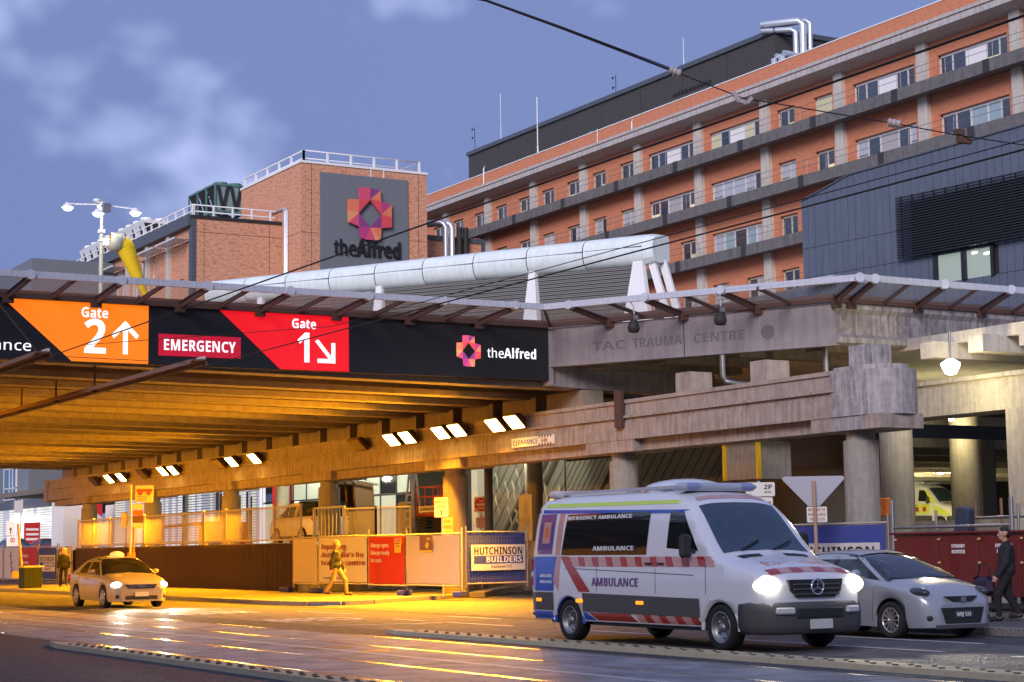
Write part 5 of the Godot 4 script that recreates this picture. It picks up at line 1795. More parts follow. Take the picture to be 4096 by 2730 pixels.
func far_left():
	# pale screened wall and dark office block down the street
	var t = thing("office_block", "dark grey office block with blue windows far down the street beyond the bridge", "building", Vector3(42, 0, -175))
	var g = Geo.new()
	g.span(Vector3(40.2, 5.9, -230), Vector3(60, 26, -148))
	wp("wall", g, M.panel_grey, t)
	g = Geo.new()
	g.span(Vector3(39.6, 5.3, -240), Vector3(42, 5.95, -140))
	wp("ledge", g, M.grey_metal_trim, t)
	for k in 8:
		var z = -151.5 - k * 9.0
		for row in 2:
			var y = 6.15 + row * 3.6
			var f = Geo.new()
			for q in [0.0, 1.8, 2.8, 3.9]: f.span(Vector3(40.08, y, z - 4.0 + q), Vector3(40.2, y + 2.6, z - 4.0 + q + 0.1))
			for q in [0.0, 0.95, 2.6]: f.span(Vector3(40.08, y + q, z - 4.0), Vector3(40.2, y + q + 0.09, z))
			var win = wp("window", f, M.frame_white, t)
			for q in [[0.1, 1.8], [1.9, 2.8], [2.9, 3.9]]:
				for v in [[0.09, 0.95], [1.04, 2.6]]:
					var pg = Geo.new()
					pg.span(Vector3(40.13, y + v[0], z - 4.0 + q[0]), Vector3(40.16, y + v[1], z - 4.0 + q[1]))
					wp("pane", pg, M.pane_blue if (v[0] < 1 or row == 0) else M.pane_lit_soft, win)
	var s = thing("slatted_street_wall", "pale lit slatted wall along the far footpath beneath the office block", "wall", Vector3(39.9, 0, -170))
	var z = -215.0
	while z < -138:
		var w = rng.randf_range(0.5, 1.3)
		g = Geo.new()
		g.span(Vector3(39.9, 0.1, z), Vector3(40.0, 5.3, z + w))
		wp("screen_strip", g, [M.screen_back_a, M.screen_back_b, M.screen_back_c][rng.randi() % 3], s)
		z += w
	for k in 26:
		g = Geo.new()
		g.span(Vector3(39.8, 0.3 + k * 0.19, -215), Vector3(39.84, 0.3 + k * 0.19 + 0.06, -138))
		wp("slat", g, M.screen_pale, s)
	for p in [-150.5, -147.6]:
		g = Geo.new()
		g.ball(Vector3(39.6, 4.4, p), 0.22, Vector3(0.6, 1.3, 1))
		wp("wall_lamp", g, M.white_lamp, s)
	omni("wall_lamp_glow", Vector3(38.6, 4.4, -149), [1.0, 0.92, 0.7], 5.0, 0.2)
	g = Geo.new()
	g.span(Vector3(39.75, 0.1, -151.5), Vector3(39.86, 2.9, -149.4))
	wp("lit_door", g, M.entrance_pane, s)
	# white and red entrance pylon
	var p = thing("entrance_pylon", "tall white hospital pylon with a red corner flash left of the far column", "pylon", Vector3(34.5, 0, -117))
	g = Geo.new()
	g.bevel(Vector3(35.1, 2.6, -117.4), Vector3(2.6, 5.0, 2.6), 0.02)
	wp("body", g, M.banner_white, p)
	g = Geo.new()
	g.prism(PackedVector2Array([Vector2(33.75, 4.75), Vector2(33.75, 5.11), Vector2(36.38, 5.11), Vector2(36.38, 3.95), Vector2(35.2, 4.78)]), Transform3D(Basis(), Vector3(0, 0, -116.09)), 0.03)
	wp("red_flash", g, M.sign_red_paint, p)
	g = Geo.new()
	g.bevel(Vector3(37.4, 2.4, -114.5), Vector3(2.0, 4.6, 2.0), 0.02)
	one("white_service_block", g, M.banner_white, "plain white service block between the pylon and the far column", "kiosk")
	var rs = thing("red_info_sign", "small red and white information sign by the pale slatted wall", "sign", Vector3(36, 0.1, -131.4))
	g = Geo.new()
	g.bevel(Vector3(36, 2.1, -131.4), Vector3(1.15, 3.6, 0.12), 0.02)
	wp("board", g, M.sign_red_paint, rs)
	for k in 3:
		g = Geo.new()
		g.box(Vector3(36, 2.7 + 0.35 * k, -131.32), Vector3(0.9, 0.16, 0.03))
		wp("white_band", g, M.ink_white, rs)
	g = Geo.new()
	g.tube([Vector3(33.5, 0.1, -126), Vector3(33.8, 5.4, -126)], 0.06, 6)
	g.box(Vector3(33.55, 4.9, -125.95), Vector3(0.6, 0.85, 0.04))
	one("pale_street_sign", g, M.frame_white, "tilted pale street sign on a pole before the slatted wall", "sign")
	var far = Geo.new()
	far.span(Vector3(-40, 0, -440), Vector3(80, 16, -420))
	one("distant_building", far, M.panel_grey, "distant grey building closing the far end of the street", "building")

# ------------------------------------------------------------------ ramp wall, railing and gate
func street_fence():
	var x = 26.35
	var t = thing("ribbed_ramp_wall", "dark brown vertically ribbed ramp wall along the footpath", "wall", Vector3(x, 0.12, -75))
	for part in [[-88.2, -75.0], [-74.98, -61.3]]:
		var g = Geo.new()
		g.span(Vector3(x, 0.1, part[0]), Vector3(x + 0.15, 1.84, part[1]))
		var z = part[0]
		while z < part[1] - 0.06:
			g.span(Vector3(x - 0.03, 0.1, z), Vector3(x + 0.01, 1.83, z + 0.06))
			z += 0.12
		wp("ribbed_panel", g, M.wall_brown, t)
	var cap = Geo.new()
	cap.span(Vector3(x + 0.02, 1.84, -88.2), Vector3(x + 0.4, 1.87, -61.3))
	wp("wall_top", cap, M.podium_concrete, t)
	var r = thing("ramp_railing", "long tan steel railing with close upright bars above the brown ramp wall", "railing", Vector3(x + 0.1, 1.85, -75))
	var bar = BoxMesh.new()
	bar.size = Vector3(0.016, 1.16, 0.016)
	var zs = -88.2
	var n = 11
	for k in n + 1:
		var g = Geo.new()
		var z = lerpf(-88.2, -60.9, float(k) / n)
		g.box(Vector3(x + 0.1, 2.54, z), Vector3(0.07, 1.38, 0.07))
		g.box(Vector3(x + 0.1, 1.89, z), Vector3(0.2, 0.04, 0.3))
		g.box(Vector3(x + 0.1, 3.25, z), Vector3(0.1, 0.06, 0.14))
		wp("post", g, M.rail_paint, r)
	for y in [1.98, 3.19]:
		var g = Geo.new()
		g.bar(Vector3(x + 0.1, y, -88.2), Vector3(x + 0.1, y, -60.9), 0.05, 0.06)
		wp("rail", g, M.rail_paint, r)
	for k in 248:
		var o = lp("bar", bar, M.rail_paint, r)
		o.position = Vector3(0, 2.58 - 1.85, lerpf(-88.1, -61.0, k / 247.0) + 75.0)
	# silver gate and mesh return panels
	var gt = thing("silver_gate", "plain silver barred gate panel at the end of the tan railing", "gate", Vector3(26.4, 1.78, -58))
	var g = Geo.new()
	var a = Vector3(26.4, 0, -59.6)
	var b = Vector3(26.4, 0, -57.1)
	for y in [2.02, 3.06]: g.bar(a + Vector3.UP * y, b + Vector3.UP * y, 0.07, 0.07)
	for p in [a, b]: g.box(p + Vector3.UP * 2.52, Vector3(0.07, 1.12, 0.13))
	wp("frame", g, M.galvanised, gt)
	for k in 7:
		g = Geo.new()
		g.box(a.lerp(b, (k + 1) / 8.0) + Vector3.UP * 2.54, Vector3(0.03, 1.0, 0.03))
		wp("bar", g, M.galvanised, gt)
	var ms = thing("mesh_barrier", "grey steel mesh barrier panels turning in from the silver gate", "barrier", Vector3(27, 1.78, -55.5))
	var pts = [Vector3(26.4, 0, -57.0), Vector3(26.9, 0, -55.6), Vector3(27.4, 0, -54.0)]
	for i in 2:
		g = Geo.new()
		for y in [2.0, 2.98]: g.bar(pts[i] + Vector3.UP * y, pts[i + 1] + Vector3.UP * y, 0.05, 0.05)
		for p in [pts[i], pts[i + 1]]: g.bar(p + Vector3.UP * 1.8, p + Vector3.UP * 3.04, 0.06, 0.06)
		wp("frame", g, M.dull_steel, ms)
		g = Geo.new()
		for k in 30: g.bar(pts[i].lerp(pts[i + 1], k / 29.0) + Vector3.UP * 2.0, pts[i].lerp(pts[i + 1], k / 29.0) + Vector3.UP * 2.98, 0.016, 0.016)
		wp("bars", g, M.dull_steel, ms)
	# clutter behind the railing
	g = Geo.new()
	g.bevel(Vector3(28.9, 2.3, -73.4), Vector3(0.7, 1.05, 1.6), 0.03)
	one("orange_pallet_box", g, M.sign_orange_paint, "orange pallet box behind the middle of the tan railing", "crate")
	g = Geo.new()
	g.bevel(Vector3(28.9, 2.35, -76.6), Vector3(0.6, 1.1, 1.3), 0.03)
	one("pale_cabinet", g, M.banner_cream, "pale service cabinet behind the railing left of the orange pallet box", "cabinet")
	g = Geo.new()
	g.bar(Vector3(28.3, 2.75, -82), Vector3(28.3, 2.85, -72), 0.12, 0.12)
	one("site_barrier_rail", g, M.rusty_trough, "rusty barrier rail behind the tan railing", "barrier")

func sheet_wavy(a, b, y0, y1, amp, n = Vector3(-1, 0, 0)):
	var g = Geo.new()
	g.st.set_smooth_group(0)
	var rows = []
	var nu = 14
	var nv = 8
	for j in nv + 1:
		var v = float(j) / nv
		var r = []
		for i in nu + 1:
			var u = float(i) / nu
			var w = sin(u * 9.0 + v * 2.0 + a.z) * amp * sin(v * PI) * (0.4 + v) + 0.5 * amp * sin(u * 23.0 + a.z * 3.0) * v * (1.0 - u)
			r.append(a.lerp(b, u) + Vector3.UP * lerpf(y0, y1, v) + n * (0.03 + w))
		rows.append(r)
	g.rings_join(rows, false, false)
	return g

func hoarding(a, b, y0, y1, m, label, group = "temporary fence panels with printed banners"):
	var t = thing("temporary_fence", label, "temporary fence", Vector3(a.x, y0, a.z), 0.0, group)
	var d = (b - a).normalized()
	var g
	for p in [a, b]:
		g = Geo.new()
		g.tube([p + Vector3.UP * (y0 - 0.12), p + Vector3.UP * (y1 + 0.18)], 0.028, 8)
		wp("post", g, M.dull_steel if m == M.banner_blue else M.rail_paint, t)
	for y in [y0, y1]:
		g = Geo.new()
		g.tube([a + Vector3.UP * y, b + Vector3.UP * y], 0.024, 8)
		wp("rail", g, M.rail_paint, t)
	g = Geo.new()
	for k in 22:
		g.bar(a.lerp(b, k / 21.0) + Vector3.UP * y0, a.lerp(b, k / 21.0) + Vector3.UP * y1, 0.006, 0.006)
	for k in 12:
		g.bar(a + Vector3.UP * lerpf(y0, y1, k / 11.0), b + Vector3.UP * lerpf(y0, y1, k / 11.0), 0.006, 0.006)
	wp("wire_mesh", g, M.dull_steel, t)
	var n = Vector3(d.z, 0, -d.x) * -1.0
	if n.x > 0: n = -n
	wp("banner", sheet_wavy(a + d * 0.07, b - d * 0.07, y0 + 0.05, y1 - 0.04, 0.014, n), m, t)
	return t

func foot_block(at, yaw, label):
	var g = Geo.new()
	g.bevel(Vector3(0, 0.09, 0), Vector3(0.24, 0.17, 0.62), 0.03)
	var o = one("fence_foot", g, M.block_blue, label, "fence foot", "fence feet along the hoarding")
	o.position = at
	o.rotation.y = yaw
	return o

func hoardings():
	var P = [Vector3(25.75, 0, -59.95), Vector3(25.75, 0, -57.75), Vector3(26.05, 0, -54.4), Vector3(26.15, 0, -51.85), Vector3(26.3, 0, -48.45)]
	var at = func(i, j, u, y, off = 0.065):
		var d = (P[j] - P[i]).normalized()
		var n = Vector3(-d.z, 0, d.x)
		return Transform3D(Basis(d, Vector3.UP, n), P[i].lerp(P[j], u) + Vector3.UP * y + n * off)
	hoarding(P[0], P[1], 0.42, 2.02, M.banner_cream, "narrow plain cream fence banner beside the brown ribbed wall")
	var t = hoarding(P[1], P[2], 0.45, 2.04, M.banner_white, "white fence banner with red trauma centre wording behind the walking person")
	words("Expanding", 0.165, at.call(1, 2, 0.09, 1.60), M.ink_red, t, true, 1.65, true, 0.006)
	words("Australia's bu", 0.165, at.call(1, 2, 0.08, 1.33), M.ink_red, t, true, 2.85, true, 0.006)
	words("trauma centre", 0.165, at.call(1, 2, 0.08, 1.06), M.ink_red, t, true, 2.95, true, 0.006)
	words("Coming early 2016", 0.07, at.call(1, 2, 0.12, 0.60), M.ink_black, t, false, 1.4, true, 0.006)
	t = hoarding(P[2], P[3], 0.42, 2.02, M.banner_red, "orange-red fence banner reading Always open in white letters")
	words("Always open.", 0.13, at.call(2, 3, 0.10, 1.64), M.ink_white, t, true, 1.25, true, 0.006)
	words("Always ready", 0.13, at.call(2, 3, 0.10, 1.40), M.ink_white, t, true, 1.28, true, 0.006)
	words("to care.", 0.13, at.call(2, 3, 0.10, 1.16), M.ink_white, t, true, 0.75, true, 0.006)
	var n = thing("danger_notice", "small red and yellow danger notice at the top of the orange-red banner", "notice", P[3])
	var g = Geo.new()
	var f = at.call(2, 3, 0.83, 1.70, 0.075)
	g.box(f.origin, Vector3(0.44, 0.48, 0.012), f.basis)
	wp("board", g, M.sign_yellow, n)
	g = Geo.new()
	g.box(f.origin + Vector3.UP * 0.18 + f.basis.z * 0.005, Vector3(0.38, 0.11, 0.012), f.basis)
	wp("red_band", g, M.sign_red_paint, n)
	words("DANGER", 0.06, Transform3D(f.basis, f.origin + Vector3.UP * 0.155 - f.basis.x * 0.15 + f.basis.z * 0.011), M.ink_white, n, true, 0.3, true, 0.005)
	words("CONSTRUCTION", 0.045, Transform3D(f.basis, f.origin + Vector3.UP * 0.04 - f.basis.x * 0.19 + f.basis.z * 0.006), M.ink_black, n, true, 0.38, true, 0.005)
	words("SITE", 0.06, Transform3D(f.basis, f.origin - Vector3.UP * 0.06 - f.basis.x * 0.08 + f.basis.z * 0.006), M.ink_black, n, true, 0.16, true, 0.005)
	t = hoarding(P[3], P[4], 0.44, 2.02, M.banner_cream, "wide plain cream fence banner with one dark poster pinned at its top")
	n = thing("site_poster", "dark brown poster with a yellow glove picture pinned on the wide cream banner", "poster", P[3])
	f = at.call(3, 4, 0.40, 1.74, 0.07)
	g = Geo.new()
	g.box(f.origin, Vector3(0.78, 0.46, 0.012), f.basis)
	wp("sheet", g, M.rusty_trough, n)
	g = Geo.new()
	g.prism(PackedVector2Array([Vector2(0.0, -0.14), Vector2(0.12, -0.16), Vector2(0.2, -0.04), Vector2(0.16, 0.04), Vector2(0.06, 0.03), Vector2(-0.02, -0.05)]), Transform3D(f.basis, f.origin + f.basis.z * 0.006), 0.005)
	wp("yellow_shape", g, M.sign_yellow, n)
	g = Geo.new()
	g.box(f.origin - Vector3.UP * 0.24 + f.basis.z * 0.002, Vector3(0.78, 0.05, 0.014), f.basis)
	wp("yellow_edge", g, M.sign_yellow, n)
	words("PPE", 0.1, Transform3D(f.basis, f.origin + Vector3.UP * 0.08 + f.basis.x * 0.05 + f.basis.z * 0.007), M.sign_yellow, n, true, 0.24, true, 0.005)
	# blue builder's banner running in behind the ambulance
	var a = Vector3(26.4, 0, -48.35)
	var b = Vector3(28.9, 0, -48.95)
	t = hoarding(a, b, 0.5, 2.06, M.banner_blue, "blue builder's fence banner partly hidden by the back of the ambulance")
	builder_banner(t, a, b, 0.5, 2.06, 2.9)
	# the same banner on the other side of the ambulance
	a = Vector3(26.2, 0, -33.0)
	b = Vector3(26.2, 0, -29.35)
	t = hoarding(a, b, 0.3, 1.98, M.banner_blue, "blue builder's fence banner between the ambulance and the red cabinet")
	builder_banner(t, a, b, 0.3, 1.98, 3.4)
	# far row beyond the taxi
	t = hoarding(Vector3(26.2, 0, -105.0), Vector3(26.2, 0, -101.3), 0.25, 2.03, M.banner_white, "white fence banner at the left edge of the picture")
	t = hoarding(Vector3(26.2, 0, -101.1), Vector3(26.2, 0, -97.95), 0.25, 2.02, M.banner_white, "white fence banner with black scribbled marks left of the litter bin")
	for k in 3:
		g = Geo.new()
		var z = -99.6 + 0.12 * k
		g.tube([Vector3(26.12, 1.75 - 0.4 * k, z), Vector3(26.12, 1.5 - 0.4 * k, z + 0.2), Vector3(26.12, 1.55 - 0.4 * k, z - 0.1), Vector3(26.12, 1.2 - 0.35 * k, z + 0.25)], 0.02, 4)
		wp("scribble", g, M.ink_black, t)
	a = Vector3(26.2, 0, -97.5)
	b = Vector3(26.2, 0, -94.4)
	t = hoarding(a, b, 0.28, 1.99, M.banner_crimson, "crimson fence banner with white wording above the litter bin")
	var tx = func(z, y): return face(Vector3(26.12, y, z), -90)
	words("Caring for", 0.15, tx.call(-97.2, 1.45), M.ink_white, t, true, 1.3, true, 0.006)
	words("a growing", 0.15, tx.call(-97.2, 1.1), M.ink_white, t, true, 1.25, true, 0.006)
	words("Melbourne.", 0.15, tx.call(-97.2, 0.75), M.ink_white, t, true, 1.45, true, 0.006)
	a = Vector3(26.2, 0, -94.15)
	b = Vector3(26.2, 0, -90.9)
	t = hoarding(a, b, 0.3, 1.96, M.banner_blue, "blue builder's fence banner far left behind the taxi boot")
	builder_banner(t, a, b, 0.3, 1.96, 3.0)
	t = hoarding(Vector3(26.2, 0, -90.6), Vector3(26.2, 0, -88.3), 0.3, 1.94, M.banner_cream, "pale fence banner with small black print beside the hooded person")
	words("HUTCHINSON", 0.1, tx.call(-90.4, 1.72), M.ink_black, t, true, 1.1, true, 0.006)
	for k in 4: words("site notice", 0.06, tx.call(-90.35, 1.35 - 0.2 * k), M.ink_black, t, false, 0.6, true, 0.006)
	foot_block(Vector3(25.55, 0.12, -60.15), 0.2, "dull fence foot block beside the end of the brown wall")
	foot_block(Vector3(25.65, 0.12, -57.6), 1.2, "blue fence foot block behind the walking person")
	foot_block(Vector3(26.0, 0.12, -51.7), -1.0, "blue fence foot block under the joint of orange-red and cream banners")
	foot_block(Vector3(26.15, 0.12, -48.3), -0.9, "bright blue fence foot block at the corner of the blue banner")

func builder_banner(t, a, b, y0, y1, w):
	var d = (b - a).normalized()
	var n = Vector3(-d.z, 0, d.x)
	var bas = Basis(d, Vector3.UP, n)
	var h = y1 - y0
	var c = a.lerp(b, 0.5)
	var g = Geo.new()
	g.box(c + Vector3.UP * (y0 + h * 0.50) + n * 0.055, Vector3(a.distance_to(b) * 0.88, h * 0.50, 0.012), bas)
	wp("white_patch", g, M.banner_white, t)
	g = Geo.new()
	g.box(c + Vector3.UP * (y0 + h * 0.46) + n * 0.062, Vector3(a.distance_to(b) * 0.80, h * 0.15, 0.012), bas)
	wp("blue_band", g, M.banner_blue, t)
	var l = a.distance_to(b) * 0.80
	words("HUTCHINSON", h * 0.145, Transform3D(bas, c - d * l * 0.49 + Vector3.UP * (y0 + h * 0.555) + n * 0.062), M.ink_black, t, true, l * 0.98, true, 0.008)
	words("BUILDERS", h * 0.11, Transform3D(bas, c - d * l * 0.25 + Vector3.UP * (y0 + h * 0.405) + n * 0.068), M.ink_white, t, true, l * 0.72, true, 0.008)
	words("Established 1912", h * 0.05, Transform3D(bas, c - d * l * 0.15 + Vector3.UP * (y0 + h * 0.30) + n * 0.062), M.ink_black, t, false, l * 0.42, true, 0.008)

# ------------------------------------------------------------------ signs and small street things
func rounded(w, h, r, n = 4):
	var p = PackedVector2Array()
	for c in [[1, 1, 0], [-1, 1, 1], [-1, -1, 2], [1, -1, 3]]:
		for k in n + 1:
			var a = (c[2] + float(k) / n) * PI / 2
			p.append(Vector2(c[0] * (w / 2 - r) + cos(a) * r, c[1] * (h / 2 - r) + sin(a) * r))
	return p

func plate(t, xf, w, h, m, rim = null, called = "plate"):
	var g = Geo.new()
	g.prism(rounded(w, h, 0.03), xf, 0.02)
	wp(called, g, rim if rim else m, t)
	if rim:
		g = Geo.new()
		g.prism(rounded(w - 0.03, h - 0.03, 0.025), xf.translated_local(Vector3(0, 0, 0.004)), 0.019)
		wp(called, g, m, t)

func centred(s, cap, xf, w, m, t, bold = true):
	words(s, cap, xf.translated_local(Vector3(-w / 2, -cap / 2, 0)), m, t, bold, w, true, 0.006)

func pole(t, base, top, r = 0.035, m = null):
	var g = Geo.new()
	g.tube([base, top], r, 8)
	wp("pole", g, m if m else M.galvanised, t)

func street_signs():
	var f = face(Vector3(26.55, 2.85, -50.2), -32)
	var t = thing("ambulance_entry_sign", "white ambulance entry sign with red words and arrow before the round column", "sign", Vector3(26.6, 0.12, -50.2))
	pole(t, Vector3(26.6, 0.1, -50.22), Vector3(26.6, 3.1, -50.22))
	plate(t, f, 0.46, 0.64, M.sign_face, M.sign_red_paint)
	var q = f.translated_local(Vector3(0, 0, 0.023))
	centred("AMBULANCE", 0.085, q.translated_local(Vector3(0, 0.17, 0)), 0.40, M.sign_red_paint, t)
	centred("ENTRY", 0.085, q.translated_local(Vector3(0, 0.02, 0)), 0.25, M.sign_red_paint, t)
	var g = Geo.new()
	g.prism(PackedVector2Array([Vector2(-0.018, -0.24), Vector2(0.018, -0.24), Vector2(0.018, -0.14), Vector2(0.045, -0.15), Vector2(0, -0.085), Vector2(-0.045, -0.15), Vector2(-0.018, -0.14)]), q, 0.005)
	wp("arrow", g, M.sign_red_paint, t)
	t = thing("column_notice", "narrow white notice strip fixed on the round column below the ambulance sign", "notice", Vector3(27.2, 2.0, -51.3))
	f = face(Vector3(27.28, 2.25, -51.2), -35)
	plate(t, f, 0.36, 0.62, M.banner_cream)
	for k in 3: centred(["FOR", "EMERGENCY", "USE"][k], 0.1, f.translated_local(Vector3(0, 0.18 - 0.18 * k, 0.021)), [0.2, 0.32, 0.2][k], M.sign_orange_paint, t)
	t = thing("no_entry_sign", "round red no entry sign on a pole with a plate for emergency vehicles", "sign", Vector3(30.3, 1.0, -54.4))
	f = face(Vector3(30.3, 3.05, -54.36), -30)
	pole(t, Vector3(30.32, 0.1, -54.42), Vector3(30.32, 3.3, -54.42), 0.035, M.rail_paint)
	plate(t, f, 0.50, 0.54, M.sign_face)
	g = Geo.new()
	g.lathe(f.origin + f.basis.z * 0.02, f.basis.z, [[0.235, 0.0], [0.235, 0.006], [0.0, 0.006]], 28, false)
	wp("red_disc", g, M.sign_red_paint, t)
	g = Geo.new()
	g.box(f * Vector3(0, 0, 0.029), Vector3(0.38, 0.075, 0.006), f.basis)
	wp("white_bar", g, M.sign_face, t)
	centred("NO", 0.085, f.translated_local(Vector3(0, 0.12, 0.026)), 0.15, M.sign_face, t)
	centred("ENTRY", 0.085, f.translated_local(Vector3(0, -0.125, 0.026)), 0.29, M.sign_face, t)
	f = face(Vector3(30.35, 2.44, -54.36), -30)
	plate(t, f, 0.47, 0.36, M.sign_face, M.sign_red_paint)
	for k in 3: centred(["EMERGENCY", "VEHICLES", "EXCEPTED"][k], 0.062, f.translated_local(Vector3(0, 0.1 - 0.1 * k, 0.023)), [0.38, 0.32, 0.34][k], M.sign_red_paint, t)
	# give way triangle seen from the back
	t = thing("give_way_sign", "grey back of a give way triangle on a tan pole with a warning plate", "sign", Vector3(25.0, 0.12, -30.3))
	f = face(Vector3(25.0, 2.66, -30.3), -32)
	g = Geo.new()
	var tri = PackedVector2Array()
	for c in [[-0.66, 0.30, 150.0], [0.0, -0.40, 270.0], [0.66, 0.30, 30.0]]:
		for k in 5:
			var a = deg_to_rad(c[2] - 60 + 30 * k)
			tri.append(Vector2(c[0] * 0.92 + cos(a) * 0.05, c[1] * 0.92 + sin(a) * 0.05))
	g.prism(tri, f, 0.012)
	wp("triangle", g, M.sign_back, t)
	pole(t, Vector3(24.94, 0.1, -30.16), Vector3(24.94, 2.88, -30.22), 0.04, M.post_pink)
	f = face(Vector3(25.02, 2.17, -30.24), -32)
	plate(t, f, 0.46, 0.36, M.sign_face, M.ink_black)
	for k in 3: centred(["BEWARE OF", "EMERGING", "VEHICLES"][k], 0.06, f.translated_local(Vector3(0, 0.1 - 0.1 * k, 0.023)), [0.36, 0.36, 0.32][k], M.ink_red, t)
	t = thing("parking_sign", "white two hour parking sign behind the ambulance roof", "sign", Vector3(24, 0.12, -30.9))
	f = face(Vector3(24.0, 2.72, -30.85), -32)
	plate(t, f, 0.62, 0.30, M.sign_face)
	words("2P", 0.10, f.translated_local(Vector3(0.08, 0.0, 0.021)), M.ink_black, t, true, 0.17, true, 0.006)
	words("METER", 0.04, f.translated_local(Vector3(0.09, -0.08, 0.021)), M.ink_black, t, true, 0.14, true, 0.006)
	plate(t, face(Vector3(24.0, 2.36, -30.85), -32), 0.52, 0.38, M.sign_face)
	words("2P", 0.10, face(Vector3(24.0, 2.36, -30.85), -32).translated_local(Vector3(0.05, 0.0, 0.021)), M.sign_red_paint, t, true, 0.17, true, 0.006)
	pole(t, Vector3(24.0, 0.1, -30.9), Vector3(24.0, 2.9, -30.9))
	# tram and bus stop pole
	t = thing("bus_stop_pole", "tall orange-lit bus stop pole with stacked timetable plates", "bus stop", Vector3(23.4, 0.12, -70.9))
	for z in [-70.95, -70.55]: pole(t, Vector3(23.4, 0.1, z), Vector3(23.4, 4.3 if z < -70.7 else 2.6, z), 0.045, M.sign_orange_paint if z > -70.7 else M.rail_paint)
	f = face(Vector3(23.85, 3.93, -70.6), -32)
	plate(t, f, 0.72, 0.68, M.sign_face)
	g = Geo.new()
	g.box(f * Vector3(0, 0.14, 0.022), Vector3(0.64, 0.12, 0.006), f.basis)
	for x in [-0.17, 0.17]: g.lathe(f * Vector3(x, 0.04, 0.019), f.basis.z, [[0.1, 0.0], [0.1, 0.007], [0.0, 0.007]], 16, false)
	wp("bus_mark", g, M.sign_orange_red, t)
	for k in 4:
		words(["Commercial Rd", "to the city", "all services", "every day"][k], 0.045, f.translated_local(Vector3(-0.3, -0.12 - 0.06 * k, 0.021)), M.ink_black, t, false, 0.4, true, 0.005)
	for p in [[3.42, 0.24, M.sign_face], [3.18, 0.22, M.sign_orange_paint], [2.92, 0.28, M.rusty_trough], [2.66, 0.22, M.sign_face]]:
		plate(t, face(Vector3(23.62, p[0], -70.7), -32), 0.42, p[1], p[2])
	plate(t, face(Vector3(23.2, 2.9, -71.1), -32), 0.26, 0.6, M.banner_cream)
	g = Geo.new()
	for z in [-71.0, -70.5]: g.box(Vector3(23.38, 1.3, z), Vector3(0.14, 0.6, 0.12))
	wp("orange_sleeve", g, M.sign_orange_paint, t)
	# litter bin and the leaning pole by it
	t = thing("litter_bin", "dark green slatted litter bin on the footpath left of the taxi", "litter bin", Vector3(22.0, 0.12, -80.3))
	g = Geo.new()
	g.bevel(Vector3(22.0, 0.56, -80.4), Vector3(0.78, 0.88, 0.80), 0.03)
	wp("liner", g, M.grille_black, t)
	for k in 11:
		for s in 2:
			g = Geo.new()
			var o = -0.36 + k * 0.072
			g.box(Vector3(22.0 - 0.41, 0.56, -80.4 + o) if s == 0 else Vector3(22.0 + o, 0.56, -80.4 + 0.42), Vector3(0.03, 0.86, 0.04) if s == 0 else Vector3(0.04, 0.86, 0.03))
			wp("slat", g, M.bin_green, t)
	g = Geo.new()
	g.bevel(Vector3(22.0, 1.04, -80.4), Vector3(0.92, 0.09, 0.94), 0.03)
	wp("lid", g, M.rail_paint, t)
	t = thing("leaning_post", "tall leaning orange post with a small notice beside the litter bin", "post", Vector3(22.2, 0.12, -82.6))
	pole(t, Vector3(22.2, 0.1, -82.3), Vector3(22.2, 2.98, -83.4), 0.055, M.post_wood)
	plate(t, face(Vector3(22.1, 0.68, -82.9), -40), 0.55, 0.30, M.sign_yellow)
	g = Geo.new()
	g.box(face(Vector3(22.1, 0.68, -82.9), -40) * Vector3(0.16, -0.02, 0.022), Vector3(0.05, 0.16, 0.01), Basis(Vector3.UP, -0.7))
	wp("mark", g, M.ink_black, t)
	t = thing("no_standing_sign", "tall narrow parking sign with a black arrow and red ring far left", "sign", Vector3(30, 0.12, -114.3))
	pole(t, Vector3(30, 0.1, -114.3), Vector3(30, 3.7, -114.3), 0.04)
	f = face(Vector3(29.95, 3.25, -114.2), -30)
	plate(t, f, 0.55, 0.9, M.sign_face)
	g = Geo.new()
	g.prism(PackedVector2Array([Vector2(-0.03, -0.4), Vector2(0.03, -0.4), Vector2(0.03, -0.15), Vector2(0.1, -0.15), Vector2(0, 0.0), Vector2(-0.1, -0.15), Vector2(-0.03, -0.15)]), f.translated_local(Vector3(0, 0.05, 0.02)), 0.006)
	wp("arrow", g, M.ink_black, t)
	f = face(Vector3(30.0, 2.42, -113.9), -30)
	plate(t, f, 0.75, 0.6, M.sign_face)
	g = Geo.new()
	g.lathe(f.origin + f.basis.y * 0.08 + f.basis.z * 0.02, f.basis.z, [[0.15, 0.0], [0.15, 0.006], [0.1, 0.006]], 16, false)
	wp("red_ring", g, M.sign_red_paint, t)
	words("S", 0.15, f.translated_local(Vector3(-0.06, 0.0, 0.021)), M.ink_black, t, true, 0.1, true, 0.006)
	# red hydrant booster cabinet
	t = thing("hydrant_cabinet", "long deep red hydrant booster cabinet behind the silver hatchback", "cabinet", Vector3(25.6, 0.12, -26))
	var zc = [-28.3, -27.05, -25.95, -24.85, -23.75, -22.0]
	for k in 5:
		g = Geo.new()
		g.bevel(Vector3(25.75, 1.1, (zc[k] + zc[k + 1]) / 2), Vector3(0.7, 1.2, zc[k + 1] - zc[k] - 0.012), 0.01)
		wp("door", g, M.cabinet_red, t)
		for y in [1.60, 1.14]:
			g = Geo.new()
			g.lathe(Vector3(25.4, y, zc[k] + 0.08 if y > 1.3 else zc[k] + 0.0 - 0.07 + 0.14), Vector3.LEFT, [[0.0, 0.05], [0.03, 0.045], [0.035, 0.0]], 10)
			wp("knob", g, M.brass, t)
	g = Geo.new()
	g.bevel(Vector3(25.72, 1.73, -25.15), Vector3(0.8, 0.05, 6.4), 0.015)
	wp("lid", g, M.cabinet_red, t)
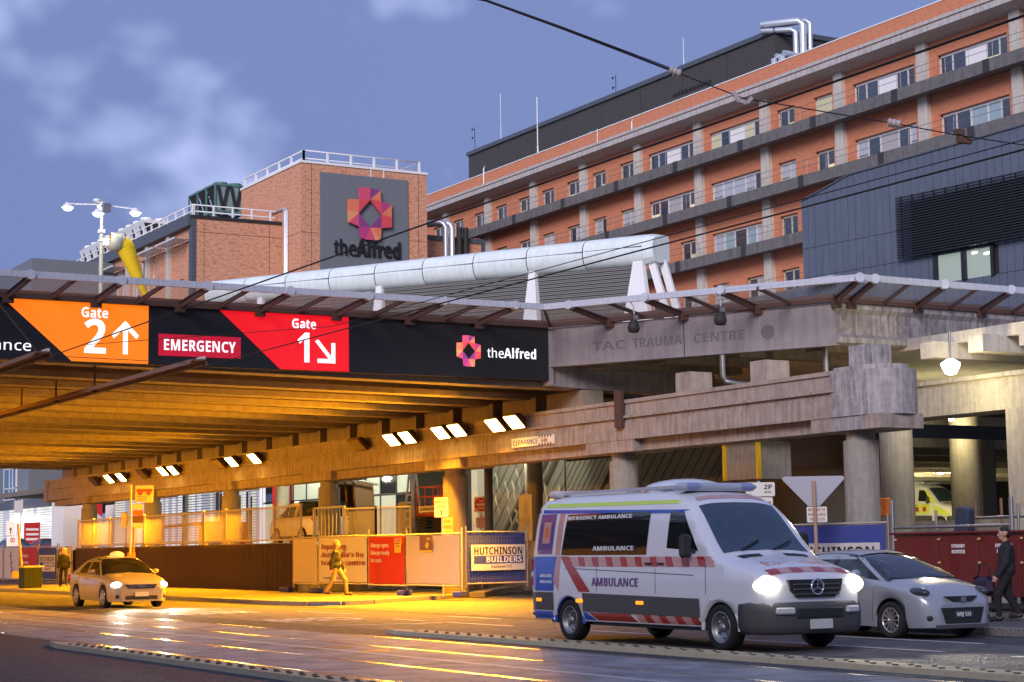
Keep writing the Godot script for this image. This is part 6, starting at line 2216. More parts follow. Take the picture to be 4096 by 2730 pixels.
	g = Geo.new()
	for k in 8: g.tube([Vector3(25.6, 0.1, -28.0 + 0.75 * k), Vector3(25.6, 0.5, -28.0 + 0.75 * k)], 0.06, 8)
	g.tube([Vector3(25.5, 0.3, -28.2), Vector3(25.5, 0.3, -22.5)], 0.07, 8)
	wp("pipework", g, M.black_plastic, t)
	g = Geo.new()
	for z in [-25.8, -24.6, -23.5]: g.lathe(Vector3(25.42, 0.36, z), Vector3.LEFT, [[0.0, 0.1], [0.06, 0.1], [0.07, 0.0]], 12, false)
	wp("valve_cap", g, M.brass, t)
	words("HYDRANT", 0.068, face(Vector3(25.392, 1.435, -26.63), -90), M.ink_white, t, true, 0.36, true, 0.006)
	words("BOOSTER", 0.068, face(Vector3(25.392, 1.325, -26.63), -90), M.ink_white, t, true, 0.36, true, 0.006)
	words("SPRINKLER", 0.068, face(Vector3(25.392, 1.435, -25.46), -90), M.ink_white, t, true, 0.44, true, 0.006)
	words("BOOSTER", 0.068, face(Vector3(25.392, 1.325, -25.42), -90), M.ink_white, t, true, 0.36, true, 0.006)
	g = Geo.new()
	g.span(Vector3(25.2, 0.1, -29.5), Vector3(27.0, 0.2, -21))
	one("cabinet_plinth", g, M.kerb_stone, "low pale concrete plinth under the red hydrant cabinet", "plinth")

# ------------------------------------------------------------------ sodium floodlights on the crosshead
func floodlights():
	var lit = [[-84.74, 5.09], [-82.9, 5.09], [-77.1, 5.12], [-75.75, 5.10], [-68.8, 5.14], [-66.4, 5.15], [-54.3, 5.17], [-53.15, 5.18], [-50.8, 5.19], [-49.7, 5.20], [-47.3, 5.2], [-46.15, 5.22]]
	var off = [[-87.2, 5.06], [-79.9, 5.12], [-70.3, 5.12], [-57.0, 5.16]]
	var where = ["farthest lit floodlight on the crosshead, left one of its pair", "lit floodlight on the crosshead, right one of the farthest pair", "lit floodlight, left one of the second pair from the far end", "lit floodlight, right one of the second pair from the far end", "single lit floodlight right of the unlit one behind the bus stop column", "single lit floodlight near the middle of the crosshead", "lit floodlight, left one of the pair above the leaning boards", "lit floodlight, right one of the pair above the leaning boards", "lit floodlight, left one of the pair above the ambulance entry sign", "lit floodlight, right one of the pair above the ambulance entry sign", "nearest pair's left lit floodlight, left of the clearance sign", "nearest lit floodlight, beside the clearance sign"]
	var dark = ["unlit floodlight at the far left end of the crosshead", "unlit floodlight between the two far lit pairs", "unlit floodlight left of the single lit floodlights", "big unlit floodlight box left of the boards' lit pair"]
	var n = Vector3(-0.72, -0.69, 0.0).normalized()
	var bas = Basis(Vector3(0, 0, 1), n.cross(Vector3(0, 0, 1)), n)
	for i in lit.size() + off.size():
		var on = i < lit.size()
		var p = lit[i] if on else off[i - lit.size()]
		var at = Vector3(26.86, p[1] + 0.03, p[0])
		var t = thing("floodlight", where[i] if on else dark[i - lit.size()], "floodlight", at, 0.0, "floodlights along the crosshead")
		var g = Geo.new()
		var w = 0.80 if on else 0.9
		var rings = []
		for r in [[0.30, 0.24, -0.26], [0.5, 0.42, -0.12], [0.62, 0.56, 0.0]]:
			var ring = []
			for q in [[-1, -1], [1, -1], [1, 1], [-1, 1]]: ring.append(at + bas * Vector3(q[0] * r[0] * w / 1.24, q[1] * r[1] / 2, r[2]))
			rings.append(ring)
		g.rings_join(rings, true, true)
		wp("housing", g, M.steel_rust, t)
		g = Geo.new()
		g.bar(at + bas * Vector3(0, 0, -0.2), at + Vector3(0.35, 0.12, 0), 0.06, 0.1)
		wp("bracket", g, M.steel_rust, t)
		g = Geo.new()
		g.box(at + bas * Vector3(0, 0, 0.012), Vector3(w * 0.86, 0.46, 0.02), bas)
		wp("lens", g, M.sodium if on else M.lens_dark, t)
		if on: flood(t, at + bas * Vector3(0, 0, 0.05), Vector3(-0.72, -0.69, 0.0), 250.0)
	# the matching row on the near-side pier line
	for i in 6:
		var at = Vector3(2.05, 5.2, -52.0 - 7.0 * i)
		var t = thing("near_floodlight", "lit floodlight on the camera-side pier line, %s of six" % ["nearest", "second", "third", "fourth", "fifth", "farthest"][i], "floodlight", at, 0.0, "floodlights along the camera-side crosshead")
		var g = Geo.new()
		g.bevel(at, Vector3(0.3, 0.4, 0.6), 0.03)
		wp("housing", g, M.steel_rust, t)
		g = Geo.new()
		g.box(at + Vector3(0.16, -0.02, 0), Vector3(0.02, 0.34, 0.52))
		wp("lens", g, M.sodium, t)
		flood(t, at + Vector3(0.2, 0, 0), Vector3(0.85, -0.30, -0.45), 190.0)

func flood(t, at, d, e):
	var l = SpotLight3D.new()
	l.name = "sodium_light"
	l.light_color = lin(1.0, 0.375, 0.004)
	l.light_energy = e
	l.light_size = 0.18
	l.spot_range = 90.0
	l.spot_angle = 80.0
	l.spot_attenuation = 2.0
	l.shadow_enabled = true
	t.add_child(l, true)
	l.position = inv(t) * at
	l.basis = Basis.looking_at(d.normalized())

# ------------------------------------------------------------------ tram wires
func overhead_wires():
	var g
	for w in [[10.3, 5.57, "upper tram contact wire running to the left trough", -37.2], [13.65, 5.5, "lower tram contact wire running to the right trough", -37.0]]:
		g = Geo.new()
		g.tube([Vector3(w[0], w[1], w[3]), Vector3(w[0], w[1] + 0.02, -20), Vector3(w[0], w[1], 6)], 0.012, 5)
		one("contact_wire", g, M.wire_dark, w[2], "tram wire")
	g = Geo.new()
	g.tube([Vector3(11.2, 5.9, -36.9), Vector3(13.65, 5.62, -30), Vector3(13.65, 5.62, -19), Vector3(13.65, 5.6, 4)], 0.007, 5)
	one("feeder_wire", g, M.wire_dark, "thin second wire just above the lower tram contact wire", "tram wire")
	g = Geo.new()
	g.tube([Vector3(9.0, 7.2, -37.2), Vector3(10.2, 5.75, -37.1)], 0.008, 5)
	one("stay_wire", g, M.rusty_trough, "thin rusty stay wire crossing the black sign at the far left", "tram wire")
	g = Geo.new()
	g.tube([Vector3(10.4, 5.66, -37.15), Vector3(13.5, 5.62, -37.1)], 0.007, 5)
	one("cross_wire", g, M.wire_dark, "thin wire stretched between the two trough ends", "tram wire")
	var i = 0
	for tr in [[10.3, 5.62, -37.0], [13.65, 5.58, -36.9]]:
		var t = thing("trolley_trough", ["rusty tram wire trough hung under the bridge, left one", "long rusty tram wire trough hung under the bridge below the emergency sign"][i], "trough", Vector3(tr[0], tr[1], tr[2]))
		i += 1
		g = Geo.new()
		g.prism(PackedVector2Array([Vector2(-0.22, 0), Vector2(-0.16, 0.11), Vector2(0.16, 0.11), Vector2(0.22, 0), Vector2(0.19, 0.0), Vector2(0.14, 0.08), Vector2(-0.14, 0.08), Vector2(-0.19, 0.0)]), Transform3D(Basis(), Vector3(tr[0], tr[1], tr[2] - 62)), 62)
		wp("channel", g, M.rusty_trough, t)
		for k in range(2, 15):
			g = Geo.new()
			g.bar(Vector3(tr[0], tr[1] + 0.1, tr[2] - 0.6 - k * 3.4), Vector3(tr[0], tr[1] + 0.75, tr[2] - 0.6 - k * 3.4), 0.04, 0.04)
			g.box(Vector3(tr[0], tr[1] + 0.02, tr[2] - 0.6 - k * 3.4), Vector3(0.12, 0.07, 0.16))
			wp("hanger", g, M.steel_rust, t)
		g = Geo.new()
		g.tube([Vector3(tr[0], tr[1] - 0.05, tr[2] + 0.1), Vector3(tr[0], tr[1] - 0.05, tr[2] - 60)], 0.012, 5)
		wp("contact_strip", g, M.dull_steel, t)
		g = Geo.new()
		g.tube([Vector3(tr[0] + 0.1, tr[1] + 0.14, tr[2] + 0.05), Vector3(tr[0] + 0.1, tr[1] + 0.14, tr[2] - 0.35)], 0.04, 8)
		wp("end_insulator", g, M.insulator, t)
	# heavy span wire with insulators, carrying the contact wires
	var s = [Vector3(5.9, 7.0, -15.1), Vector3(8.13, 6.66, -14.39), Vector3(8.77, 6.39, -14.06), Vector3(9.7, 5.97, -13.57), Vector3(10.25, 5.72, -13.28), Vector3(10.87, 5.59, -12.94), Vector3(11.5, 5.46, -12.59), Vector3(12.02, 5.34, -12.3), Vector3(12.6, 5.24, -12.0), Vector3(13.65, 5.56, -11.2)]
	var t = thing("span_wire", "dark twisted span wire with pale insulators sweeping across the top of the picture", "tram wire", s[0])
	g = Geo.new()
	g.tube([s[0], s[1], s[2], s[3]], 0.010, 6)
	g.tube([s[1] + Vector3(0, 0.01, 0), s[2] + Vector3(0, 0.014, 0), s[3] + Vector3(-0.05, 0.03, 0)], 0.006, 6)
	wp("thick_cable", g, M.wire_dark, t)
	g = Geo.new()
	g.tube(s.slice(3), 0.006, 6)
	wp("thin_cable", g, M.wire_dark, t)
	for k in [3, 6]:
		g = Geo.new()
		var d = (s[k + 1] - s[k - 1]).normalized()
		var pr = [[0.0, -0.062]]
		for j in 3:
			pr.append_array([[0.032, -0.058 + 0.04 * j], [0.042, -0.045 + 0.04 * j], [0.042, -0.032 + 0.04 * j], [0.032, -0.022 + 0.04 * j]])
		pr.append([0.0, 0.064])
		g.lathe(s[k], d, pr, 14)
		wp("insulator", g, M.insulator, t)
	g = Geo.new()
	for q in [[-0.07, 0.05, -0.02, -0.03], [-0.02, -0.03, 0.04, -0.05], [0.04, -0.05, 0.09, -0.0]]:
		g.bar(s[4] + Vector3(q[0], q[1], q[0] * 0.5), s[4] + Vector3(q[2], q[3], q[2] * 0.5), 0.03, 0.035)
	wp("wire_clamp", g, M.insulator, t)
	g = Geo.new()
	g.box(s[7] + Vector3(0.02, 0.03, 0.0), Vector3(0.10, 0.05, 0.05))
	g.box(s[7] + Vector3(0.08, -0.04, 0.0), Vector3(0.16, 0.06, 0.05))
	wp("wire_clamp", g, M.rusty_trough, t)

# ------------------------------------------------------------------ lamp mast and windsock on the deck
func lamp_mast():
	var t = thing("lamp_mast", "slim mast on the deck with four lit lamps on spread arms", "lamp mast", Vector3(22.4, 8, -72))
	var g = Geo.new()
	g.tube([Vector3(22.4, 7.6, -72), Vector3(22.4, 14.6, -72)], 0.09, 10)
	wp("lower_pole", g, M.pole_cream, t)
	g = Geo.new()
	g.tube([Vector3(22.4, 14.6, -72), Vector3(22.4, 16.0, -72)], 0.06, 10)
	wp("upper_pole", g, M.coping_white, t)
	g = Geo.new()
	g.box(Vector3(22.4, 14.75, -72), Vector3(0.24, 0.14, 0.24))
	g.box(Vector3(22.4, 14.35, -72), Vector3(0.22, 0.08, 0.22))
	wp("joint_collar", g, M.coping_white, t)
	g = Geo.new()
	g.box(Vector3(22.55, 15.72, -71.85), Vector3(0.32, 0.36, 0.2))
	wp("junction_box", g, M.dull_steel, t)
	g = Geo.new()
	g.ball(Vector3(22.2, 16.02, -72.0), 0.14, Vector3(1.2, 0.6, 1.0))
	wp("sensor", g, M.coping_white, t)
	var arms = [Vector3(21.12, 15.72, -72.5), Vector3(22.0, 15.32, -71.2), Vector3(22.75, 15.98, -73.0), Vector3(23.7, 15.55, -71.6)]
	for i in 4:
		g = Geo.new()
		g.tube([Vector3(22.4, 15.86, -72), arms[i] + Vector3(0, 0.16, 0)], 0.03, 6)
		wp("arm", g, M.coping_white, t)
		g = Geo.new()
		g.lathe(arms[i], Vector3.DOWN, [[0.0, -0.22], [0.08, -0.2], [0.2, -0.06], [0.24, 0.0]], 14)
		wp("lamp_shade", g, M.coping_white, t)
		g = Geo.new()
		g.ball(arms[i] + Vector3(0, -0.02, 0), 0.2, Vector3(1, 0.55, 1))
		wp("lamp_glass", g, M.mast_lamp, t)
		omni("mast_light", arms[i] + Vector3(0, -0.3, 0), [0.9, 0.95, 0.75], 0.5, 0.2, t)
	var w = thing("windsock", "limp yellow windsock hanging from a round pale hoop on the mast", "windsock", Vector3(22.6, 14.4, -71.8))
	var c = Vector3(22.86, 14.28, -71.7)
	var ax = Vector3(0.97, -0.18, 0.15).normalized()
	g = Geo.new()
	g.lathe(c, ax, [[0.36, -0.22], [0.37, -0.22], [0.40, 0.28], [0.39, 0.28], [0.36, -0.22]], 24)
	wp("hoop", g, M.pole_cream, w)
	g = Geo.new()
	g.lathe(c, ax, [[0.352, -0.22], [0.385, 0.26]], 24)
	wp("lining", g, M.sock_yellow, w)
	g = Geo.new()
	var pts = []
	var rr = []
	var path = [[0.26, 0.0, 0.38], [0.42, -0.14, 0.38], [0.56, -0.45, 0.35], [0.72, -0.85, 0.30], [0.92, -1.3, 0.24], [1.12, -1.75, 0.18], [1.30, -2.15, 0.13], [1.46, -2.5, 0.10]]
	for k in path.size() - 1:
		for j in 5:
			var u = j / 5.0
			var a = path[k]
			var b = path[k + 1]
			pts.append(c + Vector3(lerpf(a[0], b[0], u), lerpf(a[1], b[1], u) - 0.03, 0.12 * lerpf(a[0], b[0], u)))
			rr.append(lerpf(a[2], b[2], u) * (1.0 + 0.02 * sin(k * 5.0 + j * 2.1)))
	g.tube(pts, rr, 18, false)
	wp("sock", g, M.sock_yellow, w)
	g = Geo.new()
	g.bar(Vector3(22.4, 14.3, -72), c + Vector3(-0.2, 0.0, 0), 0.06, 0.3)
	wp("swivel", g, M.coping_white, w)

# ------------------------------------------------------------------ vehicles: bodies lofted along their length (s = metres back from the nose)
func ci(k, s):   # smooth interpolation through [s, value] keys
	if s <= k[0][0]: return k[0][1]
	for i in k.size() - 1:
		if s <= k[i + 1][0]:
			var a = k[i]
			var b = k[i + 1]
			var h = b[0] - a[0]
			var t = (s - a[0]) / h
			var d0 = (b[1] - a[1]) / h
			var m0 = d0
			var m1 = d0
			if i > 0:
				var dp = (a[1] - k[i - 1][1]) / (a[0] - k[i - 1][0])
				m0 = 0.0 if dp * d0 <= 0.0 else 2.0 * dp * d0 / (dp + d0)
			if i < k.size() - 2:
				var dn = (k[i + 2][1] - b[1]) / (k[i + 2][0] - b[0])
				m1 = 0.0 if dn * d0 <= 0.0 else 2.0 * dn * d0 / (dn + d0)
			var t2 = t * t
			var t3 = t2 * t
			return (2 * t3 - 3 * t2 + 1) * a[1] + (t3 - 2 * t2 + t) * h * m0 + (-2 * t3 + 3 * t2) * b[1] + (t3 - t2) * h * m1
	return k[-1][1]

func arch(s, sill, wheels, r):
	var y = sill
	for w in wheels:
		var d = absf(s - w)
		if d < r: y = maxf(y, 0.30 + sqrt(r * r - d * d))
	return y

func loft(sec, s0, s1, wheels, r, cap0 = true, cap1 = true):
	var list = []
	var s = s0
	while s < s1:
		list.append(s); s += 0.06
	list.append(s1)
	for w in wheels:
		for k in 13: list.append(clampf(w - r * cos(PI * k / 12.0), s0, s1))
	list.sort()
	var g = Geo.new()
	g.st.set_smooth_group(0)
	var rings = []
	var last = -1.0
	for q in list:
		if q - last < 0.004: continue
		last = q
		var p = sec.call(q)
		var ring = []
		for i in p.size(): ring.append(Vector3(-p[i].x, p[i].y, -q))
		for i in range(p.size() - 2, -1, -1): ring.append(Vector3(p[i].x, p[i].y, -q))
		rings.append(ring)
	g.rings_join(rings, false, false)
	g.st.set_smooth_group(-1)
	for e in [[0, cap0], [rings.size() - 1, cap1]]:
		if not e[1]: continue
		var r0 = rings[e[0]]
		for i in r0.size() / 2:
			var j = r0.size() - 1 - i
			g.quad(r0[i], r0[i + 1], r0[j - 1], r0[j])
	return g

func x_at(p, y):
	for i in p.size() - 1:
		if p[i + 1].y >= y and p[i + 1].y > p[i].y:
			return lerpf(p[i].x, p[i + 1].x, clampf((y - p[i].y) / (p[i + 1].y - p[i].y), 0.0, 1.0))
	return p[-1].x

func y_at(p, x):
	for i in range(p.size() - 1, 0, -1):
		if p[i - 1].x >= x:
			return lerpf(p[i].y, p[i - 1].y, clampf((x - p[i].x) / maxf(p[i - 1].x - p[i].x, 0.0001), 0.0, 1.0))
	return p[0].y

# a patch lying on the body side: four (s, y) corners, rear-bottom, front-bottom, front-top, rear-top
func side_patch(sec, side, c, off, g = null, nu = 10, nv = 6):
	if g == null: g = Geo.new()
	g.st.set_smooth_group(0)
	var rows = []
	for j in nv + 1:
		var v = float(j) / nv
		var row = []
		for i in nu + 1:
			var u = float(i) / nu
			var s = lerpf(lerpf(c[0], c[2], u), lerpf(c[6], c[4], u), v)
			var y = lerpf(lerpf(c[1], c[3], u), lerpf(c[7], c[5], u), v)
			row.append(Vector3(side * (x_at(sec.call(s), y) + off), y, -s))
		rows.append(row)
	g.rings_join(rows, false, false)
	g.st.set_smooth_group(-1)
	return g

# a patch on the top surface: corners (x, s): left-front, right-front, right-back, left-back
func top_patch(sec, c, off, g = null, nu = 12, nv = 10):
	if g == null: g = Geo.new()
	g.st.set_smooth_group(0)
	var rows = []
	for j in nv + 1:
		var v = float(j) / nv
		var row = []
		for i in nu + 1:
			var u = float(i) / nu
			var x = lerpf(lerpf(c[0], c[2], u), lerpf(c[6], c[4], u), v)
			var s = lerpf(lerpf(c[1], c[3], u), lerpf(c[7], c[5], u), v)
			row.append(Vector3(x, y_at(sec.call(s), absf(x)) + off, -s + off * 0.8))
		rows.append(row)
	g.rings_join(rows, false, false)
	g.st.set_smooth_group(-1)
	return g

func wheel(t, at, r, w, side, spokes, rim_m):
	var o = Node3D.new()
	o.name = "wheel"
	t.add_child(o, true)
	o.position = at
	var ax = Vector3(side, 0, 0)
	var g = Geo.new()
	var q = r * 0.68
	g.lathe(Vector3.ZERO, ax, [[q, -w / 2], [r * 0.93, -w / 2], [r, -w * 0.3], [r, w * 0.3], [r * 0.95, w * 0.48], [r * 0.82, w / 2], [q, w * 0.44]], 32)
	lp("tyre", g, M.rubber, o)
	g = Geo.new()
	g.lathe(Vector3.ZERO, ax, [[q, w * 0.44], [q * 0.95, w * 0.40], [q * 0.90, w * 0.15], [0.0, w * 0.12]], 32)
	lp("rim_well", g, M.grille_black if spokes else rim_m, o)
	g = Geo.new()
	g.lathe(Vector3.ZERO, ax, [[q * 1.0, w * 0.42], [q * 0.99, w * 0.46], [q * 0.92, w * 0.45], [q * 0.90, w * 0.30]], 32)
	var n = spokes if spokes else 6
	for k in n:
		var a = TAU * k / n
		var d = Vector3(0, cos(a), sin(a))
		if spokes: g.bar(d * q * 0.2 + ax * w * 0.40, d * q * 0.93 + ax * w * 0.36, q * (0.9 / n) * 1.7, 0.03, ax)
		else: g.lathe(d * q * 0.6 + ax * w * 0.13, ax, [[q * 0.13, 0.0], [q * 0.12, 0.02], [0.0, 0.02]], 8)
	g.lathe(ax * w * 0.3, ax, [[q * 0.30, 0.0], [q * 0.26, w * 0.14], [q * 0.12, w * 0.18], [0.0, w * 0.18]], 18)
	lp("rim", g, rim_m, o)

func headlight_spot(t, at, e):
	var l = SpotLight3D.new()
	l.name = "headlight_beam"
	l.light_color = lin(1.0, 0.92, 0.72)
	l.light_energy = e
	l.spot_range = 60.0
	l.spot_angle = 28.0
	l.light_size = 0.08
	l.spot_attenuation = 2.0
	l.shadow_enabled = true
	t.add_child(l, true)
	l.position = at
	l.basis = Basis.looking_at(Vector3(0, -0.12, 1).normalized())

# ---- van (ambulance)
func van_section(s):
	var T = ci([[0.0, 0.96], [0.06, 1.08], [0.2, 1.17], [0.95, 1.37], [1.08, 1.43], [1.80, 2.14], [1.98, 2.27], [2.4, 2.38], [3.0, 2.42], [6.2, 2.42], [6.33, 2.37], [6.4, 2.22]], s)
	var W = ci([[0.0, 0.80], [0.08, 0.88], [0.3, 0.945], [0.8, 0.985], [1.5, 0.995], [6.2, 0.995], [6.34, 0.98], [6.4, 0.95]], s)
	var y0 = arch(s, 0.34, [1.0, 5.2], 0.43)
	var ins = func(y): return ci([[1.2, 0.0], [1.5, 0.03], [1.9, 0.095], [2.2, 0.165], [2.5, 0.24]], y)
	var p = PackedVector2Array()
	var lim = T - 0.09
	p.append(Vector2(W - 0.05, minf(y0, lim)))
	for q in [maxf(0.44, y0 + 0.02), maxf(0.75, y0 + 0.04), maxf(1.0, y0 + 0.06), 1.25, 1.5, 1.9, 2.2]:
		var y = minf(q, lim)
		p.append(Vector2(W - ins.call(y) - (0.01 if q < 0.5 else 0.0), y))
	var k = ins.call(T)
	p.append(Vector2(W - k - 0.04, T - 0.06))
	p.append(Vector2(W - k - 0.18, T - 0.012))
	p.append(Vector2((W - k) * 0.5, T + 0.02))
	p.append(Vector2(0, T + 0.03))
	return p

func ambulance(called, label, at, yaw, old_livery):
	var t = thing(called, label, "ambulance", at, yaw)
	var sec = van_section
	var body = lp("body", loft(sec, 0.0, 6.4, [1.0, 5.2], 0.43), M.paint_white, t)
	var g = Geo.new()
	g.box(Vector3(0, 0.55, -3.2), Vector3(1.4, 0.55, 6.0))
	g.box(Vector3(0, 0.36, -3.1), Vector3(1.78, 0.16, 3.0))
	lp("underbody", g, M.black_plastic, t)
	for s in [-1, 1]:
		wheel(t, Vector3(0.86 * s, 0.345, -1.0), 0.345, 0.23, s, 0, M.dull_steel)
		wheel(t, Vector3(0.86 * s, 0.345, -5.2), 0.345, 0.23, s, 0, M.dull_steel)
		for z in [1.0, 5.2]:
			g = Geo.new()
			for k in 12:
				var a0 = PI * k / 12.0
				var a1 = PI * (k + 1) / 12.0
				var r = 0.43
				g.quad(Vector3(s * 0.95, 0.30 + sin(a0) * r, -z - cos(a0) * r), Vector3(s * 0.95, 0.30 + sin(a1) * r, -z - cos(a1) * r), Vector3(s * 0.5, 0.30 + sin(a1) * r, -z - cos(a1) * r), Vector3(s * 0.5, 0.30 + sin(a0) * r, -z - cos(a0) * r))
			lp("wheel_arch", g, M.black_plastic, t)
			g = Geo.new()
			var pts = []
			for k in 15: pts.append(Vector3(s * (x_at(sec.call(z), 0.7) + 0.005), 0.30 + sin(PI * k / 14.0) * 0.45, -z - cos(PI * k / 14.0) * 0.45))
			g.tube(pts, 0.035, 6)
			lp("arch_flare", g, M.paint_white if z < 2 else (M.decal_blue if old_livery else M.lime_paint), t)
		# glass
		lp("side_window", side_patch(sec, s, [5.42, 1.42, 2.88, 1.42, 2.88, 2.10, 5.36, 2.10], 0.006), M.car_glass, t)
		lp("door_window", side_patch(sec, s, [2.34, 1.52, 1.50, 1.47, 1.98, 2.06, 2.34, 2.09], 0.006), M.car_glass, t)
		# dark rubbing band and door seams
		lp("rubbing_band", side_patch(sec, s, [6.36, 0.50, 5.66, 0.50, 5.66, 0.80, 6.36, 0.80], 0.012), M.grey_plastic, t)
		lp("rubbing_band", side_patch(sec, s, [4.74, 0.50, 1.47, 0.48, 1.47, 0.76, 4.74, 0.80], 0.012), M.grey_plastic, t)
		for q in [2.62, 1.30, 4.3]: lp("door_seam", side_patch(sec, s, [q + 0.012, 0.82, q, 0.82, q, 1.40, q + 0.012, 1.40], 0.004, null, 1, 6), M.grey_plastic, t)
		lp("body_crease", side_patch(sec, s, [5.3, 1.20, 1.6, 1.10, 1.6, 1.112, 5.3, 1.212], 0.0045, null, 14, 1), M.grey_plastic, t)
		for q in [2.45, 2.80]:
			g = Geo.new()
			g.bevel(Vector3(s * (x_at(sec.call(q), 1.24) + 0.02), 1.28, -q), Vector3(0.03, 0.035, 0.16), 0.008)
			lp("door_handle", g, M.black_plastic, t)
		for q in [6.12, 5.0 - 0.18, 3.05]:
			g = Geo.new()
			g.bevel(Vector3(s * (x_at(sec.call(q), 0.66) + 0.018), 0.67, -q), Vector3(0.02, 0.055, 0.20 if q < 5.5 else 0.16), 0.006)
			lp("side_marker", g, M.marker_amber, t)
		# mirror
		g = Geo.new()
		g.bevel(Vector3(s * 1.13, 1.55, -1.62), Vector3(0.20, 0.36, 0.12), 0.04)
		g.bar(Vector3(s * 0.96, 1.46, -1.6), Vector3(s * 1.1, 1.5, -1.62), 0.05, 0.06)
		lp("mirror", g, M.black_plastic, t)
		# headlamps
		g = Geo.new()
		g.ball(Vector3(s * 0.77, 0.96, -0.15), 0.25, Vector3(0.72, 0.58, 1.05), 16)
		lp("headlight", g, M.headlight if old_livery else M.frame_white, t)
		g = Geo.new()
		g.bevel(Vector3(s * 0.62, 0.60, 0.095), Vector3(0.30, 0.10, 0.06), 0.02, Basis(Vector3.UP, s * 0.25))
		lp("fog_lamp", g, M.frame_white, t)
		if old_livery: headlight_spot(t, Vector3(s * 0.76, 0.97, 0.16), 22.0)
		# livery
		if old_livery:
			lp("lime_stripe", side_patch(sec, s, [6.34, 2.23, 1.98, 2.20, 2.2, 2.26, 6.34, 2.30], 0.005, null, 20, 2), M.decal_lime, t)
			lp("blue_stripe", side_patch(sec, s, [6.34, 2.14, 1.75, 2.04, 1.86, 2.10, 6.34, 2.20], 0.005, null, 20, 2), M.decal_blue, t)
			lp("blue_panel", side_patch(sec, s, [6.35, 0.82, 5.66, 0.82, 5.55, 1.40, 6.35, 1.40], 0.005), M.decal_blue, t)
			lp("purple_panel", side_patch(sec, s, [6.22, 1.44, 5.72, 1.44, 5.72, 2.12, 6.22, 2.12], 0.005), M.decal_purple, t)
			lp("badge", side_patch(sec, s, [6.08, 1.62, 5.84, 1.62, 5.84, 1.98, 6.08, 1.98], 0.008), M.decal_pale_red, t)
			lp("badge_centre", side_patch(sec, s, [6.02, 1.72, 5.90, 1.72, 5.90, 1.88, 6.02, 1.88], 0.011), M.sign_orange_paint, t)
			lp("red_sweep", side_patch(sec, s, [5.66, 0.98, 5.5, 0.82, 5.42, 1.40, 5.55, 1.40], 0.0055), M.decal_pale_red, t)
			lp("red_sweep", side_patch(sec, s, [4.86, 0.82, 4.50, 0.82, 5.18, 1.40, 5.44, 1.40], 0.0055), M.decal_red, t)
			lp("red_sweep", side_patch(sec, s, [5.62, 1.42, 5.46, 1.42, 5.46, 2.12, 5.62, 2.12], 0.0055), M.decal_pale_red, t)
			for k in 20:
				var a = 5.25 - k * 0.21
				lp("chequer", side_patch(sec, s, [a, 1.235, a - 0.20, 1.23, a - 0.20 + 0.07, 1.385, a + 0.07, 1.39], 0.005, null, 3, 2), M.decal_red if k % 2 == 0 else M.decal_pale_red, t)
			lp("sill_blue", side_patch(sec, s, [6.34, 0.36, 5.7, 0.36, 5.7, 0.48, 6.34, 0.48], 0.007), M.decal_blue, t)
			lp("sill_blue", side_patch(sec, s, [4.7, 0.36, 4.35, 0.36, 4.62, 0.485, 4.74, 0.485], 0.007), M.decal_blue, t)
			lp("sill_red", side_patch(sec, s, [4.3, 0.36, 3.15, 0.36, 3.35, 0.485, 4.56, 0.485], 0.007), M.decal_red, t)
			for k in 8:
				var a = 3.1 - k * 0.21
				lp("chequer", side_patch(sec, s, [a, 0.36, a - 0.2, 0.36, a - 0.1, 0.485, a + 0.1, 0.485], 0.007, null, 3, 2), M.decal_red if k % 2 else M.decal_pale_red, t)
			lp("sill_edge", side_patch(sec, s, [4.72, 0.343, 1.5, 0.343, 1.5, 0.36, 4.72, 0.36], 0.012, null, 14, 1), M.coping_white, t)
			if s < 0:
				words("AMBULANCE", 0.13, face(Vector3(-1.0, 0.92, -4.45), -90), M.decal_purple, t, true, 1.35, false, 0.01)
				words("EMERGENCY AMBULANCE", 0.06, face(Vector3(-0.955, 2.005, -5.3), -90, -10), M.ink_white, t, true, 2.0, false, 0.008)
				words("AMBULANCE", 0.07, face(Vector3(-1.0, 1.49, -4.4), -90), M.ink_white, t, true, 1.2, false, 0.008)
				for y in [0.95, 1.05]: words("AMBULANCE", 0.05, face(Vector3(-0.998, y, -6.1), -90), M.ink_white, t, true, 0.4, false, 0.008)
		else:
			lp("lime_panel", side_patch(sec, s, [6.3, 0.85, 1.6, 0.85, 1.6, 1.35, 6.3, 1.35], 0.005), M.lime_paint, t)
			for k in 10:
				var a = 6.2 - k * 0.46
				lp("chequer", side_patch(sec, s, [a, 0.98, a - 0.22, 0.98, a - 0.22, 1.2, a, 1.2], 0.007, null, 3, 2), M.decal_red, t)
			lp("lime_pillar", side_patch(sec, s, [1.55, 1.42, 1.2, 1.40, 1.8, 2.05, 1.98, 2.1], 0.009), M.lime_paint, t)
			lp("lime_wing", side_patch(sec, s, [1.4, 0.85, 0.3, 0.72, 0.5, 0.95, 1.4, 1.3], 0.006), M.lime_paint, t)
	# windscreen, bonnet, grille, bumper
	lp("windscreen", top_patch(sec, [-0.80, 1.10, 0.80, 1.10, 0.70, 1.84, -0.70, 1.84], 0.008), M.screen_glass, t)
	g = Geo.new()
	g.bar(Vector3(-0.5, 1.48, -1.06), Vector3(-0.05, 1.62, -1.22), 0.02, 0.02)
	g.bar(Vector3(0.1, 1.48, -1.06), Vector3(0.55, 1.60, -1.2), 0.02, 0.02)
	lp("wiper", g, M.rubber, t)
	lp("bonnet_vent", top_patch(sec, [-0.62, 0.86, -0.22, 0.90, -0.22, 1.0, -0.66, 0.98], 0.008, null, 4, 2), M.black_plastic, t)
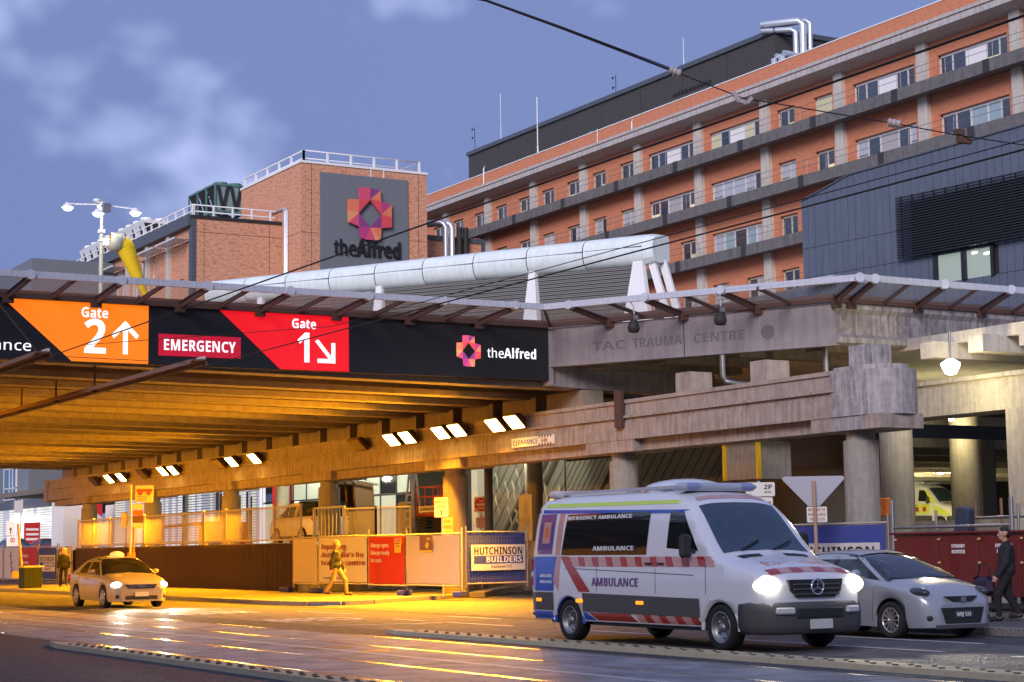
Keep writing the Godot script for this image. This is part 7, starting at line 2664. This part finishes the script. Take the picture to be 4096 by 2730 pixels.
	lp("bonnet_vent", top_patch(sec, [0.22, 0.90, 0.62, 0.86, 0.66, 0.98, 0.22, 1.0], 0.008, null, 4, 2), M.black_plastic, t)
	if old_livery:
		lp("visor_stripe", top_patch(sec, [-0.66, 1.93, 0.66, 1.93, 0.62, 2.05, -0.62, 2.05], 0.006, null, 10, 2), M.decal_pale_red, t)
		for k in 7:
			var x = -0.72 + k * 0.206
			lp("bonnet_chequer", top_patch(sec, [x, 0.10, x + 0.2, 0.10, x + 0.2, 0.25, x, 0.25], 0.006, null, 3, 2), M.decal_red if k % 2 == 0 else M.decal_pale_red, t)
	var hb = Basis(Vector3(-1, 0, 0), Vector3(0, 0.27, -0.96).normalized(), Vector3(0, 0.96, 0.27).normalized())
	words("AMBULANCE", 0.17, Transform3D(hb, Vector3(0.56, 1.245, -0.38)), M.decal_pale_red if old_livery else M.decal_red, t, true, 1.12, false, 0.012)
	g = Geo.new()
	g.prism(PackedVector2Array([Vector2(-0.34, 0.78), Vector2(0.34, 0.78), Vector2(0.46, 0.88), Vector2(0.50, 1.04), Vector2(-0.50, 1.04), Vector2(-0.46, 0.88)]), Transform3D(Basis(), Vector3(0, 0, -0.02)), 0.06)
	lp("grille", g, M.black_plastic, t)
	for y in [0.83, 0.90, 0.97]:
		g = Geo.new()
		g.bevel(Vector3(0, y, 0.05), Vector3(0.84, 0.025, 0.03), 0.006)
		lp("grille_bar", g, M.grey_plastic, t)
	g = Geo.new()
	g.lathe(Vector3(0, 0.93, 0.055), Vector3(0, 0, 1), [[0.12, 0.0], [0.125, 0.02], [0.10, 0.03], [0.095, 0.0]], 24)
	for k in 3: g.bar(Vector3(0, 0.93, 0.07), Vector3(sin(TAU * k / 3.0) * 0.105, 0.93 + cos(TAU * k / 3.0) * 0.105, 0.07), 0.02, 0.02)
	lp("badge_ring", g, M.chrome, t)
	g = Geo.new()
	var plan = []
	for q in [[0.985, -0.55], [0.975, -0.28], [0.90, -0.05], [0.70, 0.06], [0.4, 0.105], [0.0, 0.12]]: plan.append(q)
	var poly = PackedVector2Array()
	for q in plan: poly.append(Vector2(q[0], q[1]))
	for i in range(plan.size() - 2, -1, -1): poly.append(Vector2(-plan[i][0], plan[i][1]))
	poly.append(Vector2(-0.85, -0.5)); poly.append(Vector2(0.85, -0.5))
	var br = []
	for lv in [[0.26, 0.90], [0.31, 0.97], [0.40, 1.0], [0.60, 1.0], [0.68, 0.985], [0.72, 0.94]]:
		var ring = []
		for q in poly: ring.append(Vector3(q.x * lerpf(1.0, lv[1], 0.5), lv[0], (q.y + 0.5) * lv[1] - 0.5))
		br.append(ring)
	g.st.set_smooth_group(0)
	g.rings_join(br, true, true)
	lp("bumper", g, M.grey_plastic, t)
	g = Geo.new()
	g.bevel(Vector3(0, 0.56, 0.11), Vector3(0.85, 0.14, 0.04), 0.01)
	lp("bumper_intake", g, M.black_plastic, t)
	g = Geo.new()
	g.bevel(Vector3(0, 0.40, 0.135), Vector3(0.42, 0.14, 0.02), 0.008)
	lp("number_plate", g, M.banner_white, t)
	# roof furniture
	g = Geo.new()
	g.ball(Vector3(0, 2.44, -3.2), 0.62, Vector3(1.0, 0.30, 1.25), 20)
	lp("roof_unit", g, M.paint_white, t)
	g = Geo.new()
	g.bevel(Vector3(0, 2.46, -2.35), Vector3(1.45, 0.13, 0.34), 0.05)
	lp("light_bar", g, M.pane_blind, t)
	for x in [-0.52, 0.52]:
		g = Geo.new()
		g.bevel(Vector3(x, 2.465, -2.35), Vector3(0.36, 0.125, 0.36), 0.05)
		lp("beacon", g, M.beacon_glass, t)
	for x in [-0.6, 0.6]:
		g = Geo.new()
		g.bar(Vector3(x, 2.47, -2.6), Vector3(x, 2.47, -5.9), 0.05, 0.05)
		lp("roof_rail", g, M.duct_silver, t)
	g = Geo.new()
	g.bevel(Vector3(0, 2.46, -6.05), Vector3(1.5, 0.12, 0.3), 0.04)
	lp("rear_beacon", g, M.insulator, t)
	# tail
	for s in [-1, 1]:
		for q in [[0.9, 1.05, M.tail_red], [1.05, 1.15, M.frame_white], [1.15, 1.36, M.tail_red]]:
			g = Geo.new()
			g.bevel(Vector3(s * 0.93, (q[0] + q[1]) / 2, -6.37), Vector3(0.11, q[1] - q[0] - 0.01, 0.08), 0.01)
			lp("tail_light", g, q[2], t)
	g = Geo.new()
	g.bevel(Vector3(0, 0.42, -6.5), Vector3(1.7, 0.06, 0.24), 0.02)
	lp("rear_step", g, M.black_plastic, t)
	return t

# ---- cars
func car(called, label, cat, at, yaw, K):
	var t = thing(called, label, cat, at, yaw)
	var wh = K.wheels
	var R = K.r + 0.055
	var sec = func(s):
		var w = ci(K.w, s)
		var b = ci(K.belt, s)
		var d = ci(K.deck, s)
		var y0 = minf(arch(s, ci(K.sill, s), wh, R), b - 0.1)
		var p = PackedVector2Array()
		p.append(Vector2(w * 0.94, y0))
		p.append(Vector2(w * 0.985, maxf(y0 + 0.015, lerpf(y0, b, 0.2))))
		p.append(Vector2(w, maxf(y0 + 0.03, lerpf(y0, b, 0.5))))
		p.append(Vector2(w * 0.995, lerpf(y0, b, 0.8)))
		p.append(Vector2(w * 0.975, b - 0.035))
		p.append(Vector2(w * 0.935, b))
		p.append(Vector2(w * 0.80, lerpf(b, d, 0.75)))
		p.append(Vector2(w * 0.45, d - 0.005))
		p.append(Vector2(0, d + 0.012))
		return p
	var roof = K.roof
	var gh = func(s):
		var b = ci(K.belt, s) - 0.03
		var yt = maxf(ci(roof, s), b + 0.01)
		var f = clampf((yt - b) / (K.top - b), 0.0, 1.0)
		var w = ci(K.w, s) * 0.915
		var xt = lerpf(w, K.roof_w, f)
		var p = PackedVector2Array()
		p.append(Vector2(w, b))
		p.append(Vector2(lerpf(w, xt, 0.5) + 0.012 * f, lerpf(b, yt - 0.05 * f, 0.5)))
		p.append(Vector2(xt, yt - 0.055 * f))
		p.append(Vector2(xt - 0.07 * f - 0.005, yt - 0.018 * f))
		p.append(Vector2(xt * 0.55, yt + 0.004))
		p.append(Vector2(0, yt + 0.018 * f))
		return p
	lp("body", loft(sec, 0.0, K.len, wh, R), K.paint, t)
	lp("glasshouse", loft(gh, K.g0, K.g1, [], 0.1), M.car_glass, t)
	var g = Geo.new()
	g.box(Vector3(0, 0.36, -K.len / 2), Vector3(K.width * 0.74, 0.30, K.len * 0.9))
	lp("underbody", g, M.black_plastic, t)
	# painted roof, pillars
	g = top_patch(gh, [-K.roof_w * 0.97, K.r0, K.roof_w * 0.97, K.r0, K.roof_w * 0.97, K.r1, -K.roof_w * 0.97, K.r1], 0.012, null, 14, 12)
	for s in [-1, 1]: side_patch(gh, s, [K.r1, K.top - 0.14, K.r0, K.top - 0.14, K.r0, K.top - 0.02, K.r1, K.top - 0.02], 0.008, g, 12, 3)
	lp("roof", g, K.paint, t)
	for s in [-1, 1]:
		g = Geo.new()
		for p in K.pillars: side_patch(gh, s, p, 0.009, g, 4, 8)
		lp("pillar", g, K.paint, t)
		if K.has("black_pillars"):
			g = Geo.new()
			for p in K.black_pillars: side_patch(gh, s, p, 0.008, g, 4, 8)
			lp("window_pillar", g, M.black_plastic, t)
		for z in wh:
			wheel(t, Vector3(s * (K.width / 2 - 0.115), K.r, -z), K.r, 0.20, s, K.spokes, M.alloy)
			g = Geo.new()
			for k in 12:
				var a0 = PI * k / 12.0
				var a1 = PI * (k + 1) / 12.0
				g.quad(Vector3(s * K.width * 0.485, 0.30 + sin(a0) * R, -z - cos(a0) * R), Vector3(s * K.width * 0.485, 0.30 + sin(a1) * R, -z - cos(a1) * R), Vector3(s * K.width * 0.28, 0.30 + sin(a1) * R, -z - cos(a1) * R), Vector3(s * K.width * 0.28, 0.30 + sin(a0) * R, -z - cos(a0) * R))
			lp("wheel_arch", g, M.black_plastic, t)
		for q in K.seams: lp("door_seam", side_patch(sec, s, [q[0] + 0.01, ci(K.sill, q[0]) + 0.08, q[0], ci(K.sill, q[0]) + 0.08, q[1], ci(K.belt, q[1]) - 0.03, q[1] + 0.01, ci(K.belt, q[1]) - 0.03], 0.003, null, 1, 8), M.black_plastic, t)
		for q in K.handles:
			g = Geo.new()
			g.bevel(Vector3(s * (x_at(sec.call(q), ci(K.belt, q) - 0.13) + 0.015), ci(K.belt, q) - 0.12, -q), Vector3(0.03, 0.03, 0.18), 0.008)
			lp("door_handle", g, K.paint, t)
		g = Geo.new()
		g.ball(Vector3(s * (K.width / 2 + 0.07), ci(K.belt, K.mir) + 0.09, -K.mir), 0.115, Vector3(0.95, 0.68, 0.7), 12)
		g.bar(Vector3(s * (K.width / 2 - 0.1), ci(K.belt, K.mir) + 0.02, -K.mir), Vector3(s * (K.width / 2 + 0.04), ci(K.belt, K.mir) + 0.07, -K.mir), 0.05, 0.04)
		lp("mirror", g, K.paint, t)
		for L in K.lamps:
			g = Geo.new()
			g.ball(Vector3(s * L[0], L[1], -L[2]), L[3], L[4], 16)
			lp("headlight", g, L[5], t)
			if L[6] > 0.0: headlight_spot(t, Vector3(s * L[0], L[1], -L[2] + 0.34), L[6])
		for L in K.fogs:
			g = Geo.new()
			g.ball(Vector3(s * L[0], L[1], -L[2]), L[3], Vector3(1, 0.8, 0.6), 12)
			lp("fog_recess", g, M.black_plastic, t)
		g = Geo.new()
		g.ball(Vector3(s * (K.width / 2 - 0.16), ci(K.belt, K.len - 0.1) - 0.12, -K.len + 0.08), 0.14, Vector3(0.9, 0.8, 0.7), 12)
		lp("tail_light", g, M.tail_red, t)
	for f in K.front:   # [called, polygon in xy, s of its back, depth, material]
		g = Geo.new()
		g.prism(PackedVector2Array(f[1]), Transform3D(Basis(), Vector3(0, 0, -f[2])), f[3])
		lp(f[0], g, f[4], t)
	return t

func box_poly(w, y0, y1, w2 = -1.0):
	if w2 < 0: w2 = w
	return [Vector2(-w / 2, y0), Vector2(w / 2, y0), Vector2(w2 / 2, y1), Vector2(-w2 / 2, y1)]

func sedan_kit(paint, lit):
	return {"len": 4.55, "width": 1.76, "top": 1.465, "roof_w": 0.57, "r": 0.315, "wheels": [0.93, 3.53], "paint": paint, "spokes": 7,
		"w": [[0.0, 0.60], [0.06, 0.70], [0.2, 0.80], [0.45, 0.85], [1.0, 0.875], [2.5, 0.88], [3.6, 0.87], [4.2, 0.83], [4.48, 0.76], [4.55, 0.70]],
		"belt": [[0.0, 0.58], [0.08, 0.68], [0.35, 0.79], [1.0, 0.90], [1.6, 0.945], [2.6, 0.97], [3.6, 1.0], [4.2, 1.0], [4.5, 0.96], [4.55, 0.88]],
		"deck": [[0.0, 0.62], [0.08, 0.73], [0.35, 0.84], [0.8, 0.94], [1.25, 1.01], [1.5, 1.02], [3.5, 1.05], [3.9, 1.09], [4.35, 1.09], [4.5, 1.05], [4.55, 0.95]],
		"sill": [[0.0, 0.20], [0.5, 0.19], [2.0, 0.21], [4.0, 0.22], [4.55, 0.32]],
		"roof": [[1.10, 0.98], [1.25, 1.06], [1.95, 1.395], [2.3, 1.455], [2.7, 1.465], [3.1, 1.43], [3.45, 1.33], [3.95, 1.08]],
		"g0": 1.12, "g1": 3.92, "r0": 2.0, "r1": 3.15, "mir": 1.62,
		"pillars": [[1.34, 0.95, 1.16, 0.93, 1.93, 1.38, 2.04, 1.37], [2.62, 0.94, 2.54, 0.94, 2.56, 1.39, 2.66, 1.39], [3.98, 1.0, 3.52, 0.97, 3.02, 1.38, 3.30, 1.36]],
		"seams": [[1.42, 1.36], [2.56, 2.58], [3.42, 3.5]], "handles": [2.35, 3.25],
		"lamps": [[0.66, 0.66, 0.22, 0.2, Vector3(0.85, 0.5, 1.0), M.headlight if lit else M.frame_white, 30.0 if lit else 0.0]], "fogs": [[0.66, 0.34, 0.08, 0.09]],
		"front": [["grille", box_poly(0.74, 0.56, 0.68, 0.94), 0.08, 0.09, M.grille_black], ["grille_bar", box_poly(0.76, 0.60, 0.618, 0.80), 0.05, 0.075, M.chrome], ["grille_bar", box_poly(0.80, 0.645, 0.66, 0.84), 0.05, 0.075, M.chrome], ["badge", box_poly(0.18, 0.585, 0.67, 0.2), 0.05, 0.085, M.chrome], ["intake", box_poly(0.96, 0.25, 0.36, 0.92), 0.08, 0.09, M.grille_black], ["number_plate", box_poly(0.40, 0.34, 0.46), 0.05, 0.075, M.banner_white]]}

func vehicles():
	ambulance("ambulance", "white and blue ambulance with red chequers and lit headlights passing on the road", Vector3(17.12, 0, -20.80), 0.0, true)
	ambulance("parked_ambulance", "white and lime ambulance parked in the covered bay behind the columns", Vector3(66.6, 2.15, -68.6), 0.15, false)
	var taxi = car("taxi", "cream taxi sedan with lit headlights driving out from under the bridge", "taxi", Vector3(17.02, 0, -50.55), 0.0, sedan_kit(M.paint_cream, true))
	var g = Geo.new()
	g.ball(Vector3(0, 1.52, -2.3), 0.15, Vector3(1.5, 0.75, 0.8), 14)
	lp("roof_sign", g, M.taxi_lamp, taxi)
	var h = {"len": 3.9, "width": 1.695, "top": 1.42, "roof_w": 0.55, "r": 0.30, "wheels": [0.80, 3.29], "paint": M.paint_silver, "spokes": 12,
		"w": [[0.0, 0.50], [0.05, 0.62], [0.18, 0.74], [0.4, 0.81], [0.9, 0.845], [2.2, 0.845], [3.2, 0.835], [3.75, 0.78], [3.9, 0.68]],
		"belt": [[0.0, 0.52], [0.1, 0.64], [0.4, 0.80], [0.9, 0.90], [1.5, 0.95], [2.6, 1.0], [3.4, 1.06], [3.8, 1.04], [3.9, 0.95]],
		"deck": [[0.0, 0.58], [0.1, 0.70], [0.4, 0.86], [0.8, 0.95], [1.1, 1.01], [1.5, 1.03], [3.4, 1.08], [3.8, 1.08], [3.9, 1.0]],
		"sill": [[0.0, 0.19], [0.4, 0.18], [2.0, 0.20], [3.9, 0.30]],
		"roof": [[0.85, 0.96], [1.0, 1.04], [1.75, 1.34], [2.1, 1.41], [2.5, 1.42], [3.0, 1.39], [3.5, 1.33], [3.85, 1.08]],
		"g0": 0.88, "g1": 3.84, "r0": 1.82, "r1": 3.45, "mir": 1.5,
		"pillars": [[1.08, 0.94, 0.92, 0.92, 1.76, 1.36, 1.87, 1.35], [3.86, 1.04, 3.38, 1.02, 3.2, 1.36, 3.52, 1.34]],
		"black_pillars": [[1.32, 0.94, 1.10, 0.94, 1.40, 1.10, 1.46, 1.08], [2.36, 0.98, 2.26, 0.98, 2.26, 1.38, 2.36, 1.38]],
		"seams": [[1.22, 1.14], [2.3, 2.34], [3.1, 3.2]], "handles": [2.1, 3.0],
		"lamps": [[0.645, 0.745, 0.40, 0.30, Vector3(0.46, 0.28, 1.1), M.lamp_dark, 0.0], [0.66, 0.755, 0.33, 0.16, Vector3(0.5, 0.40, 0.9), M.lamp_clear, 0.0], [0.70, 0.79, 0.58, 0.12, Vector3(0.5, 0.40, 1.0), M.lamp_clear, 0.0]], "fogs": [[0.58, 0.34, 0.10, 0.10]],
		"front": [["upper_grille", box_poly(0.40, 0.60, 0.68, 0.66), 0.10, 0.12, M.grille_black], ["badge", box_poly(0.11, 0.59, 0.67), 0.04, 0.075, M.chrome], ["lower_grille", box_poly(0.74, 0.25, 0.50, 0.92), 0.10, 0.115, M.grille_black], ["number_plate", box_poly(0.37, 0.34, 0.45), 0.04, 0.07, M.plate_face], ["chin", box_poly(1.1, 0.17, 0.23), 0.1, 0.12, M.grey_plastic]]}
	var hatch = car("hatchback", "silver hatchback parked at the kerb beside the red hydrant cabinet", "car", Vector3(21.06, 0, -21.9), 0.0, h)
	words("WBJ 124", 0.06, Transform3D(Basis(), Vector3(-0.155, 0.365, 0.03)), M.ink_white, hatch, true, 0.31, false, 0.006)
	var ute = sedan_kit(M.paint_white, false)
	ute.merge({"top": 1.75, "roof_w": 0.64, "r": 0.36,
		"belt": [[0.0, 0.75], [0.1, 0.92], [0.9, 1.08], [2.6, 1.12], [4.5, 1.14], [4.55, 1.1]], "deck": [[0.0, 0.8], [0.1, 0.98], [0.8, 1.13], [1.4, 1.16], [4.5, 1.18], [4.55, 1.1]],
		"sill": [[0.0, 0.36], [4.55, 0.4]], "roof": [[1.0, 1.12], [1.15, 1.18], [1.75, 1.66], [2.1, 1.74], [2.6, 1.75], [4.4, 1.72], [4.55, 1.3]], "g1": 4.54, "r0": 1.8, "r1": 2.8,
		"pillars": [[1.22, 1.09, 1.04, 1.08, 1.76, 1.62, 1.88, 1.62], [2.08, 1.1, 2.0, 1.1, 2.0, 1.66, 2.08, 1.66], [2.95, 1.1, 2.68, 1.1, 2.68, 1.68, 2.95, 1.68]]}, true)
	car("pickup_truck", "white pickup with a black canopy parked behind the tan railing", "pickup", Vector3(29.7, 1.78, -69.9), PI, ute)
	var blue = sedan_kit(M.paint_blue_car, false)
	car("blue_car", "blue car parked far left beyond the white fence banners", "car", Vector3(33.0, 1.25, -122.4), 0.0, blue)
	var red = sedan_kit(M.paint_red_car, false)
	car("red_car", "dark red car with roof rack parked left of the white pylon", "car", Vector3(36.4, 1.25, -126.6), 0.0, red)
	g = Geo.new()
	g.span(Vector3(30, 0.1, -140), Vector3(39.7, 1.24, -116))
	struct("raised_car_park", g, M.podium_concrete)

# ------------------------------------------------------------------ people: one smooth skin grown round a skeleton
func sdf(caps, q, k):
	var d = 10.0
	for c in caps:
		var ab = c[1] - c[0]
		var t = clampf((q - c[0]).dot(ab) / maxf(ab.length_squared(), 1e-6), 0.0, 1.0)
		var e = q.distance_to(c[0] + ab * t) - lerpf(c[2], c[3], t)
		var h = maxf(k - absf(d - e), 0.0) / k
		d = minf(d, e) - h * h * k * 0.25
	return d

func grow(caps, cell, k = 0.03):
	var lo = Vector3.ONE * 100
	var hi = -lo
	for c in caps:
		for i in 2:
			lo = lo.min(c[i] - Vector3.ONE * (c[2 + i] + cell * 2)); hi = hi.max(c[i] + Vector3.ONE * (c[2 + i] + cell * 2))
	var n = Vector3i(((hi - lo) / cell).ceil()) + Vector3i.ONE
	var val = PackedFloat32Array()
	val.resize(n.x * n.y * n.z)
	val.fill(1.0)
	for c in caps:   # only the cells near each bone
		var r = maxf(c[2], c[3]) + cell * 2 + k * 0.5
		var a = Vector3i(((c[0].min(c[1]) - Vector3.ONE * r - lo) / cell).floor()).clamp(Vector3i.ZERO, n - Vector3i.ONE)
		var b = Vector3i(((c[0].max(c[1]) + Vector3.ONE * r - lo) / cell).ceil()).clamp(Vector3i.ZERO, n - Vector3i.ONE)
		for z in range(a.z, b.z + 1):
			for y in range(a.y, b.y + 1):
				for x in range(a.x, b.x + 1):
					var i = (z * n.y + y) * n.x + x
					if val[i] == 1.0: val[i] = sdf(caps, lo + Vector3(x, y, z) * cell, k)
	var g = Geo.new()
	g.st.set_smooth_group(0)
	var vid = {}
	var corner = [Vector3i(0, 0, 0), Vector3i(1, 0, 0), Vector3i(0, 1, 0), Vector3i(1, 1, 0), Vector3i(0, 0, 1), Vector3i(1, 0, 1), Vector3i(0, 1, 1), Vector3i(1, 1, 1)]
	var edges = [[0, 1], [2, 3], [4, 5], [6, 7], [0, 2], [1, 3], [4, 6], [5, 7], [0, 4], [1, 5], [2, 6], [3, 7]]
	for z in n.z - 1:
		for y in n.y - 1:
			for x in n.x - 1:
				var base = (z * n.y + y) * n.x + x
				var v = []
				var neg = 0
				for c in corner:
					var w = val[base + (c.z * n.y + c.y) * n.x + c.x]
					v.append(w)
					if w < 0: neg += 1
				if neg == 0 or neg == 8: continue
				var m = Vector3.ZERO
				var cnt = 0
				for e in edges:
					var p = v[e[0]]
					var q = v[e[1]]
					if (p < 0) != (q < 0):
						m += Vector3(corner[e[0]]).lerp(Vector3(corner[e[1]]), p / (p - q))
						cnt += 1
				vid[base] = lo + (Vector3(x, y, z) + m / cnt) * cell
	var sx = 1
	var sy = n.x
	var sz = n.x * n.y
	for base in vid:
		var v0 = val[base]
		for ax in [[sx, sy, sz], [sy, sz, sx], [sz, sx, sy]]:
			var v1 = val[base + ax[0]]
			if (v0 < 0) == (v1 < 0): continue
			var a = vid.get(base - ax[1] - ax[2])
			var b = vid.get(base - ax[2])
			var d = vid.get(base - ax[1])
			if a == null or b == null or d == null: continue
			if v0 < 0: g.quad(a, d, vid[base], b)
			else: g.quad(a, b, vid[base], d)
	g.st.set_smooth_group(-1)
	return g

# joints in the person's own frame: +z is where they walk
func person(label, at, yaw, H, stride, arms, clothes):
	var t = thing("person", label, "person", at, yaw)
	var k = H / 1.75
	var v = func(x, y, z): return Vector3(x, y, z) * k
	var hip = 0.92
	var legs = []
	var shoes = []
	for s in [-1, 1]:
		var st = stride * s
		var hp = v.call(0.09 * s, hip, 0.0)
		var kn = v.call(0.095 * s, 0.50, 0.10 + 0.20 * st)
		var an = v.call(0.09 * s, 0.09 + (0.05 if st < 0 else 0.0), 0.0 + 0.36 * st)
		legs.append([hp, kn, 0.085 * k, 0.058 * k]); legs.append([kn, an, 0.058 * k, 0.042 * k])
		shoes.append([an + v.call(0, -0.03, -0.03), an + v.call(0.01 * s, -0.045, 0.15), 0.045 * k, 0.038 * k])
	var torso = [[v.call(-0.07, 0.96, 0), v.call(0.07, 0.96, 0), 0.115 * k, 0.115 * k], [v.call(0, 1.0, 0), v.call(0, 1.28, 0.0), 0.12 * k, 0.13 * k], [v.call(-0.11, 1.36, 0), v.call(0.11, 1.36, 0), 0.085 * k, 0.085 * k], [v.call(-0.07, 1.2, 0), v.call(0.07, 1.2, 0), 0.11 * k, 0.11 * k]]
	var neck = [[v.call(0, 1.42, -0.01), v.call(0, 1.54, 0.02), 0.055 * k, 0.052 * k]]
	var arm = []
	var hands = []
	for i in 2:
		var s = -1 if i == 0 else 1
		var a = arms[i]
		var sh = v.call(0.19 * s, 1.38, 0)
		var el = sh + v.call(0.05 * s + a[0], -0.28, a[1])
		var wr = el + v.call(a[2], -0.24, a[3])
		arm.append([sh, el, 0.052 * k, 0.042 * k]); arm.append([el, wr, 0.042 * k, 0.031 * k])
		var dn = (wr - el).normalized()
		var fw = Vector3(0, -dn.z, dn.y) * -1.0
		hands.append([wr, wr + dn * 0.07 * k, 0.028 * k, 0.034 * k])
		for f in 4:
			var o = wr + dn * 0.085 * k + fw * (0.026 - 0.0175 * f) * k
			var ln = [0.055, 0.064, 0.06, 0.046][f] * k
			hands.append([o, o + dn * ln * 0.6, 0.0105 * k, 0.0098 * k])
			hands.append([o + dn * ln * 0.6, o + (dn * 0.95 + Vector3(-s * 0.55, 0, 0)) * ln, 0.0098 * k, 0.0085 * k])
		hands.append([wr + dn * 0.03 * k + fw * 0.03 * k, wr + dn * 0.085 * k + fw * 0.055 * k, 0.013 * k, 0.0105 * k])
	var c = v.call(0, 1.645, 0.03)
	var head = [[c + v.call(0, 0.025, -0.015), c + v.call(0, 0.02, -0.01), 0.096 * k, 0.096 * k], [c + v.call(0, -0.02, 0.03), c + v.call(0, -0.085, 0.045), 0.07 * k, 0.043 * k], [c + v.call(0, 0.005, 0.095), c + v.call(0, -0.03, 0.112), 0.011 * k, 0.016 * k], [c + v.call(-0.022, -0.065, 0.085), c + v.call(0.022, -0.065, 0.085), 0.010 * k, 0.010 * k], [c + v.call(-0.04, 0.035, 0.078), c + v.call(0.04, 0.035, 0.078), 0.013 * k, 0.013 * k]]
	for s in [-1, 1]: head.append([c + v.call(0.088 * s, 0.01, -0.005), c + v.call(0.09 * s, -0.03, -0.0), 0.018 * k, 0.014 * k])
	# the whole body as one surface, then finer head and hands joined into it
	var body = grow(legs + torso + neck + arm + [[c, c, 0.085 * k, 0.085 * k]] + shoes, 0.017 * k, 0.05)
	body.st.append_from(grow(head + neck, 0.0075 * k, 0.02).mesh(), 0, Transform3D())
	body.st.append_from(grow(hands, 0.006 * k, 0.008).mesh(), 0, Transform3D())
	lp("body", body, M.skin, t)
	var fat = func(list, e):
		var o = []
		for q in list: o.append([q[0], q[1], q[2] + e * k, q[3] + e * k])
		return o
	lp("trousers", grow(fat.call(legs, 0.017) + fat.call([torso[0]], 0.012), 0.018 * k, 0.04), clothes.trousers, t)
	lp("jacket", grow(fat.call(torso, 0.03) + fat.call(arm, 0.022) + [[v.call(0, 1.40, -0.02), v.call(0, 1.47, -0.01), 0.075 * k, 0.07 * k]], 0.018 * k, 0.05), clothes.top, t)
	lp("shoes", grow(fat.call(shoes, 0.008), 0.012 * k, 0.03), clothes.shoes, t)
	if clothes.has("hood"):
		lp("hood", grow([[c + v.call(0, 0.03, -0.03), c + v.call(0, -0.10, -0.035), 0.112 * k, 0.105 * k]], 0.014 * k, 0.03), clothes.hood, t)
	else:
		lp("hair", grow([[c + v.call(0, 0.05, -0.02), c + v.call(0, 0.0, -0.045), 0.092 * k, 0.088 * k], [c + v.call(-0.05, 0.085, 0.02), c + v.call(0.05, 0.085, 0.02), 0.04 * k, 0.04 * k]], 0.012 * k, 0.03), clothes.hair, t)
	for s in [-1, 1]:
		var g = Geo.new()
		g.ball(c + v.call(0.033 * s, 0.012, 0.083), 0.0115 * k, Vector3.ONE, 8)
		lp("eye", g, M.ink_black, t)
	if clothes.has("shirt"):
		lp("shirt", grow([[v.call(0, 1.34, 0.065), v.call(0, 1.02, 0.075), 0.075 * k, 0.085 * k]], 0.018 * k, 0.02), clothes.shirt, t)
	return t

func people():
	person("person in dark open jacket and pale shirt walking past the white banner", Vector3(24.5, 0.12, -53.6), 0.95, 1.74, 0.9, [[0.02, -0.10, 0.0, -0.02], [0.0, 0.10, -0.02, 0.10]], {"trousers": M.trouser_tan, "top": M.jacket_black, "shoes": M.shoe_brown, "hair": M.hair_grey, "shirt": M.shirt_pale})
	var p = person("person in black carrying a dark bag before the red hydrant cabinet", Vector3(24.2, 0.12, -24.0), -2.2, 1.66, 0.55, [[0.0, 0.05, 0.02, 0.12], [0.0, 0.06, 0.0, 0.16]], {"trousers": M.trouser_dark, "top": M.jacket_black, "shoes": M.jacket_black, "hair": M.hair_dark})
	var g = Geo.new()
	g.bevel(Vector3(0, -0.42, 0), Vector3(0.20, 0.34, 0.50), 0.08)
	var b = one("shoulder_bag", g, M.bag_purple, "dark purple bag held at the side of the person in black", "bag")
	b.position = Vector3(23.98, 1.17, -24.36)
	g = Geo.new()
	g.tube([Vector3(0, -0.28, -0.16), Vector3(0.0, -0.02, -0.08), Vector3(0.0, -0.02, 0.08), Vector3(0, -0.28, 0.16)], 0.014, 6)
	lp("strap", g, M.jacket_black, b)
	person("person in a cream hood and dark jacket walking away behind the taxi", Vector3(24.0, 0.12, -82.2), PI - 0.1, 1.72, 0.7, [[0.0, -0.05, 0.02, 0.03], [0.0, 0.06, 0.0, 0.08]], {"trousers": M.trouser_dark, "top": M.jacket_black, "shoes": M.shoe_brown, "hood": M.hood_cream})
